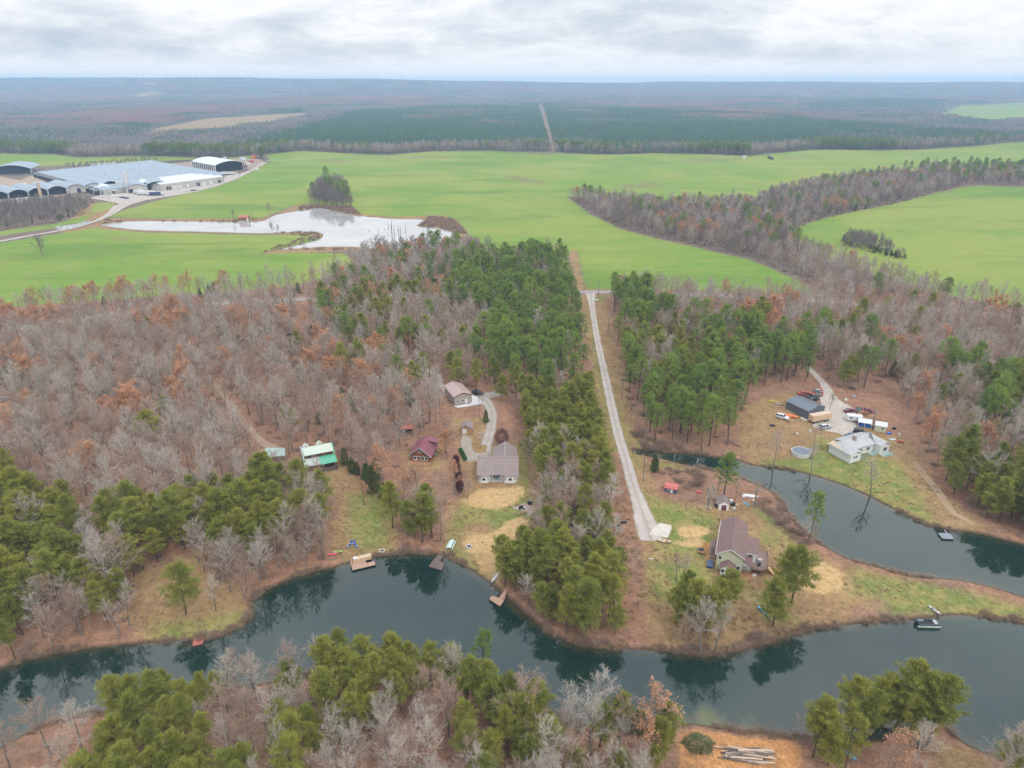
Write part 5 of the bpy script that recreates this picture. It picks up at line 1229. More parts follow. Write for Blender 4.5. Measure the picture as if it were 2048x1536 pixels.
# ---- green-roofed carport
c = P0(548, 912, 3); h = root('carport', (c[0], c[1], gz(c[0], c[1])), R(6), 'open carport with faded green metal roof beside the log house', 'carport')
q = MB(); q.slab([(-4.4, -3.4, 2.5), (1.4, -2.4, 2.45), (1.0, 2.6, 3.1), (-2.6, 2.7, 3.15)], .1); q.slab([(1.44, -2.4, 2.45), (4.3, -2.3, 2.4), (3.4, 2.5, 3.0), (1.04, 2.6, 3.1)], .1); q.slab([(-5.3, -.4, 2.3), (-4.44, -3.4, 2.5), (-2.64, 2.7, 3.15), (-4.3, 2.0, 2.6)], .1); q.build('roof', M['carport'], h)
for x, y in ((-4.2, -2.6), (-1.2, -2.6), (1.2, -2.2), (3.9, -2.0), (-3.6, 1.8), (3.2, 2.2), (0, 2.4)): bx('post', M['pole'], h, (x - .08, x + .08, y - .08, y + .08, -.2, 2.42))
bx('back_wall', M['brown_wall'], h, (-3.4, 3.1, 2.1, 2.2, -.2, 2.3))

# ---- red-roofed cabin
c = P0(842, 915, 3); h = root('cabin', (-30.4, 214.2, gz(-30.4, 214)), R(-9), 'wooden cabin with steep red metal roof and a front deck', 'cabin')
w = MB(); gable_y(w, -3.3, 3.3, -3.4, 5.4, -.3, 2.9, 5.6); w.build('wall', M['log'], h)
q = MB(); roof_y(q, -3.3, 3.3, -3.4, 5.4, 2.95, 5.65, .75, .14); ro = q.build('roof', M['red_roof'], h)
part('gable_trim', M['steel'], ro, lambda q: (q.beam((-4.1, -4.22, 2.42), (0, -4.22, 5.86), .10, .34), q.beam((4.1, -4.22, 2.42), (0, -4.22, 5.86), .10, .34)))
part('side_dormer', M['red_roof'], ro, lambda q: q.slab([(1.2, 3.0, 5.1), (4.3, 3.0, 4.4), (4.3, 6.0, 4.4), (1.2, 6.0, 5.1)], .14))
for u, ww in ((-1.9, .9), (-.5, 1.1), (.75, 1.1), (2.1, .9)): window(h, (0, -3.4), 0, u, 1.55, ww, 1.1)
window(h, (0, -3.4), 0, 0, 4.1, 1.2, .7); door(h, (0, -3.4), 0, .13, .35, .3, 2.0, M['brown_wall'])
dk = bx('deck', M['cedar'], h, (-4.3, 3.9, -6.0, -3.45, .1, .3)); bx('deck_skirt', M['deck_grey'], dk, (-4.2, 3.8, -5.9, -3.5, -.6, .08)); railing(h, [(-4.3, -3.5), (-4.3, -6.0), (3.9, -6.0), (3.9, -3.5)], .3, .95, M['cedar'])
part('chimney_flue', M['steel'], h, lambda q: q.tube((-1.6, 3.6, 4), (-1.6, 3.6, 6.4), .13)); bx('cooler_unit', M['steel'], h, (3.45, 4.2, 1.5, 2.4, .0, .9)); window(h, (3.3, 0), R(90), -1.5, 1.6, 1.0, .9)

# ---- small rust-red shelter behind the cabin
c = at(815, 864); h = root('shelter', c, R(5), 'small open shelter with rusty red roof behind the cabin', 'shelter')
part('roof', M['rust_roof'], h, lambda q: roof_x(q, -2.2, 2.2, -1.5, 1.5, 2.0, 2.7, .25)); bx('back_wall', M['brown_wall'], h, (-2, 2, 1.3, 1.4, -.2, 2.0))
for x in (-2, 2): bx('post', M['pole'], h, (x - .07, x + .07, -1.4, -1.26, -.2, 2.0))

# ---- brown metal garage
h = root('garage', (-22.0, 264.0, gz(-22, 264)), R(23), 'tall brown metal garage with pinkish roof and concrete apron', 'garage')
w = MB(); gable_y(w, -3.6, 3.6, -6.0, 6.2, -.3, 3.6, 4.9); w.build('wall', M['taupe'], h); q = MB(); roof_y(q, -3.6, 3.6, -6.0, 6.2, 3.62, 4.92, .3, .12); ro = q.build('roof', M['pink_metal'], h)
part('roof_trim', M['brown_trim'], ro, lambda q: (q.beam((-3.95, -6.33, 3.5), (0, -6.33, 4.95), .06, .22), q.beam((3.95, -6.33, 3.5), (0, -6.33, 4.95), .06, .22)))
door(h, (0, -6.0), 0, 1.5, -.1, 1.0, 2.1); window(h, (0, -6.0), 0, .0, 1.6, .8, .8); window(h, (0, -6.0), 0, -2.2, 1.6, .8, .8)
for sg in (-1, 1): bx('corner_trim', M['brown_trim'], h, (sg * 3.6 - .09, sg * 3.6 + .09, -6.06, -5.9, -.2, 3.6))
for y in (-3.8, .6): wd = MB(); wbox(wd, (3.6, 0), R(90), y, y + 3.4, -.1, 3.0, -.02, .07); wd.build('overhead_door', M['trim'], h)

# ---- tan shed in the bend of the drive
h = root('garden_shed', (-16.5, 234.2, gz(-16.5, 234)), R(-4), 'tan garden shed with brown roof and white roll-up door', 'shed')
w = MB(); gable_y(w, -1.9, 1.9, -2.0, 2.4, -.2, 2.2, 3.2); w.build('wall', M['cedar'], h); part('roof', M['brown_roof'], h, lambda q: roof_y(q, -1.9, 1.9, -2.0, 2.4, 2.22, 3.22, .3)); door(h, (0, -2.0), 0, -.75, 0, 1.6, 1.9)
window(h, (1.9, 0), R(90), 0, 1.4, .7, .7)

# ---- tan house with brown gables on the point
h = root('house', (59.8, 160.8, gz(59.8, 160.8)), R(-20), 'cream-sided two-storey house with brown cross gables and decks', 'house')
w = MB(); gable_y(w, -3.3, 3.3, -7.8, 8.0, -.4, 4.7, 6.7); w.build('wall', M['yellow_siding'], h)
q = MB(); roof_y(q, -3.3, 3.3, -7.8, 8.0, 4.75, 6.75, .4); ro = q.build('roof', M['mauve_roof'], h)
w = MB(); gable_x(w, 3.3, 6.4, -4.4, 2.4, -.4, 4.6, 6.6); w.build('wing_wall', M['white_wall'], h)
q = MB(); roof_x(q, .4, 6.4, -4.4, 2.4, 4.68, 6.72, .35); q.build('wing_roof', M['mauve_roof'], ro)
part('ridge_cap', M['mauve_roof'], ro, lambda q: q.beam((0, -8.2, 6.98), (0, 8.4, 6.98), .35, .06))
part('fascia', M['trim'], ro, lambda q: (q.beam((-3.72, -8.24, 4.62), (0, -8.24, 6.86), .06, .22), q.beam((3.72, -8.24, 4.62), (0, -8.24, 6.86), .06, .22))); part('gutter', M['trim'], ro, lambda q: q.beam((-3.78, -8.2, 4.55), (-3.78, 8.4, 4.55), .12, .12)); part('gutter', M['trim'], ro, lambda q: q.beam((3.5, -4.82, 4.45), (6.8, -4.82, 4.45), .12, .14))
s = MB(); gable_y(s, -2.0, 1.4, -10.2, -7.85, -.6, 2.1, 3.2); s.build('sunroom', M['white_wall'], h); part('sunroom_roof', M['mauve_roof'], ro, lambda q: roof_y(q, -2.0, 1.4, -10.2, -7.85, 2.15, 3.25, .3))
for u in (-1.4, -.3, .8): window(h, (0, -10.2), 0, u, 1.35, .75, 1.0)
window(h, (0, -7.8), 0, -2.5, 3.6, .7, 1.0); window(h, (0, -7.8), 0, 2.3, 1.4, .8, 1.1); window(h, (-3.3, 0), R(-90), -3.5, 1.6, 1.2, 1.1); window(h, (-3.3, 0), R(-90), 4.5, 1.6, 1.2, 1.1); window(h, (3.3, -4.4), 0, 1.6, 3.4, 1.0, .9)
# side entrance porch, right-hand deck with lean-to
part('porch_roof', M['mauve_roof'], h, lambda q: q.slab([(-5.6, -2.6, 2.5), (-3.32, -2.6, 2.9), (-3.32, 1.0, 2.9), (-5.6, 1.0, 2.5)], .12)); bx('porch_floor', M['deck'], h, (-5.4, -3.35, -4.0, .8, -.1, .25))
for y in (-2.4, .8): bx('porch_post', M['trim'], h, (-5.5, -5.38, y - .06, y + .06, .25, 2.4))
part('lean_to_roof', M['mauve_roof'], h, lambda q: q.slab([(3.7, -7.4, 2.5), (5.6, -7.4, 2.5), (5.6, -4.5, 3.4), (3.35, -4.5, 3.4)], .12)); bx('lean_to_wall', M['white_wall'], h, (3.32, 5.5, -6.2, -4.45, -.4, 2.5)); part('lean_to_gable', M['trim'], h, lambda q: q.add([(3.4, -7.45, 2.3), (5.2, -7.45, 1.9), (3.4, -7.45, 3.1), (3.4, -7.4, 2.3), (5.2, -7.4, 1.9), (3.4, -7.4, 3.1)], [(0, 1, 2), (5, 4, 3), (0, 3, 4, 1), (1, 4, 5, 2), (2, 5, 3, 0)]))
q = MB(); q.prism([(5.6, -7.4), (8.2, -7.2), (9.6, -5.6), (9.4, 1.4), (8.4, 2.2), (6.45, 2.2), (6.45, -4.4), (5.6, -4.4)], 1.5, 1.7); dk = q.build('deck', M['deck'], h)
for x, y in ((5.8, -7.2), (8.1, -7.0), (9.4, -5.4), (9.2, -2), (9.2, 1.2), (8.3, 2)): bx('deck_post', M['rail'], dk, (x - .09, x + .09, y - .09, y + .09, -.6, 1.5))
railing(h, [(5.65, -7.35), (8.2, -7.15), (9.55, -5.6), (9.35, 1.35), (8.35, 2.15), (6.5, 2.15)], 1.7, 1.0, M['rail'])
q = MB(); q.beam((9.6, -4.6, 1.5), (12.2, -6.2, -.2), 1.0, .12); q.build('ramp', M['cedar'], h); bx('grill', M['steel'], h, (6.9, 8.0, -4.2, -3.2, 1.72, 2.7)); bx('grill', M['black'], h, (7.0, 7.8, -5.6, -4.9, 1.72, 2.5))
bx('heat_pump', M['steel'], h, (1.7, 2.6, -8.9, -8.0, -.4, .6)); bx('trash_bin', M['black'], h, (1.6, 2.5, -10.1, -9.2, -.5, .5)); bx('water_tank', M['whitep'], h, (1.5, 2.1, -9.1, -8.95, .0, 1.5)); part('trampoline_cover', M['blue_p'], h, lambda q: q.box(-5.6, -4.0, -8.3, -5.4, -.3, .5))
# ---- white house with the green stairs
h = root('house', (114.2, 210.9, gz(116, 214)), R(25), 'white house with grey hipped roof and pale green outside stairs', 'house')
w = MB(); w.box(0, 5.0, 0, 9.0, 0, 3.3); w.box(5.0, 14.5, 2.8, 10.5, 0, 3.3); w.box(14.5, 19.0, .2, 9.5, 0, 3.3); w.build('wall', M['white_wall'], h)
w = MB(); w.box(-.05, 5.05, -.05, 9.0, -1.6, 0.0); w.box(5.05, 14.5, 2.75, 10.5, -1.6, 0); w.box(14.5, 19.05, .15, 9.5, -1.6, 0); w.build('stone_base', M['stone'], h)
q = MB(); e, r_ = 3.25, 5.0
q.slab([(5.4, 2.3, e), (14.2, 2.3, e), (14.2, 6.6, r_), (2.5, 6.6, r_)], .14); q.slab([(2.5, 6.6, r_), (16.8, 6.6, r_), (16.8, 11.0, e), (4, 11.0, e)], .14)
q.slab([(-.4, -.4, e), (2.5, -.4, 4.35), (2.5, 6.6, r_), (-.4, 9.3, e)], .14); q.slab([(2.5, -.4, 4.35), (5.4, -.4, e), (5.4, 2.3, e), (2.5, 6.6, r_)], .14)
q.slab([(14.2, -.2, e), (16.8, -.2, 4.35), (16.8, 6.6, r_), (14.2, 2.3, e)], .14); q.slab([(16.8, -.2, 4.35), (19.4, -.2, e), (19.4, 9.8, e), (16.8, 6.6, r_)], .14); ro = q.build('roof', M['grey_shingle'], h)
part('felt_patch', M['tan_felt'], ro, lambda q: q.slab([(-.3, 3.6, e + .15), (1.5, 3.6, 4.05), (1.1, 8.2, 4.15), (-.3, 9.2, e + .15)], .04)); part('felt_patch', M['tan_felt'], ro, lambda q: q.slab([(17.6, 2.0, 4.12), (19.3, 1.0, e + .2), (19.3, 6.5, e + .2), (17.9, 4.6, 4.05)], .04)); part('rear_flap', M['tan_felt'], ro, lambda q: q.slab([(-.8, 8.6, 3.3), (4.2, 9.6, 3.4), (4.4, 10.6, 3.15), (-.8, 9.7, 3.1)], .1))
bx('chimney', M['stone'], h, (7.2, 8.2, 5.2, 6.2, 3.4, 6.2)); part('fascia', M['trim'], ro, lambda q: (q.beam((-.42, -.44, 3.12), (2.5, -.44, 4.22), .05, .2), q.beam((2.5, -.44, 4.22), (5.42, -.44, 3.12), .05, .2), q.beam((-.44, -.4, 3.12), (-.44, 9.3, 3.12), .06, .2)))
window(h, (0, 0), 0, 1.9, 1.9, .7, .8); window(h, (0, 0), 0, 3.0, 1.9, .7, .8); window(h, (0, 0), 0, 16.8, 1.7, 1.6, 1.4); window(h, (0, 2.8), 0, 8.0, 1.7, 1.4, 1.2); window(h, (0, 2.8), 0, 11.8, 1.7, 1.4, 1.2); door(h, (0, 2.8), 0, 9.9, .1, .9, 2.0); bx('garage_door', M['grey_green'], h, (.8, 4.2, -.1, -.02, -1.5, -.2))
dk = bx('porch', M['green_stain'], h, (5.1, 14.4, .4, 2.7, -.15, .05), (5.1, 14.4, .5, .6, -1.5, -.2)); railing(h, [(5.2, .45), (14.3, .45)], .05, .95, M['green_stain']); d2 = bx('landing', M['green_stain'], h, (14.6, 19.2, -2.0, .1, -.2, 0.0), (14.7, 19.1, -1.9, -1.8, -1.5, -.25)); railing(h, [(14.7, -1.95), (17.8, -1.95)], 0, .95, M['green_stain']); railing(h, [(19.1, -1.95), (19.1, .05)], 0, .95, M['green_stain'])
for x0, yt in ((5.6, .4), (17.9, -2.0)): stairs(h, x0, x0 + 1.2, yt, yt - 3.0, 0, -1.7, M['green_stain'], 8, 'stairs'); part('stair_rail', M['green_stain'], h, lambda q: (q.beam((x0, yt, .95), (x0, yt - 3.0, -.75), .07), q.beam((x0 + 1.2, yt, .95), (x0 + 1.2, yt - 3.0, -.75), .07), q.beam((x0, yt - 3.0, -1.7), (x0, yt - 3.0, -.75), .08), q.beam((x0 + 1.2, yt - 3.0, -1.7), (x0 + 1.2, yt - 3.0, -.75), .08)))
bx('cooler_unit', M['steel'], h, (-.9, -.1, 2.8, 3.6, -1.5, -.7))

# ---- grey metal garage
h = root('metal_garage', (112.8, 244.6, gz(115, 248)), R(28), 'charcoal grey metal garage beside the gravel yard', 'garage')
w = MB(); gable_y(w, 0, 9.0, 0, 10.6, -.2, 3.3, 4.6); w.build('wall', M['mid_metal'], h); part('roof', M['dark_metal'], h, lambda q: roof_y(q, 0, 9.0, 0, 10.6, 3.33, 4.63, .25, .1)); bx('slab', M['conc'], h, (-1.6, 9.3, -.6, 10.8, -.5, .03))
window(h, (0, 0), 0, 7.6, 1.4, .8, .8, M['black']); door(h, (0, 0), R(-90), -7.2, 0, 2.4, 2.3, M['mid_metal'], False); door(h, (0, 0), 0, 3.5, 0, 3.0, 2.7, M['mid_metal'], False)

# ---- sheds
h = root('shed', (63.9, 184.2, gz(64, 184)), R(-4), 'small white shed with dark red double doors by the pond', 'shed')
w = MB(); gable_y(w, -1.45, 1.45, -1.9, 2.0, -.15, 2.1, 3.1); w.build('wall', M['white'], h); part('roof', M['brown_roof'], h, lambda q: roof_y(q, -1.45, 1.45, -1.9, 2.0, 2.12, 3.12, .2, .1)); door(h, (0, -1.9), 0, -.36, 0, .7, 1.75, M['red_door']); door(h, (0, -1.9), 0, .36, 0, .7, 1.75, M['red_door'])
h = root('shed', (50.4, 193.6, gz(50.4, 193.6)), R(-22), 'small navy shed with coral red gambrel roof near the drive', 'shed')
pr = [(-1.3, 0), (1.3, 0), (1.3, 1.5), (.85, 2.1), (0, 2.45), (-.85, 2.1), (-1.3, 1.5)]
def along_x(mb, prof, x0, x1): n = len(prof); mb.add([(x0, y, z) for y, z in prof] + [(x1, y, z) for y, z in prof], [tuple(range(n - 1, -1, -1)), tuple(range(n, 2 * n))] + [(i, (i + 1) % n, n + (i + 1) % n, n + i) for i in range(n)])
part('wall', M['navy'], h, lambda q: along_x(q, pr, -1.9, 1.9))
part('roof', M['coral'], h, lambda q: [q.slab([(-2.05, y0, z0 + .12), (2.05, y0, z0 + .12), (2.05, y1, z1 + .12), (-2.05, y1, z1 + .12)], .08) for (y0, z0), (y1, z1) in (((-1.5, 1.35), (-.86, 2.12)), ((-.86, 2.12), (0, 2.5)), ((0, 2.5), (.86, 2.12)), ((.86, 2.12), (1.5, 1.35)))])
door(h, (0, -1.3), 0, .25, 0, .75, 1.6); window(h, (0, -1.3), 0, -.75, 1.0, .5, .6, fw=.08)
h = root('shed', (136.5, 236.0, gz(136.5, 236)), R(-24), 'cream shed with white metal roof right of the gravel yard', 'shed')
w = MB(); gable_x(w, -1.8, 1.8, -1.8, 1.8, -.2, 2.3, 3.2); w.build('wall', M['yellow_siding'], h); part('roof', M['white_roof'], h, lambda q: roof_x(q, -1.8, 1.8, -1.8, 1.8, 2.33, 3.23, .25, .08)); door(h, (-1.8, 0), R(-90), .3, 0, .9, 1.9); window(h, (0, -1.8), 0, .6, 1.4, .7, .7)
h = root('lean_to', (132.0, 239.0, gz(132, 239)), R(-26), 'open lean-to with white metal roof over blue tarps', 'shelter')
part('roof', M['white_roof'], h, lambda q: q.slab([(-2.4, -1.6, 2.0), (2.4, -1.6, 2.0), (2.4, 1.6, 2.5), (-2.4, 1.6, 2.5)], .08)); bx('tarp_wall', M['blue_tarp'], h, (-2.2, 2.2, -.9, -.8, 0, 1.7), (-2.25, -2.15, -.8, 1.4, 0, 1.7))
for x in (-2.2, 0, 2.2): bx('post', M['trim'], h, (x - .07, x + .07, -1.55, -1.41, -.2, 1.95)); bx('post', M['trim'], h, (x - .07, x + .07, 1.4, 1.54, -.2, 2.4))
h = root('camper', (130.0, 243.5, gz(130, 243)), R(-14), 'old white camper trailer behind the parked cars', 'trailer')
part('body', M['white_p'], h, lambda q: along_x(q, [(-1.1, .5), (1.1, .5), (1.15, 1.6), (1.0, 2.5), (.6, 2.7), (-.6, 2.7), (-1.0, 2.5), (-1.15, 1.6)], -2.7, 2.7)); window(h, (0, -1.14), 0, -1.3, 1.75, .9, .5, M['steel'], .06); window(h, (0, -1.14), 0, 1.4, 1.75, .9, .5, M['steel'], .06); door(h, (0, -1.13), 0, .1, .55, .65, 1.7)
for sg in (-1, 1): part('wheel', M['rubber'], h, lambda q: q.tube((.1, sg * 1.12, .35), (.1, sg * .9, .35), .35, n=12))
part('hitch', M['black'], h, lambda q: q.beam((2.7, 0, .5), (3.7, 0, .5), .12))

# ---- tan box trailer
h = root('box_trailer', (116.9, 243.3, gz(117, 243)), R(20), 'long tan box trailer parked against the grey garage', 'trailer')
bx('body', M['tan_box'], h, (-4.4, 4.4, -1.25, 1.25, 1.0, 3.3)); bx('chassis', M['black'], h, (-4.3, 4.3, -.9, .9, .7, .98)); bx('roof', M['tan_felt'], h, (-4.42, 4.42, -1.27, 1.27, 3.3, 3.36))
for x in (-3.0, -1.9, 2.0, 3.1):
    for sg in (-1, 1): wq = part('wheel', M['rubber'], h, lambda q: q.tube((x, sg * 1.2, .48), (x, sg * .85, .48), .48, n=14)); part('rim', M['steel'], wq, lambda q: q.tube((x, sg * 1.23, .48), (x, sg * 1.19, .48), .25, n=10))

# ---- round pool
c = at(1601, 908); h = root('swimming_pool', c, 0, 'round above-ground swimming pool with a dark cover', 'pool')
def ringpts(r, n=28): return [(r * math.cos(k / n * 6.28318), r * math.sin(k / n * 6.28318)) for k in range(n)]
part('pool_wall', M['whitep'], h, lambda q: q.prism(ringpts(3.1), -.1, 1.15)); part('cover', M['pool'], h, lambda q: q.prism(ringpts(2.98), 1.14, 1.24)); part('coping', M['trim'], h, lambda q: [q.beam((*a, 1.2), (*b, 1.2), .18, .1) for a, b in zip(ringpts(3.08), ringpts(3.08)[1:] + ringpts(3.08)[:1])])
dk = bx('deck', M['deck_blue'], h, (2.6, 4.4, .3, 2.2, .95, 1.1)); [bx('deck_leg', M['pole'], dk, (x - .06, x + .06, y - .06, y + .06, -.1, .95)) for x in (3.2, 4.3) for y in (.5, 2.1)]; part('ladder', M['whitep'], h, lambda q: (q.beam((2.4, 2.3, 0), (2.4, 2.3, 2.2), .08), q.beam((1.9, 2.6, 0), (1.9, 2.6, 2.2), .08), [q.beam((1.9, 2.6, z), (2.4, 2.3, z), .06) for z in (.4, .8, 1.2, 1.6)])); bx('pump', M['black'], h, (2.0, 2.6, -3.4, -2.9, -.05, .5))

# ---------------------------------------------------------------- vehicles
def car(px, py, rz, paint, label, kind='sedan', group='cars parked in the gravel yard', loc=None):
    p = at(px, py) if loc is None else Vector(loc)
    L, Wd = (4.6, 1.8) if kind == 'sedan' else (4.8, 1.95) if kind == 'suv' else (5.4, 1.95)
    h = root({'sedan': 'parked_car', 'suv': 'parked_suv', 'pickup': 'pickup_truck'}[kind], (p.x, p.y, p.z + .05), R(rz), label, {'sedan': 'car', 'suv': 'SUV', 'pickup': 'pickup truck'}[kind], group)
    hz_ = .95 if kind == 'sedan' else 1.1
    if kind == 'sedan': bod = [(-.5, .38), (.5, .38), (.5, .70), (.36, .82), (.24, .92), (-.30, .95), (-.5, .86)]; cab = (-.33, -.20, .08, .24, 1.45)
    elif kind == 'suv': bod = [(-.5, .42), (.5, .42), (.5, .85), (.44, 1.0), (.24, 1.1), (-.48, 1.12), (-.5, 1.0)]; cab = (-.48, -.42, .10, .23, 1.78)
    else: bod = [(-.5, .48), (.5, .48), (.5, .9), (.44, 1.02), (.26, 1.08), (-.10, 1.08), (-.11, 1.0), (-.5, 1.0)]; cab = (-.11, -.08, .12, .24, 1.75)
    b = MB(); n = len(bod)
    for y0, y1 in ((-Wd / 2, Wd / 2),):
        V = []
        for k, (fx_, z) in enumerate(bod):
            tuck = .0 if z < .8 else .08
            V += [(fx_ * L, y0 + tuck, z)]
        V += [(x, -y, z) for x, y, z in V]
        b.add(V, [tuple(range(n)), tuple(range(2 * n - 1, n - 1, -1))] + [(i, n + i, n + (i + 1) % n, (i + 1) % n) for i in range(n)])
    b.build('body', paint, h)
    x0, x1, x2, x3, zt = cab; zb = hz_ - .06; q = MB(); wi = Wd / 2 - .1; wt = wi - .18
    q.hexa([(x0 * L, -wi, zb), (x3 * L, -wi, zb), (x3 * L, wi, zb), (x0 * L, wi, zb)], [(x1 * L, -wt, zt - .05), (x2 * L, -wt, zt - .05), (x2 * L, wt, zt - .05), (x1 * L, wt, zt - .05)]); q.build('windows', M['glass'], h)
    rf_ = MB(); rf_.hexa([(x1 * L, -wt, zt - .05), (x2 * L, -wt, zt - .05), (x2 * L, wt, zt - .05), (x1 * L, wt, zt - .05)], [(x1 * L + .08, -wt + .08, zt), (x2 * L - .08, -wt + .08, zt), (x2 * L - .08, wt - .08, zt), (x1 * L + .08, wt - .08, zt)])
    for sg in (-1, 1):
        for xa, xb in ((x0, x1), ((x1 + x2) / 2 - .01, (x1 + x2) / 2 - .01), (x3, x2)): rf_.beam((xa * L, sg * (wi + .01), zb), (xb * L, sg * (wt + .01), zt - .03), .09)
    rf_.build('roof', paint, h)
    if kind == 'pickup': bx('bed', M['black'], h, (-.49 * L, -.12 * L, -wi + .08, wi - .08, 1.0, 1.012))
    for x in (-.31 * L, .31 * L):
        for sg in (-1, 1): wq = part('wheel', M['rubber'], h, lambda q: q.tube((x, sg * (Wd / 2 + .01), .34), (x, sg * (Wd / 2 - .22), .34), .34, n=12)); part('rim', M['steel'], wq, lambda q: q.tube((x, sg * (Wd / 2 + .03), .34), (x, sg * (Wd / 2), .34), .2, n=8))
    for sg in (-1, 1): bx('headlight', M['whitep'], h, (L / 2 - .02, L / 2 + .02, sg * .6 - .16, sg * .6 + .16, .62, .76)); bx('tail_light', M['redp'], h, (-L / 2 - .02, -L / 2 + .02, sg * .65 - .12, sg * .65 + .12, .68, .84))
    return h
car(1564, 837, -38, M['white_p'], 'white SUV on the grass left of the grey garage', 'suv'); car(1650, 857, 22, M['silver_p'], 'silver SUV parked by the tan trailer', 'suv'); car(1720, 867, -30, M['black_p'], 'dark SUV parked behind the white house', 'suv')
car(1699, 824, 12, M['maroon_p'], 'maroon sedan at the edge of the gravel yard', 'sedan'); car(1717, 822, 60, M['green_p'], 'dark green car beside the maroon sedan', 'sedan'); car(1710, 836, 0, M['blue_p'], 'navy car parked in front of the camper', 'sedan'); car(1716, 841, -4, M['green_p'], 'green car nearest the camper in the front pair', 'sedan')
car(1725, 829, 20, M['rust_p'], 'rusty brown car among the parked cars', 'sedan'); car(1735, 824, -14, M['maroon_p'], 'dark red car under the trees behind the camper', 'sedan'); car(1627, 801, 20, M['black_p'], 'black car behind the grey garage', 'sedan'); car(1618, 793, 15, M['red_p'], 'bright red pickup behind the grey garage', 'pickup'); car(1635, 787, 80, M['silver_p'], 'pale pickup truck at the mouth of the track', 'pickup'); car(1624, 797, 16, M['green_p'], 'dark green pickup beside the red one', 'pickup'); car(1641, 784, 70, M['red_p'], 'small red car beside the pale pickup', 'sedan'); car(1606, 789, 10, M['red_p'], 'orange red car furthest left behind the grey garage', 'sedan'); car(956, 789, -35, M['black_p'], 'black SUV parked beside the brown garage', 'suv', None); car(3, 803, 60, M['silver_p'], 'silver pickup at the left edge in the woods', 'pickup', None); car(1703, 874, 8, M['blue_p'], 'navy car half hidden behind the white house roof', 'sedan')

# ---------------------------------------------------------------- boats
def hull(name, px, py, rz, L, Wd, D, m, label, cat='kayak', group=None, flip=False, seat=None, z=None, inner=None):
    p = at(px, py); h = root(name, (p.x, p.y, (p.z if z is None else z) + .02), R(rz), label, cat, group)
    V, F = [], []; N, K = 13, 7
    for i in range(N):
        t = i / (N - 1) * 2 - 1; w = Wd / 2 * max(.03, (1 - abs(t) ** 2.4)); rise = D * .35 * abs(t) ** 3
        for k in range(K):
            a = math.pi * k / (K - 1); V.append((t * L / 2, -w * math.cos(a), D * (1 - math.sin(a) ** .8) + rise if not flip else D * math.sin(a) ** .8))
    for i in range(N - 1):
        for k in range(K - 1): a = i * K + k; F.append((a, a + 1, a + K + 1, a + K))
    b = MB(); b.add(V, F); ho = b.build('hull', m, h, True)
    sol = ho.modifiers.new('thickness', 'SOLIDIFY'); sol.thickness = .04
    if not flip:
        for x in ((-.22, .2) if L > 3.2 else (0,)): bx('seat', seat or M['black'], h, (x * L - .2, x * L + .2, -Wd * .3, Wd * .3, D * .45, D * .55))
        deckp = MB(); deckp.add([(-L * .47, 0, D * 1.1), (-L * .22, -Wd * .44, D), (-L * .22, Wd * .44, D), (L * .47, 0, D * 1.1), (L * .24, Wd * .44, D), (L * .24, -Wd * .44, D)], [(0, 1, 2), (3, 4, 5)]); deckp.build('deck', inner or m, h)
    return h
hull('canoe', 991, 1156, 62, 4.6, .95, .4, M['whitep'], 'white canoe upturned on the lake bank', 'canoe', None, True)
hull('kayak', 1523, 1222, 108, 3.4, .75, .35, M['lblue'], 'light blue kayak on the left of the grassy pair', 'kayak', 'kayaks drawn up on land'); hull('kayak', 1529, 1226, 112, 3.2, .75, .35, M['teal_p'], 'teal kayak on the right of the grassy pair', 'kayak', 'kayaks drawn up on land')
hull('kayak', 1868, 1222, 112, 3.6, .8, .4, M['steel'], 'white and grey kayak on the grass by the pontoon boat', 'kayak', 'kayaks drawn up on land', inner=M['whitep']); hull('kayak', 664, 1110, 10, 3.0, .75, .35, M['pink'], 'pink kayak under the bare trees by the covered dock', 'kayak', 'kayaks drawn up on land'); hull('kayak', 676, 1105, 14, 3.0, .75, .35, M['lime'], 'lime green kayak beside the pink one', 'kayak', 'kayaks drawn up on land')
hull('kayak', 1546, 804, -12, 4.6, .85, .35, M['yellow'], 'long yellow kayak on the leaves left of the grey garage', 'kayak', 'kayaks drawn up on land'); hull('kayak', 1556, 809, -25, 3.6, .8, .35, M['steel'], 'grey kayak beside the long yellow one', 'kayak', 'kayaks drawn up on land'); hull('kayak', 1700, 1512, 120, 3.0, .75, .35, M['lblue'], 'blue kayak under the trees in the lower right', 'kayak', 'kayaks drawn up on land')
hull('kayak', 1590, 795, 14, 3.4, .8, .35, M['yellow'], 'yellow kayak behind the grey garage', 'kayak', 'kayaks drawn up on land'); hull('raft', 1580, 834, -25, 6.0, 1.7, .7, M['orange'], 'orange inflatable raft beside the white SUV', 'raft', None, inner=M['orange']); hull('rowing_boat', 1500, 993, -18, 5.0, 1.6, .6, M['whitep'], 'white boat upturned among the clutter by the pond', 'boat', None, True); hull('rowing_boat', 1328, 1084, -12, 4.2, 1.4, .5, M['tan_felt'], 'tan boat lying beside the concrete pad', 'boat', None); hull('paddle_board', 1492, 1008, -55, 2.6, .7, .2, M['lblue'], 'blue paddle board in the clutter by the pond', 'paddle board', None); hull('raft', 1801, 885, -30, 2.4, 1.2, .4, M['redp'], 'small red raft at the wood edge by the white house', 'raft', None)

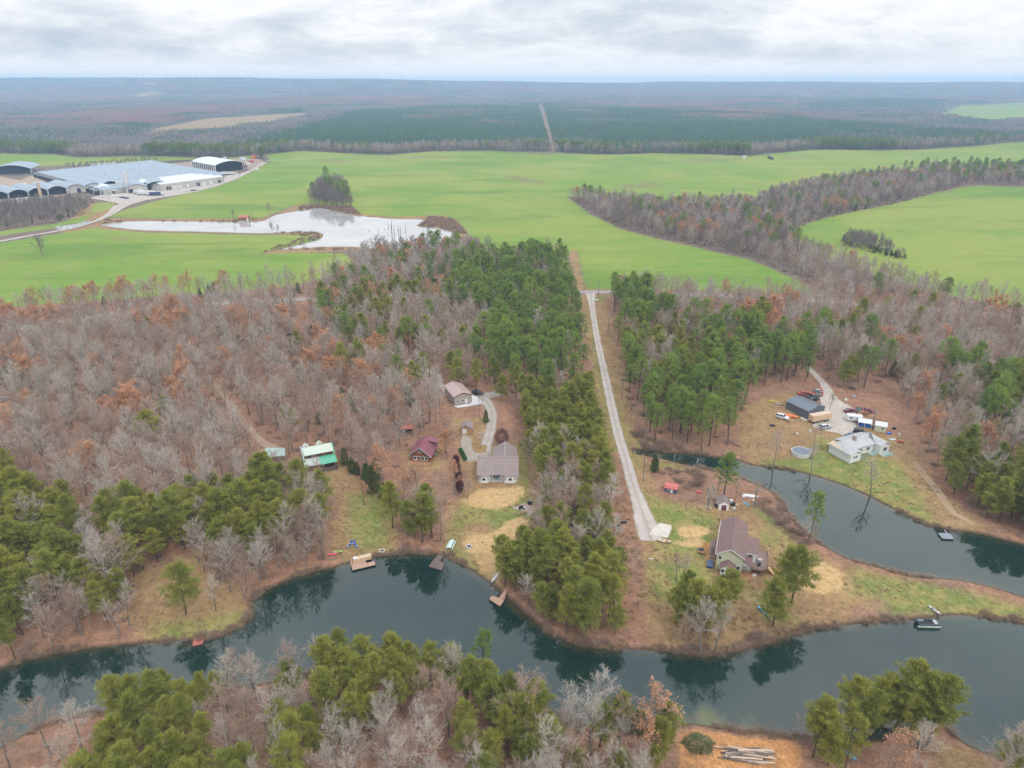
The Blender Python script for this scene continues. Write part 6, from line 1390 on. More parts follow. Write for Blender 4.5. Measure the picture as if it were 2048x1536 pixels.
# ---------------------------------------------------------------- docks
def dock(name, label, m, pl, z, posts, group='docks on the lakes', thick=.18):
    q = np.array(pl); c = q.mean(0); h = root(name, (c[0], c[1], 0), 0, label, 'dock', group)
    part('deck', m, h, lambda b: b.prism([(x - c[0], y - c[1]) for x, y in pl], z - thick, z))
    for x, y in posts: part('post', M['post'], h, lambda b: b.tube((x - c[0], y - c[1], -2.0), (x - c[0], y - c[1], z + .25), .09, n=7))
    return h, c
def quadpx(*pts, z=.5): return [P0(x, y, z) for x, y in pts]
pl = quadpx((978, 1198), (1000, 1213), (1009, 1199), (1009, 1193), (1015, 1182), (1010, 1179), (998, 1196), (984, 1191)); h, c = dock('dock', 'T-shaped tan timber dock with a lamp post', M['deck_tan'], pl, .55, quadpx((979, 1198), (999, 1212), (1008, 1199), (984, 1192)))
x, y = P0(985, 1192, .5); part('lamp_post', M['deck_tan'], h, lambda b: (b.tube((x - c[0], y - c[1], .5), (x - c[0], y - c[1], 2.6), .06), b.box(x - c[0] - .12, x - c[0] + .12, y - c[1] - .12, y - c[1] + .12, 2.6, 2.9))); x, y = P0(1008, 1198, .5); bx('bench', M['cedar'], h, (x - c[0] - .5, x - c[0] + .3, y - c[1] - .2, y - c[1] + .2, .56, 1.0))
pl = quadpx((699, 1120), (705, 1140), (752, 1129), (748, 1122), (733, 1126), (728, 1112)); h, c = dock('boat_dock', 'timber boat dock with a long raised bench', M['deck_tan'], pl, .5, quadpx((704, 1139), (751, 1129), (700, 1121)))
a, b_ = Vector((*P0(706, 1125, .5), 0)) - Vector((*c, 0)), Vector((*P0(742, 1117, .5), 0)) - Vector((*c, 0))
part('raised_bench', M['tan_box'], h, lambda q: q.beam((a.x, a.y + .3, 1.0), (b_.x, b_.y + .3, 1.0), 1.3, .9)); part('bench_lid', M['tan_felt'], h, lambda q: q.beam((a.x + 1.6, a.y + .85, 1.5), (b_.x, b_.y + .45, 1.5), 1.35, .08)); part('cushion', M['whitep'], h, lambda q: q.beam((a.x + .1, a.y + .4, 1.6), (a.x + 1.1, a.y + .55, 1.6), 1.0, .25)); part('gang_rail', M['deck_tan'], h, lambda q: (q.beam((a.x - .8, a.y + 1.0, .9), (a.x - .2, a.y - 1.7, .9), .2, .5)))
pl = quadpx((857, 1132), (884, 1140), (889, 1127), (880, 1120), (886, 1112), (877, 1108), (866, 1120)); dock('dock', 'dark weathered timber dock below the tall pines', M['deck_grey'], pl, .4, quadpx((858, 1132), (884, 1139), (888, 1127)))
pl = quadpx((384, 1292), (406, 1287), (409, 1271), (404, 1270), (403, 1260), (397, 1261), (397, 1272), (388, 1275), z=.35); dock('floating_dock', 'small red floating dock on the left shore', M['deck_red'], pl, .35, quadpx((385, 1291), (405, 1287), z=.35), thick=.25)
pl = quadpx((1876, 1066), (1885, 1077), (1908, 1078), (1901, 1068), (1895, 1066), (1890, 1060), (1888, 1060), (1892, 1066), z=.45); dock('dock', 'blue-grey dock on the right-hand pond', M['deck_blue'], pl, .45, quadpx((1877, 1066), (1886, 1077), (1907, 1078), z=.45))
pl = quadpx((1728, 1458), (1748, 1456), (1750, 1464), (1730, 1466), z=.4); dock('dock', 'small dark dock half hidden under the lower right pines', M['deck_grey'], pl, .4, quadpx((1729, 1459), (1747, 1457), z=.4))
x, y = P0(1855, 1247, .4); h = root('pontoon_boat', (x, y, .0), R(-2), 'dark flat pontoon boat moored at the grassy bank', 'boat')
bx('deck', M['black'], h, (-2.6, 2.6, -1.0, 1.0, .42, .55)); [part('pontoon', M['green_tank'], h, lambda q: q.tube((-2.6, sg * .8, .2), (2.7, sg * .8, .2), .28, n=10)) for sg in (-1, 1)]; bx('side_rail', M['dark_metal'], h, (-2.5, 2.5, -1.0, -.95, .55, 1.0), (-2.5, 2.5, .95, 1.0, .55, 1.0), (-2.5, -2.45, -.95, .95, .55, 1.0)); bx('seat', M['steel'], h, (1.3, 2.1, -.7, .7, .56, .95)); bx('motor', M['black'], h, (-3.0, -2.65, -.2, .2, .0, 1.1)); bx('bench', M['pool'], h, (-2.2, -.8, .3, .9, .56, .9))

# ---------------------------------------------------------------- poles, furniture, clutter
def utility_pole(px, py, hgt, label, arm=True, lamp=False):
    p = at(px, py); h = root('utility_pole', p, R(15), label, 'utility pole', 'utility poles')
    part('pole', M['pole'], h, lambda q: q.tube((0, 0, -.3), (0, 0, hgt), .17, .11, 8))
    if arm:
        part('crossarm', M['pole'], h, lambda q: q.beam((-1.2, 0, hgt - .6), (1.2, 0, hgt - .6), .12, .14))
        for x in (-1.1, 0, 1.1): part('insulator', M['whitep'], h, lambda q: q.tube((x, 0, hgt - .52), (x, 0, hgt - .25), .07))
    if lamp: part('transformer', M['steel'], h, lambda q: q.tube((.3, 0, hgt - 2.0), (.3, 0, hgt - .9), .25)); part('meter_box', M['steel'], h, lambda q: q.box(-.25, .25, -.3, -.17, 1.2, 1.9))
utility_pole(1286, 962, 8.5, 'utility pole with transformer beside the drive near the navy shed', False, True); utility_pole(1243, 797, 9.0, 'utility pole right of the drive below the pines'); utility_pole(1216, 670, 9.0, 'utility pole right of the upper drive'); utility_pole(1197, 592, 10, 'utility pole at the road junction'); utility_pole(101, 457, 12, 'utility pole left of the farm road'); utility_pole(182, 428, 12, 'utility pole at the bend of the farm road'); utility_pole(222, 410, 12, 'utility pole by the factory entrance'); utility_pole(505, 440, 11, 'pale pole beside the farm pond hut', False); utility_pole(1744, 858, 8, 'utility pole behind the white house', False, True)

c = at(490, 447); h = root('pond_hut', c, R(4), 'small hut with red roof on the bank of the farm pond', 'hut')
bx('wall', M['brown_wall'], h, (-4.2, 4.2, -2.5, 2.5, -.5, 3.2)); part('roof', M['rust_roof'], h, lambda q: roof_x(q, -4.2, 4.2, -2.5, 2.5, 3.2, 4.6, .5)); bx('door', M['trim'], h, (3.0, 4.3, -2.6, -2.52, 0, 2.8)); bx('platform', M['conc'], h, (-4.6, 4.6, -4.4, -2.62, -.6, .1))

def chair(px, py, rz, label):
    p = at(px, py); h = root('lawn_chair', p, R(rz), label, 'chair', 'chairs round the fire spot by the covered dock')
    bx('seat', M['blue'], h, (-.3, .3, -.3, .3, .36, .44)); part('backrest', M['blue'], h, lambda q: q.hexa([(-.3, .26, .42), (.3, .26, .42), (.3, .34, .42), (-.3, .34, .42)], [(-.3, .5, 1.05), (.3, .5, 1.05), (.3, .58, 1.05), (-.3, .58, 1.05)]))
    for x in (-.27, .27):
        for y in (-.25, .27): bx('leg', M['whitep'], h, (x - .03, x + .03, y - .03, y + .03, 0, .36))
        bx('armrest', M['whitep'], h, (x - .05, x + .05, -.3, .3, .6, .65))
chair(696, 1096, -60, 'blue lawn chair on the left by the covered dock'); chair(702, 1090, -10, 'blue lawn chair at the back left by the covered dock'); chair(709, 1089, 20, 'blue lawn chair at the back right by the covered dock'); chair(714, 1096, 70, 'blue lawn chair on the right by the covered dock')

def ring_pit(px, py, r, label, n=11):
    p = at(px, py); h = root('fire_pit', p, 0, label, 'fire pit')
    for k in range(n): a = k / n * 6.283; part('stone', M['grey_rock'] if k % 2 else M['stone'], h, lambda q: q.box(r * math.cos(a) - .2, r * math.cos(a) + .2, r * math.sin(a) - .2, r * math.sin(a) + .2, -.05, .28 + .06 * (k % 3)))
    part('ashes', M['black'], h, lambda q: q.prism([(x * (r - .2), y * (r - .2)) for x, y in ringpts(1.0, 12)], -.02, .06))
ring_pit(938, 1094, .8, 'dark fire pit on the straw-covered lawn'); ring_pit(1048, 1020, .8, 'stone fire pit on the patio by the white house'); ring_pit(764, 1103, .7, 'dark fire ring near the lake below the log house')
sheet('stone_patio', [(1022, 1016), (1036, 1012), (1050, 1006), (1062, 1014), (1070, 1024), (1060, 1030), (1045, 1022)], mat('patio_stone', (.27, .215, .20), .9, var=.25, scale=1.2), .05, 2.0, .15)
p = at(1042, 1019); h = root('grill', p, R(20), 'black covered grill on the stone patio', 'grill'); bx('body', M['black'], h, (-.6, .6, -.35, .35, .5, 1.1)); part('lid', M['black'], h, lambda q: q.tube((-.58, 0, 1.1), (.58, 0, 1.1), .33, n=10)); [bx('leg', M['black'], h, (x - .04, x + .04, -.3, .3, 0, .5)) for x in (-.5, .5)]
def patio_chair(px, py, rz, label):
    p = at(px, py); h = root('patio_chair', p, R(rz), label, 'chair', 'chairs round the stone patio'); bx('seat', M['cedar'], h, (-.3, .3, -.3, .3, .36, .44)); bx('backrest', M['cedar'], h, (-.3, .3, .26, .34, .44, 1.05)); [bx('leg', M['brown_wall'], h, (x - .04, x + .04, y - .04, y + .04, 0, .36)) for x in (-.26, .26) for y in (-.26, .26)]
patio_chair(1021, 1014, 90, 'brown patio chair at the left end of the patio'); patio_chair(1032, 1010, 0, 'brown patio chair on the upper edge of the patio'); patio_chair(1044, 1029, 180, 'brown patio chair below the covered grill'); patio_chair(1050, 1027, 200, 'brown patio chair below the fire pit')
p = at(902, 1092); h = root('picnic_table', p, R(78), 'long pale picnic table on the bank', 'table'); bx('top', M['aqua'], h, (-1.9, 1.9, -.45, .45, .72, .8)); [bx('bench', M['aqua'], h, (-1.9, 1.9, sg * .8 - .15, sg * .8 + .15, .42, .48)) for sg in (-1, 1)]; [bx('leg', M['pole'], h, (x - .06, x + .06, -.8, .8, .0, .42), (x - .05, x + .05, -.3, .3, .48, .72)) for x in (-1.4, 1.4)]
p = at(873, 1083); h = root('swing_frame', p, R(4), 'dark red swing frame under the tall pines', 'swing'); part('top_bar', M['red_door'], h, lambda q: q.beam((-2.2, 0, 2.2), (2.2, 0, 2.2), .14)); [part('leg', M['red_door'], h, lambda q: (q.beam((x, -.8, 0), (x, 0, 2.2), .1), q.beam((x, .8, 0), (x, 0, 2.2), .1))) for x in (-2.1, 2.1)]; bx('seat', M['brown_wall'], h, (-.9, .9, -.25, .25, .5, .58)); part('chain', M['steel'], h, lambda q: (q.beam((-.8, 0, .58), (-.8, 0, 2.15), .03), q.beam((.8, 0, .58), (.8, 0, 2.15), .03)))
p = at(1402, 1106); h = root('fire_bowl', p, 0, 'round rusty fire bowl on the lawn by the cream house', 'fire bowl'); part('bowl', M['rust_p'], h, lambda q: (q.tube((0, 0, .1), (0, 0, .75), .5, .95, 14))); part('lid', M['black'], h, lambda q: q.tube((.1, .5, .76), (.1, .5, .95), .9, .5, 14)); [bx('leg', M['black'], h, (x - .05, x + .05, y - .05, y + .05, -.02, .2)) for x, y in ((.4, .3), (-.4, .3), (0, -.5))]
p = at(1508, 1152); h = root('boulder', p, R(20), 'pale boulder on the orange sand by the cream house', 'rock'); b = MB(); b.add([(.7 * math.cos(a) * s, .5 * math.sin(a) * s, z) for z, s in ((-.1, 1), (.25, 1.05), (.5, .6)) for a in [k * .785 for k in range(8)]], [(k, (k + 1) % 8, 8 + (k + 1) % 8, 8 + k) for k in range(8)] + [(8 + k, 8 + (k + 1) % 8, 16 + (k + 1) % 8, 16 + k) for k in range(8)] + [tuple(range(16, 24))]); b.build('stone', M['grey_rock'], h)

# log pile and brush pile on the cleared bank
p = at(1495, 1512); h = root('log_pile', p, R(-6), 'long stack of felled logs on the bare orange earth', 'log pile'); rl = random.Random(8)
for k in range(44):
    row = 0 if k < 17 else 1 if k < 31 else 2; L = rl.uniform(4.0, 7.5); x = rl.uniform(-2.4, 2.4) * (1 - .18 * row); y = rl.uniform(-1.5, 1.5) * (1 - .25 * row); r = rl.uniform(.12, .25); a = rl.gauss(0, .10); z = .2 + row * .36
    dx, dy = math.cos(a) * L / 2, math.sin(a) * L / 2
    lo = part('log', (M['bark_log'], M['pole'], M['deck_grey'], M['tan_felt'])[k % 4], h, lambda q: q.tube((x - dx, y - dy, z + rl.gauss(0, .06)), (x + dx, y + dy, z + rl.gauss(0, .06)), r, r * .75, 7))
p = at(1397, 1490); h = root('brush_pile', p, 0, 'heap of cut pine branches on the bare orange earth', 'brush pile'); T = TB(); r5 = np.random.default_rng(4); n = 2600
a = r5.uniform(0, 6.283, n); rr = (2.7 + .5 * np.sin(a * 5) + .3 * np.sin(a * 11)) * np.sqrt(r5.uniform(0, 1, n)); zz_ = np.maximum(0, 1.7 * (1 - (rr / 2.8) ** 2)) * r5.uniform(.3, 1, n); B = np.stack([np.cos(a) * rr, np.sin(a) * rr * .85, zz_], 1); D_ = unit(np.stack([np.cos(a), np.sin(a), np.full(n, .25)], 1) + r5.normal(0, .45, (n, 3)))
T.slivers(B, B + D_ * r5.uniform(.4, .9, (n, 1)), .11, 0, r5); V, F, _m = T.arrays(); link('branches', mesh_np('branches', V, F, [leafy('cut_needles', (.13, .15, .065), (.21, .215, .10), (.17, .15, .085), .2)]), h)
q = MB()
for k in range(26): a_ = rl.uniform(0, 6.283); r_ = rl.uniform(.2, 1.9); q.beam((math.cos(a_) * r_, math.sin(a_) * r_, 1.5 * (1 - r_ / 2.6)), (math.cos(a_) * (r_ + 1.5), math.sin(a_) * (r_ + 1.5), 1.5 * (1 - r_ / 2.6) + rl.uniform(-.6, .5)), .06)
q.build('stems', M['cedar'], h)

# clutter round the white shed and the homestead, each piece its own thing
def crate(px, py, rz, sx, sy, sz, m, name, label, cat, group=None):
    p = at(px, py); h = root(name, p, R(rz), label, cat, group); b = MB(); b.hexa([(-sx/2, -sy/2, -.02), (sx/2, -sy/2, -.02), (sx/2, sy/2, -.02), (-sx/2, sy/2, -.02)], [(-sx*.46, -sy*.46, sz), (sx*.46, -sy*.46, sz), (sx*.46, sy*.46, sz), (-sx*.46, sy*.46, sz)]); b.build('body', m, h); bx('lid', m, h, (-sx*.5, sx*.5, -sy*.5, sy*.5, sz, sz + .05)); return h
for a in ((1433,1013,20,1.2,.9,.7,'black','bin','black bin left of the white shed','bin'),(1438,1009,0,.8,.7,.6,'steel','crate','grey crate left of the white shed','crate'),(1462,1005,10,1.0,.8,.9,'whitep','cooler_box','white cooler box right of the white shed','cooler'),(1466,1010,40,1.4,.9,.7,'black','bin','black bin right of the white shed','bin'),(1468,1019,30,1.3,.8,.5,'steel','crate','low grey crate at the front right of the white shed','crate'),(1474,1012,70,1.6,1.0,.4,'cedar','pallet','timber pallet furthest right of the white shed','pallet'),(1507,1005,0,1.0,.8,.8,'tan_felt','crate','cream crate under the leafless tree by the pond','crate'),(1488,994,30,1.6,.7,.4,'whitep','crate','long white crate in the clutter by the pond','crate'),(1620,863,0,.8,.8,.6,'whitep','water_tank','white tub on the grass left of the silver SUV','tub'),(1594,868,0,.9,.7,.4,'grey_rock','crate','grey box on the grass above the swimming pool','box'),(1733,846,0,.9,.9,1.1,'whitep','water_tank','white tank left of the lean-to','tank'),(1778,868,20,1.6,.9,.5,'blue_tarp','tarp_heap','blue tarp bundle in front of the cream shed','tarp'),(1788,858,20,1.2,.8,.6,'black','bin','black bin right of the cream shed','bin'),(1798,872,0,.6,.5,1.0,'whitep','meter_box','white box on a post at the wood edge','box'),(1707,795,0,1.4,1.0,.9,'steel','crate','grey crate in the woods above the gravel yard','crate'),(1691,801,0,1.0,.8,.7,'green_tank','crate','pale green crate at the top of the gravel yard','crate'),(1785,880,10,2.2,1.2,.3,'grey_rock','rubble_heap','low grey heap right of the white house','heap'),(1193,601,20,2.2,1.2,.5,'green_tank','road_sign_board','pale board lying beside the road junction','board'),(1545,852,10,1.6,1.2,.5,'black','scrap_heap','dark scrap heap left of the grey garage','heap'),(1398,985,0,1.6,1.1,.35,'red_p','garden_cart','red garden cart between the two small sheds','cart'),(1247,1046,15,1.6,.5,.5,'black','trailer_hitch','dark trailer frame left of the gravel drive','trailer'),(1237,1052,40,1.0,.8,.5,'black','burn_barrel','dark barrel left of the gravel drive','barrel'),(965,1085,0,.3,.3,.3,'black','bucket','small black bucket on the straw lawn','bucket'),(988,1152,0,.5,.5,.4,'steel','bucket','grey bucket beside the upturned canoe','bucket'),(536,936,70,1.5,.7,1.0,'whitep','gas_tank','white gas tank beside the green carport','tank'),(1060,1008,10,1.4,.9,.9,'black','grill_cabinet','black cabinet at the right end of the patio','cabinet')):
    crate(a[0], a[1], a[2], a[3], a[4], a[5], M[a[6]], a[7], a[8], a[9])
for px, py, L, rz, m, lb in ((1403,1014,2.6,-40,'tan_felt','thin tan board lying left of the leaning snag'),(1416,1014,2.6,-42,'whitep','white board lying at the foot of the leaning snag'),(1302,1118,1.2,-20,'whitep','short pale plank in the grass below the pad'),(1742,922,1.2,20,'yellow','short yellow plank on the lawn below the green stairs')):
    p = at(px, py); h = root('plank', p, R(rz), lb, 'plank', 'loose planks on the grass'); bx('board', M[m], h, (-L/2, L/2, -.12, .12, .02, .1))
# broken-topped snags on the point
def snag(px, py, hgt, lean, label, seed):
    p = at(px, py); h = root('dead_tree', p, R(seed * 40), label, 'dead tree', 'snags by the pond'); r4 = np.random.default_rng(seed); T = TB(); tr = limb((0, 0, -.3), (lean, .05, 1), hgt, r4, .1, 5, .05); T.tube(tr, np.linspace(.34, .24, 6), 0, 7); V, F, _m = T.arrays(); link('trunk', mesh_np('trunk', V, F, [M_TRUNK]), h)
    T = TB(); B = []; E = []
    for i in range(7):
        q, d = along(tr, r4.uniform(.65, 1)); az = r4.uniform(-1.2, 1.2) + (0 if i % 2 else 3.1); lm = limb(q, (math.cos(az) * .8, math.sin(az) * .8, .5), r4.uniform(1.2, 3.0), r4, .2, 3, .2); T.tube(lm, (.09, .06, .035, .015), 0, 4)
        for j in range(10): s_, d2 = along(lm, r4.uniform(.3, 1)); B.append(s_); E.append(s_ + unit(d2 + r4.normal(0, .7, 3)) * r4.uniform(.4, 1.1))
    T.slivers(B, E, .05, 0, r4); V, F, _m = T.arrays(); link('branches', mesh_np('branches', V, F, [M_TWIG]), h)
snag(1417, 1012, 6.5, .12, 'tall broken-topped snag left of the white shed', 2); snag(1430, 1000, 5.0, .35, 'leaning snag just behind the broken-topped one', 3); snag(1510, 1014, 6.5, .1, 'forked snag by the pond clutter', 5)
# dark red ornamental tree and hedges by the white house
for px, py, hh, sp_, lb in ((1004, 893, 7.0, 2.6, 'dense maroon ornamental tree behind the white house'), (920, 985, 4.5, 1.2, 'maroon shrub at the lower end of the row left of the white house'), (917, 965, 4.5, 1.2, 'maroon shrub second from the lower end of the row'), (914, 948, 4.2, 1.1, 'maroon shrub third from the lower end of the row'), (912, 932, 4.0, 1.1, 'maroon shrub at the upper end of the row')):
    p = at(px, py); h = root('ornamental_tree', p, 0, lb, 'tree', 'maroon shrubs by the white house'); r4 = np.random.default_rng(px); T = TB(); T.tube(limb((0, 0, -.2), (0, 0, 1), hh * .5, r4, .5, 3, .03), (.16, .12, .09, .05), 0, 6); V, F, _m = T.arrays(); link('trunk', mesh_np('trunk', V, F, [M_TRUNK]), h)
    n = 2600; T = TB(); u = unit(r4.normal(size=(n, 3))); b = np.array([0, 0, hh * .55]) + u * np.array([sp_, sp_, hh * .46]) * r4.uniform(.35, 1, (n, 1)) ** .6; T.slivers(b, b + unit(u + r4.normal(0, .5, (n, 3)) + np.array([0, 0, .5])) * r4.uniform(.3, .7, (n, 1)), .10, 0, r4); V, F, _m = T.arrays(); link('crown', mesh_np('crown', V, F, [M_MAROON]), h)
M_HEDGE = leafy('hedge_leaves', (.035, .13, .022), (.06, .18, .03), (.05, .12, .02), .2)
for k, (px, py) in enumerate(((921, 903), (924, 908), (927, 914), (930, 920))):
    p = at(px, py); h = root('shrub', p, 0, ['topmost', 'second from the top', 'third from the top', 'lowest'][k] + ' green shrub along the parking court', 'shrub', 'green shrubs beside the parking court'); r4 = np.random.default_rng(k); n = 900; u = unit(r4.normal(size=(n, 3))); T = TB(); b = np.array([0, 0, .7]) + u * np.array([.75, .75, .75]) * r4.uniform(.5, 1, (n, 1)); T.slivers(b, b + unit(u + r4.normal(0, .5, (n, 3))) * .25, .13, 0, r4); V, F, _m = T.arrays(); link('crown', mesh_np('crown', V, F, [M_HEDGE]), h)
part_is = bpy.data.objects.new('x', None); bpy.data.objects.remove(part_is)
# planted island in the parking court
sheet('planting_island', [(944, 898), (955, 891), (968, 890), (975, 894), (972, 904), (962, 908), (950, 905)], gravel('mulch', (.20, .13, .05), (.24, .16, .07), False), .10, 1.5, .05)
# dead stumps standing in the farm pond
rs = random.Random(2)
for k in range(22):
    x, y = P0(rs.uniform(735, 870), rs.uniform(455, 478), 0)
    if not inside(FARPOND, np.array([x]), np.array([y]))[0]: continue
    hh = rs.choice((1.5, 2, 2.5, 3, 7, 9)); o = part('dead_stump', M['pole'], None, lambda q: q.tube((x, y, -1), (x + rs.uniform(-.3, .3), y, hh), .28, .15, 6)); tag(o, 'bare dead stump standing in the farm pond', 'stump', 'stumps standing in the farm pond')

# ---------------------------------------------------------------- the factory beyond the wheat
def arch(w, rise, n=10):
    """x,z points of a shallow barrel from -w/2 to w/2"""
    return [(-w / 2 + w * k / n, rise * math.sin(math.pi * k / n) ** .85) for k in range(n + 1)]
def barrel(par, name, m, x0, w, y0, y1, ze, rise, t=.25, n=10, sub=None):
    """one arched roof bay along y"""
    pr = [(x + x0 + w / 2, z + ze) for x, z in arch(w, rise, n)]; b = MB(); N = len(pr)
    V = [(x, y, z) for y in (y0, y1) for x, z in pr] + [(x, y, z - t) for y in (y0, y1) for x, z in pr]
    F = [(i, i + 1, N + i + 1, N + i) for i in range(N - 1)] + [(2 * N + i + 1, 2 * N + i, 3 * N + i, 3 * N + i + 1) for i in range(N - 1)]
    F += [(i + 1, i, 2 * N + i, 2 * N + i + 1) for i in range(N - 1)] + [(N + i, N + i + 1, 3 * N + i + 1, 3 * N + i) for i in range(N - 1)] + [(0, N, 3 * N, 2 * N), (N - 1, 3 * N - 1, 4 * N - 1, 2 * N - 1)]
    b.add(V, F); return b.build(name, m, par)
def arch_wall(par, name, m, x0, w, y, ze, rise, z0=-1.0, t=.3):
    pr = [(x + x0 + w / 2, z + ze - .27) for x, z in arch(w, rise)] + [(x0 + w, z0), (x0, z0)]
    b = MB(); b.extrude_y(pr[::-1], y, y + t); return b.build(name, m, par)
def frame_at(px, py, z=0.0):
    x, y = P0(px, py, z); return x, y, gz(x, y)

# main shed: seventeen parallel bays, each stepped back from the last
O = frame_at(68, 351, 3); h = root('factory', O, R(62 - 90), 'huge factory shed with many parallel arched grey roof bays', 'factory')
for i in range(17):
    x0 = i * 14.0; s = -i * 3.9
    b = barrel(h, 'roof_bay', M['galv'], x0, 13.9, s, s + 178, 5.2, 2.6)
    arch_wall(h, 'gable', M['block'], x0 + .1, 13.6, s + .6, 5.2, 2.6); arch_wall(h, 'gable', M['block'], x0 + .1, 13.6, s + 177, 5.2, 2.6)
    bx('opening', M['shade'], h, (x0 + 5, x0 + 9.5, s - 3.2, s + .5, -.5, 4.6)); bx('opening_hood', M['galv'], h, (x0 + 4.7, x0 + 9.8, s - 3.5, s + .5, 4.62, 4.9))  # solid near-black boxes painted as shaded openings
bx('side_wall', M['block'], h, (.1, .5, 1, 176, -1, 5.1), (237.2, 237.8, -60, 108, -1, 5.1))
for k in range(26): x = rs.uniform(10, 225); i = int(x / 14); bx('roof_vent', M['white_roof'], h, (i * 14 + 6.2, i * 14 + 7.8, rs.uniform(5, 150) - i * 3.9, 0, 0, 0)) if False else part('roof_vent', M['white_roof'], h, lambda q: (lambda yy: q.box(i * 14 + 6.2, i * 14 + 7.8, yy, yy + 1.6, 7.7, 8.9))(rs.uniform(5, 165) - i * 3.9))
# white-roofed wing with block walls along the yard
O = frame_at(322, 381, 1); h = root('factory_wing', O, R(60 - 90), 'white-roofed factory wing with pale block walls along the yard', 'factory')
for i in range(4): barrel(h, 'roof_bay', M['white_roof'], -15.0 * (i + 1), 14.9, -i * 2, 92 - i * 2, 7.6, 1.5)
bx('wall', M['block'], h, (-.6, -.2, 0, 92, -1, 7.5), (-60, -.2, .2, .6, -1, 7.4)); bx('back_wall', M['block'], h, (-60, -.2, 91.4, 91.8, -1, 7.4))
for y, w_, m in ((8, 6, 'shade'), (17, 5, 'trim'), (24, 5, 'trim'), (36, 3, 'trim'), (50, 5, 'shade'), (58, 5, 'trim'), (70, 4, 'trim'), (82, 5, 'shade')): bx('door', M[m], h, (-.18, -.05, y, y + w_, -.5, 4.2))
for y in range(3, 92, 8): bx('pilaster', M['conc'], h, (-.2, .1, y - .3, y + .3, -1, 7.4))
# arched open barns along the lower edge
O = frame_at(-22, 404, 1); h = root('barn_row', O, R(49), 'row of open arched barns with dark mouths, lower left of the factory', 'barn')
for i in range(7):
    x0 = i * 19.5; barrel(h, 'roof_bay', M['galv'], x0, 19.4, 0, 62, 5.4, 3.6)
    arch_wall(h, 'lining', M['shade'] if i not in (4, 5) else M['block'], x0 + .3, 18.8, 5.0 if i not in (4, 5) else 1.0, 5.4, 3.5)  # near-black wall paints the shade inside open bays; closed bays get block
    if i in (4, 5): bx('door', M['shade'] if i == 4 else M['trim'], h, (x0 + 11, x0 + 15, .6, .95, -.5, 4.2))
for i in range(8): bx('pillar', M['trim'], h, (i * 19.5 - .4, i * 19.5 + .4, .2, 1.0, -1, 5.3))
bx('wall', M['block'], h, (-.2, .2, 1, 61, -1, 5.2), (136.3, 136.7, 1, 61, -1, 5.2))
O = frame_at(187, 388, 1); h = root('factory_office', O, R(30), 'white arched factory office with a lean-to roof', 'office')
barrel(h, 'roof', M['white_roof'], 0, 22, 0, 40, 5.0, 3.2); arch_wall(h, 'wall', M['white'], .2, 21.6, .8, 5.0, 3.1); part('lean_to_roof', M['white_roof'], h, lambda q: q.slab([(1, -6, 3.4), (23, -6, 3.4), (23, .5, 4.8), (1, .5, 4.8)], .2)); bx('lean_to_wall', M['brown_wall'], h, (2, 22, -4.6, -4.2, -.8, 3.2)); [bx('window', M['glass'], h, (x, x + 1.6, -4.75, -4.62, .8, 2.4)) for x in (4, 8, 12, 16)]
O = frame_at(252, 386, 1); h = root('factory_bay', O, R(30), 'arched factory bay with grey wall beside the tall silo', 'barn'); barrel(h, 'roof', M['galv'], 0, 24, 0, 50, 6.4, 3.6); arch_wall(h, 'wall', M['block'], .3, 23.4, 1.0, 6.4, 3.5); bx('door', M['shade'], h, (3, 8, .7, .95, -.5, 4.6)); bx('door', M['trim'], h, (12, 18, .7, .95, -.5, 4.2)); bx('dock_box', M['maroon_p'], h, (9.5, 13, -3, .6, -.8, 2.2))
O = frame_at(292, 381, 1); h = root('open_barn', O, R(32), 'wide arched barn with dark open mouth beside the white wing', 'barn'); barrel(h, 'roof', M['galv'], 0, 27, 0, 50, 6.4, 4.2); arch_wall(h, 'lining', M['shade'], .4, 26.2, 7.0, 6.4, 4.1); [bx('pillar', M['steel'], h, (x - .4, x + .4, .3, 1.1, -1, 6.3)) for x in (.3, 26.7)]; bx('parked_trailer', M['white_p'], h, (8, 18, 2.0, 4.5, .8, 3.6))  # dark sheet set back in the mouth is painted shade
for k, (px, py, r, hh, lb) in enumerate(((238, 382, 2.0, 10, 'short white silo furthest left'), (243, 382, 2.0, 10.5, 'short white silo in the middle of the three'), (248, 382, 2.0, 10, 'short white silo nearest the tall one'), (257, 383, 2.7, 22, 'tall white silo beside the factory yard'), (83, 397, 1.6, 16, 'tan upright silo in front of the open barns'))):
    O = frame_at(px, py, 0); h = root('silo', O, 0, lb, 'silo', 'silos by the factory'); part('tank', M['tan_felt'] if k == 4 else M['whitep'], h, lambda q: q.tube((0, 0, 1.5), (0, 0, hh), r, n=16)); part('cap', M['steel'], h, lambda q: q.tube((0, 0, hh), (0, 0, hh + r * .5), r * 1.02, .3, 16)); [part('leg', M['steel'], h, lambda q: q.tube((a * r * .7, b * r * .7, -1), (a * r * .7, b * r * .7, 1.6), .2)) for a in (-1, 1) for b in (-1, 1)]
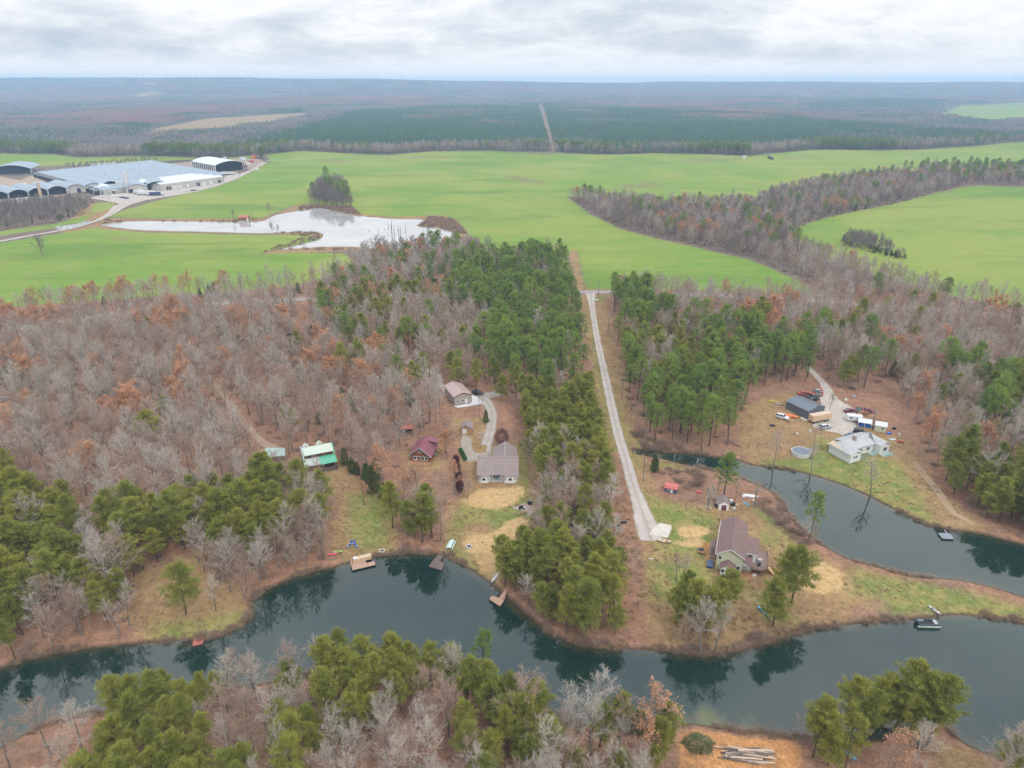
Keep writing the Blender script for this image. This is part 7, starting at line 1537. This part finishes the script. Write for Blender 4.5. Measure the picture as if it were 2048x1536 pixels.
# barn with the white arched roof and blue posts
O = frame_at(432, 347, 1); h = root('hay_barn', O, R(44), 'blue-posted barn with broad white arched roof', 'barn'); barrel(h, 'roof', M['white_roof'], 0, 46, 0, 84, 10.5, 5.0, .5); arch_wall(h, 'lining', M['shade'], .6, 44.8, 12, 10.5, 4.8)  # shade under the roof painted as a near-black sheet
for k in range(13): bx('post', M['trim'], h, (-.3, .7, k * 6.9, k * 6.9 + 1.0, -1, 10.4)); bx('post', M['blue_p'], h, (45.3, 46.3, k * 6.9, k * 6.9 + 1.0, -1, 10.4))
bx('side_panel', M['blue_p'], h, (1.2, 1.6, 1, 83, 6.5, 10.4)); bx('back_wall', M['block'], h, (1, 45, 83, 83.5, -1, 10.4)); bx('inner_wall', M['shade'], h, (8, 8.4, 12, 82, -1, 10.0))  # near-black sheet at the side paints the shaded interior
O = frame_at(-18, 349, 1); h = root('open_barn', O, R(20), 'arched barn with dark mouth at the left edge behind the factory', 'barn'); barrel(h, 'roof', M['galv'], 0, 50, 0, 60, 7.0, 5.5, .4); arch_wall(h, 'lining', M['shade'], .5, 49, 5, 7.0, 5.3); [bx('pillar', M['block'], h, (x - .6, x + .6, .4, 1.6, -1, 6.8)) for x in (.6, 49.4)]  # mouth closed by a sheet coloured as shade
O = frame_at(128, 340, 1); h = root('tarp_row', O, R(52), 'long black plastic tarp strip behind the factory roof', 'tarp'); part('sheet', mat('black_tarp', (.03, .037, .05), .4, .5, var=.4, scale=.06, stain=(.16, .19, .23)), h, lambda q: q.hexa([(-70, -14, -.5), (70, -14, -.5), (70, 14, -.5), (-70, 14, -.5)], [(-69, -12, 1.2), (69, -12, 1.2), (69, 12, 1.2), (-69, 12, 1.2)]))
# cars and lorries in the factory yard, too small to show their parts
def small_car(px, py, rz, m, label, grp, L=4.6, cat='car', name='parked_car'):
    O = frame_at(px, py, 1); o = part(name, M[m], None, lambda q: (q.hexa([(-L/2, -.9, .3), (L/2, -.9, .3), (L/2, .9, .3), (-L/2, .9, .3)], [(-L/2, -.85, 1.0), (L/2, -.85, .9), (L/2, .85, .9), (-L/2, .85, 1.0)]), q.hexa([(-L*.36, -.8, 1.0), (L*.2, -.8, .98), (L*.2, .8, .98), (-L*.36, .8, 1.0)], [(-L*.24, -.65, 1.5), (L*.06, -.65, 1.5), (L*.06, .65, 1.5), (-L*.24, .65, 1.5)]))); o.location = (O[0], O[1], O[2] + .3); o.rotation_euler = (0, 0, R(rz)); tag(o, label, cat, grp)
ordn = ['first', 'second', 'third', 'fourth', 'fifth', 'sixth', 'seventh', 'eighth', 'ninth', 'tenth']
for k in range(9): small_car(223 + k * 4.0, 391 + k * .95 + (k % 2) * 1.2, 150, ['white_p', 'white_p', 'silver_p', 'white_p', 'silver_p', 'blue_p', 'black_p', 'blue_p', 'blue_p'][k], f'{ordn[k]} car from the left in the factory car row', 'cars in the factory yard')
def lorry(px, py, rz, m, label, L=13.0):
    O = frame_at(px, py, 1); h = root('lorry', (O[0], O[1], O[2] + .3), R(rz), label, 'truck', 'trucks in the factory yard'); bx('box', M[m], h, (-L/2, L/2, -1.3, 1.3, 1.1, 4.0)); bx('chassis', M['black'], h, (-L/2, L/2 + 2.6, -1, 1, .5, 1.08)); bx('cab', M['white_p'], h, (L/2 + .3, L/2 + 2.6, -1.2, 1.2, 1.08, 3.3)); [part('wheel', M['rubber'], h, lambda q: q.tube((x, -1.35, .5), (x, 1.35, .5), .5, n=10)) for x in (-L*.4, -L*.28, L*.3, L/2 + 1.8)]
lorry(276, 387, 25, 'white_p', 'white lorry furthest left in the yard', 9); lorry(284, 390, 25, 'white_p', 'white lorry second from the left in the yard', 9); lorry(292, 388.5, 20, 'white_p', 'long white lorry in the middle of the yard', 15); lorry(302, 391, 15, 'white_p', 'white lorry left of the blue one', 10); lorry(311, 391.5, 10, 'blue_p', 'blue-sided lorry at the right of the yard group', 12); lorry(455, 350, -10, 'white_p', 'long white trailer in front of the blue-posted barn', 17)
small_car(372, 381, 30, 'green_tank', 'pale van on the edge of the factory road', 'cars in the factory yard', 7); small_car(387, 380, 30, 'black_p', 'dark van on the edge of the factory road', 'cars in the factory yard', 7); small_car(205, 394, 10, 'whitep', 'white tank beside the factory entrance', None, 8, 'tank', 'water_tank')
# scrap and containers past the barn
for k, (px, py, L, wd, hh, m, lb) in enumerate(((495, 329, 9, 4, 3, 'white_p', 'large white container in the scrap yard'), (503, 324.5, 8, 4, 3, 'red_p', 'red container in the scrap yard'), (486, 320.5, 10, 5, 4, 'white_p', 'white block at the back of the scrap yard'), (509, 317.5, 7, 5, 5, 'orange', 'orange machine at the top of the scrap yard'), (478, 329, 6, 4, 3, 'steel', 'grey container left of the large white one'), (490, 335, 6, 3, 2.5, 'rust_p', 'rusty skip in the scrap yard'), (470, 326, 6, 4, 3, 'pool', 'dark container in the scrap yard'), (450, 319.5, 6, 4, 3, 'white_p', 'small white container behind the blue-posted barn'), (365, 339, 8, 3, 3, 'white_p', 'pale trailer between the factory and the barn'), (522, 334, 4, 3, 2, 'tan_felt', 'tan heap at the field edge'), (515, 341, 4, 3, 2, 'white_p', 'white bale at the field edge'), (200, 329.5, 26, 5, 3, 'white_p', 'long white stack behind the factory roof'), (222, 328.5, 12, 5, 3, 'white_p', 'short white stack behind the factory roof'), (60, 341, 9, 5, 4, 'white_p', 'white trailer right of the left-edge barn'), (32, 345, 8, 6, 5, 'whitep', 'white tank in front of the left-edge barn'), (45, 374, 10, 6, 3, 'white_p', 'white container on the earth mound'), (47, 405, 12, 5, 4, 'white_p', 'white trailer in front of the open barns'), (84, 404, 16, 9, 4, 'block', 'grey hut in front of the open barns'), (104, 402, 8, 4, 3, 'steel', 'grey trailer right of the grey hut'), (10, 408, 16, 5, 3, 'steel', 'long grey stack in front of the leftmost barn'), (1488, 319, 9, 4, 4, 'white_p', 'white hut far off on the green field'), (1540, 319.5, 40, 6, 2, 'black', 'long dark trough far off on the green field'), (1663, 492, 0, 0, 0, None, None))):
    if m is None: continue
    O = frame_at(px, py, 1); h = root('container' if 'container' in lb else 'yard_object', O, R(20 + 17 * k % 60), lb, lb.split()[1] if lb.split()[0] != 'long' else lb.split()[2], None); bx('body', M[m], h, (-L/2, L/2, -wd/2, wd/2, -.5, hh)); bx('top', M[m], h, (-L/2 + .3, L/2 - .3, -wd/2 + .3, wd/2 - .3, hh, hh + .3)); bx('end_frame', M['steel'], h, (L/2, L/2 + .15, -wd/2, wd/2, -.3, hh - .1))
O = frame_at(300, 197, 8)
for k, (px, py, L) in enumerate(((243, 192.5, 60), (290, 191.5, 70), (305, 193, 90), (1610, 198, 60))):
    O = frame_at(px, py, 8); h = root('far_building', O, R(10), ['small pale building on the distant left rise', 'pale shed in the distant clearing', 'long pale shed in the distant clearing', 'pale shed far off on the right'][k], 'building'); w = MB(); gable_x(w, -L/2, L/2, -9, 9, -3, 14, 18); w.build('wall', M['block'], h); part('roof', M['white_roof'], h, lambda q: roof_x(q, -L/2, L/2, -9, 9, 14.2, 18.2, 1.0, .5)); bx('door', M['shade'], h, (-4, 4, -9.3, -9.05, 0, 8))
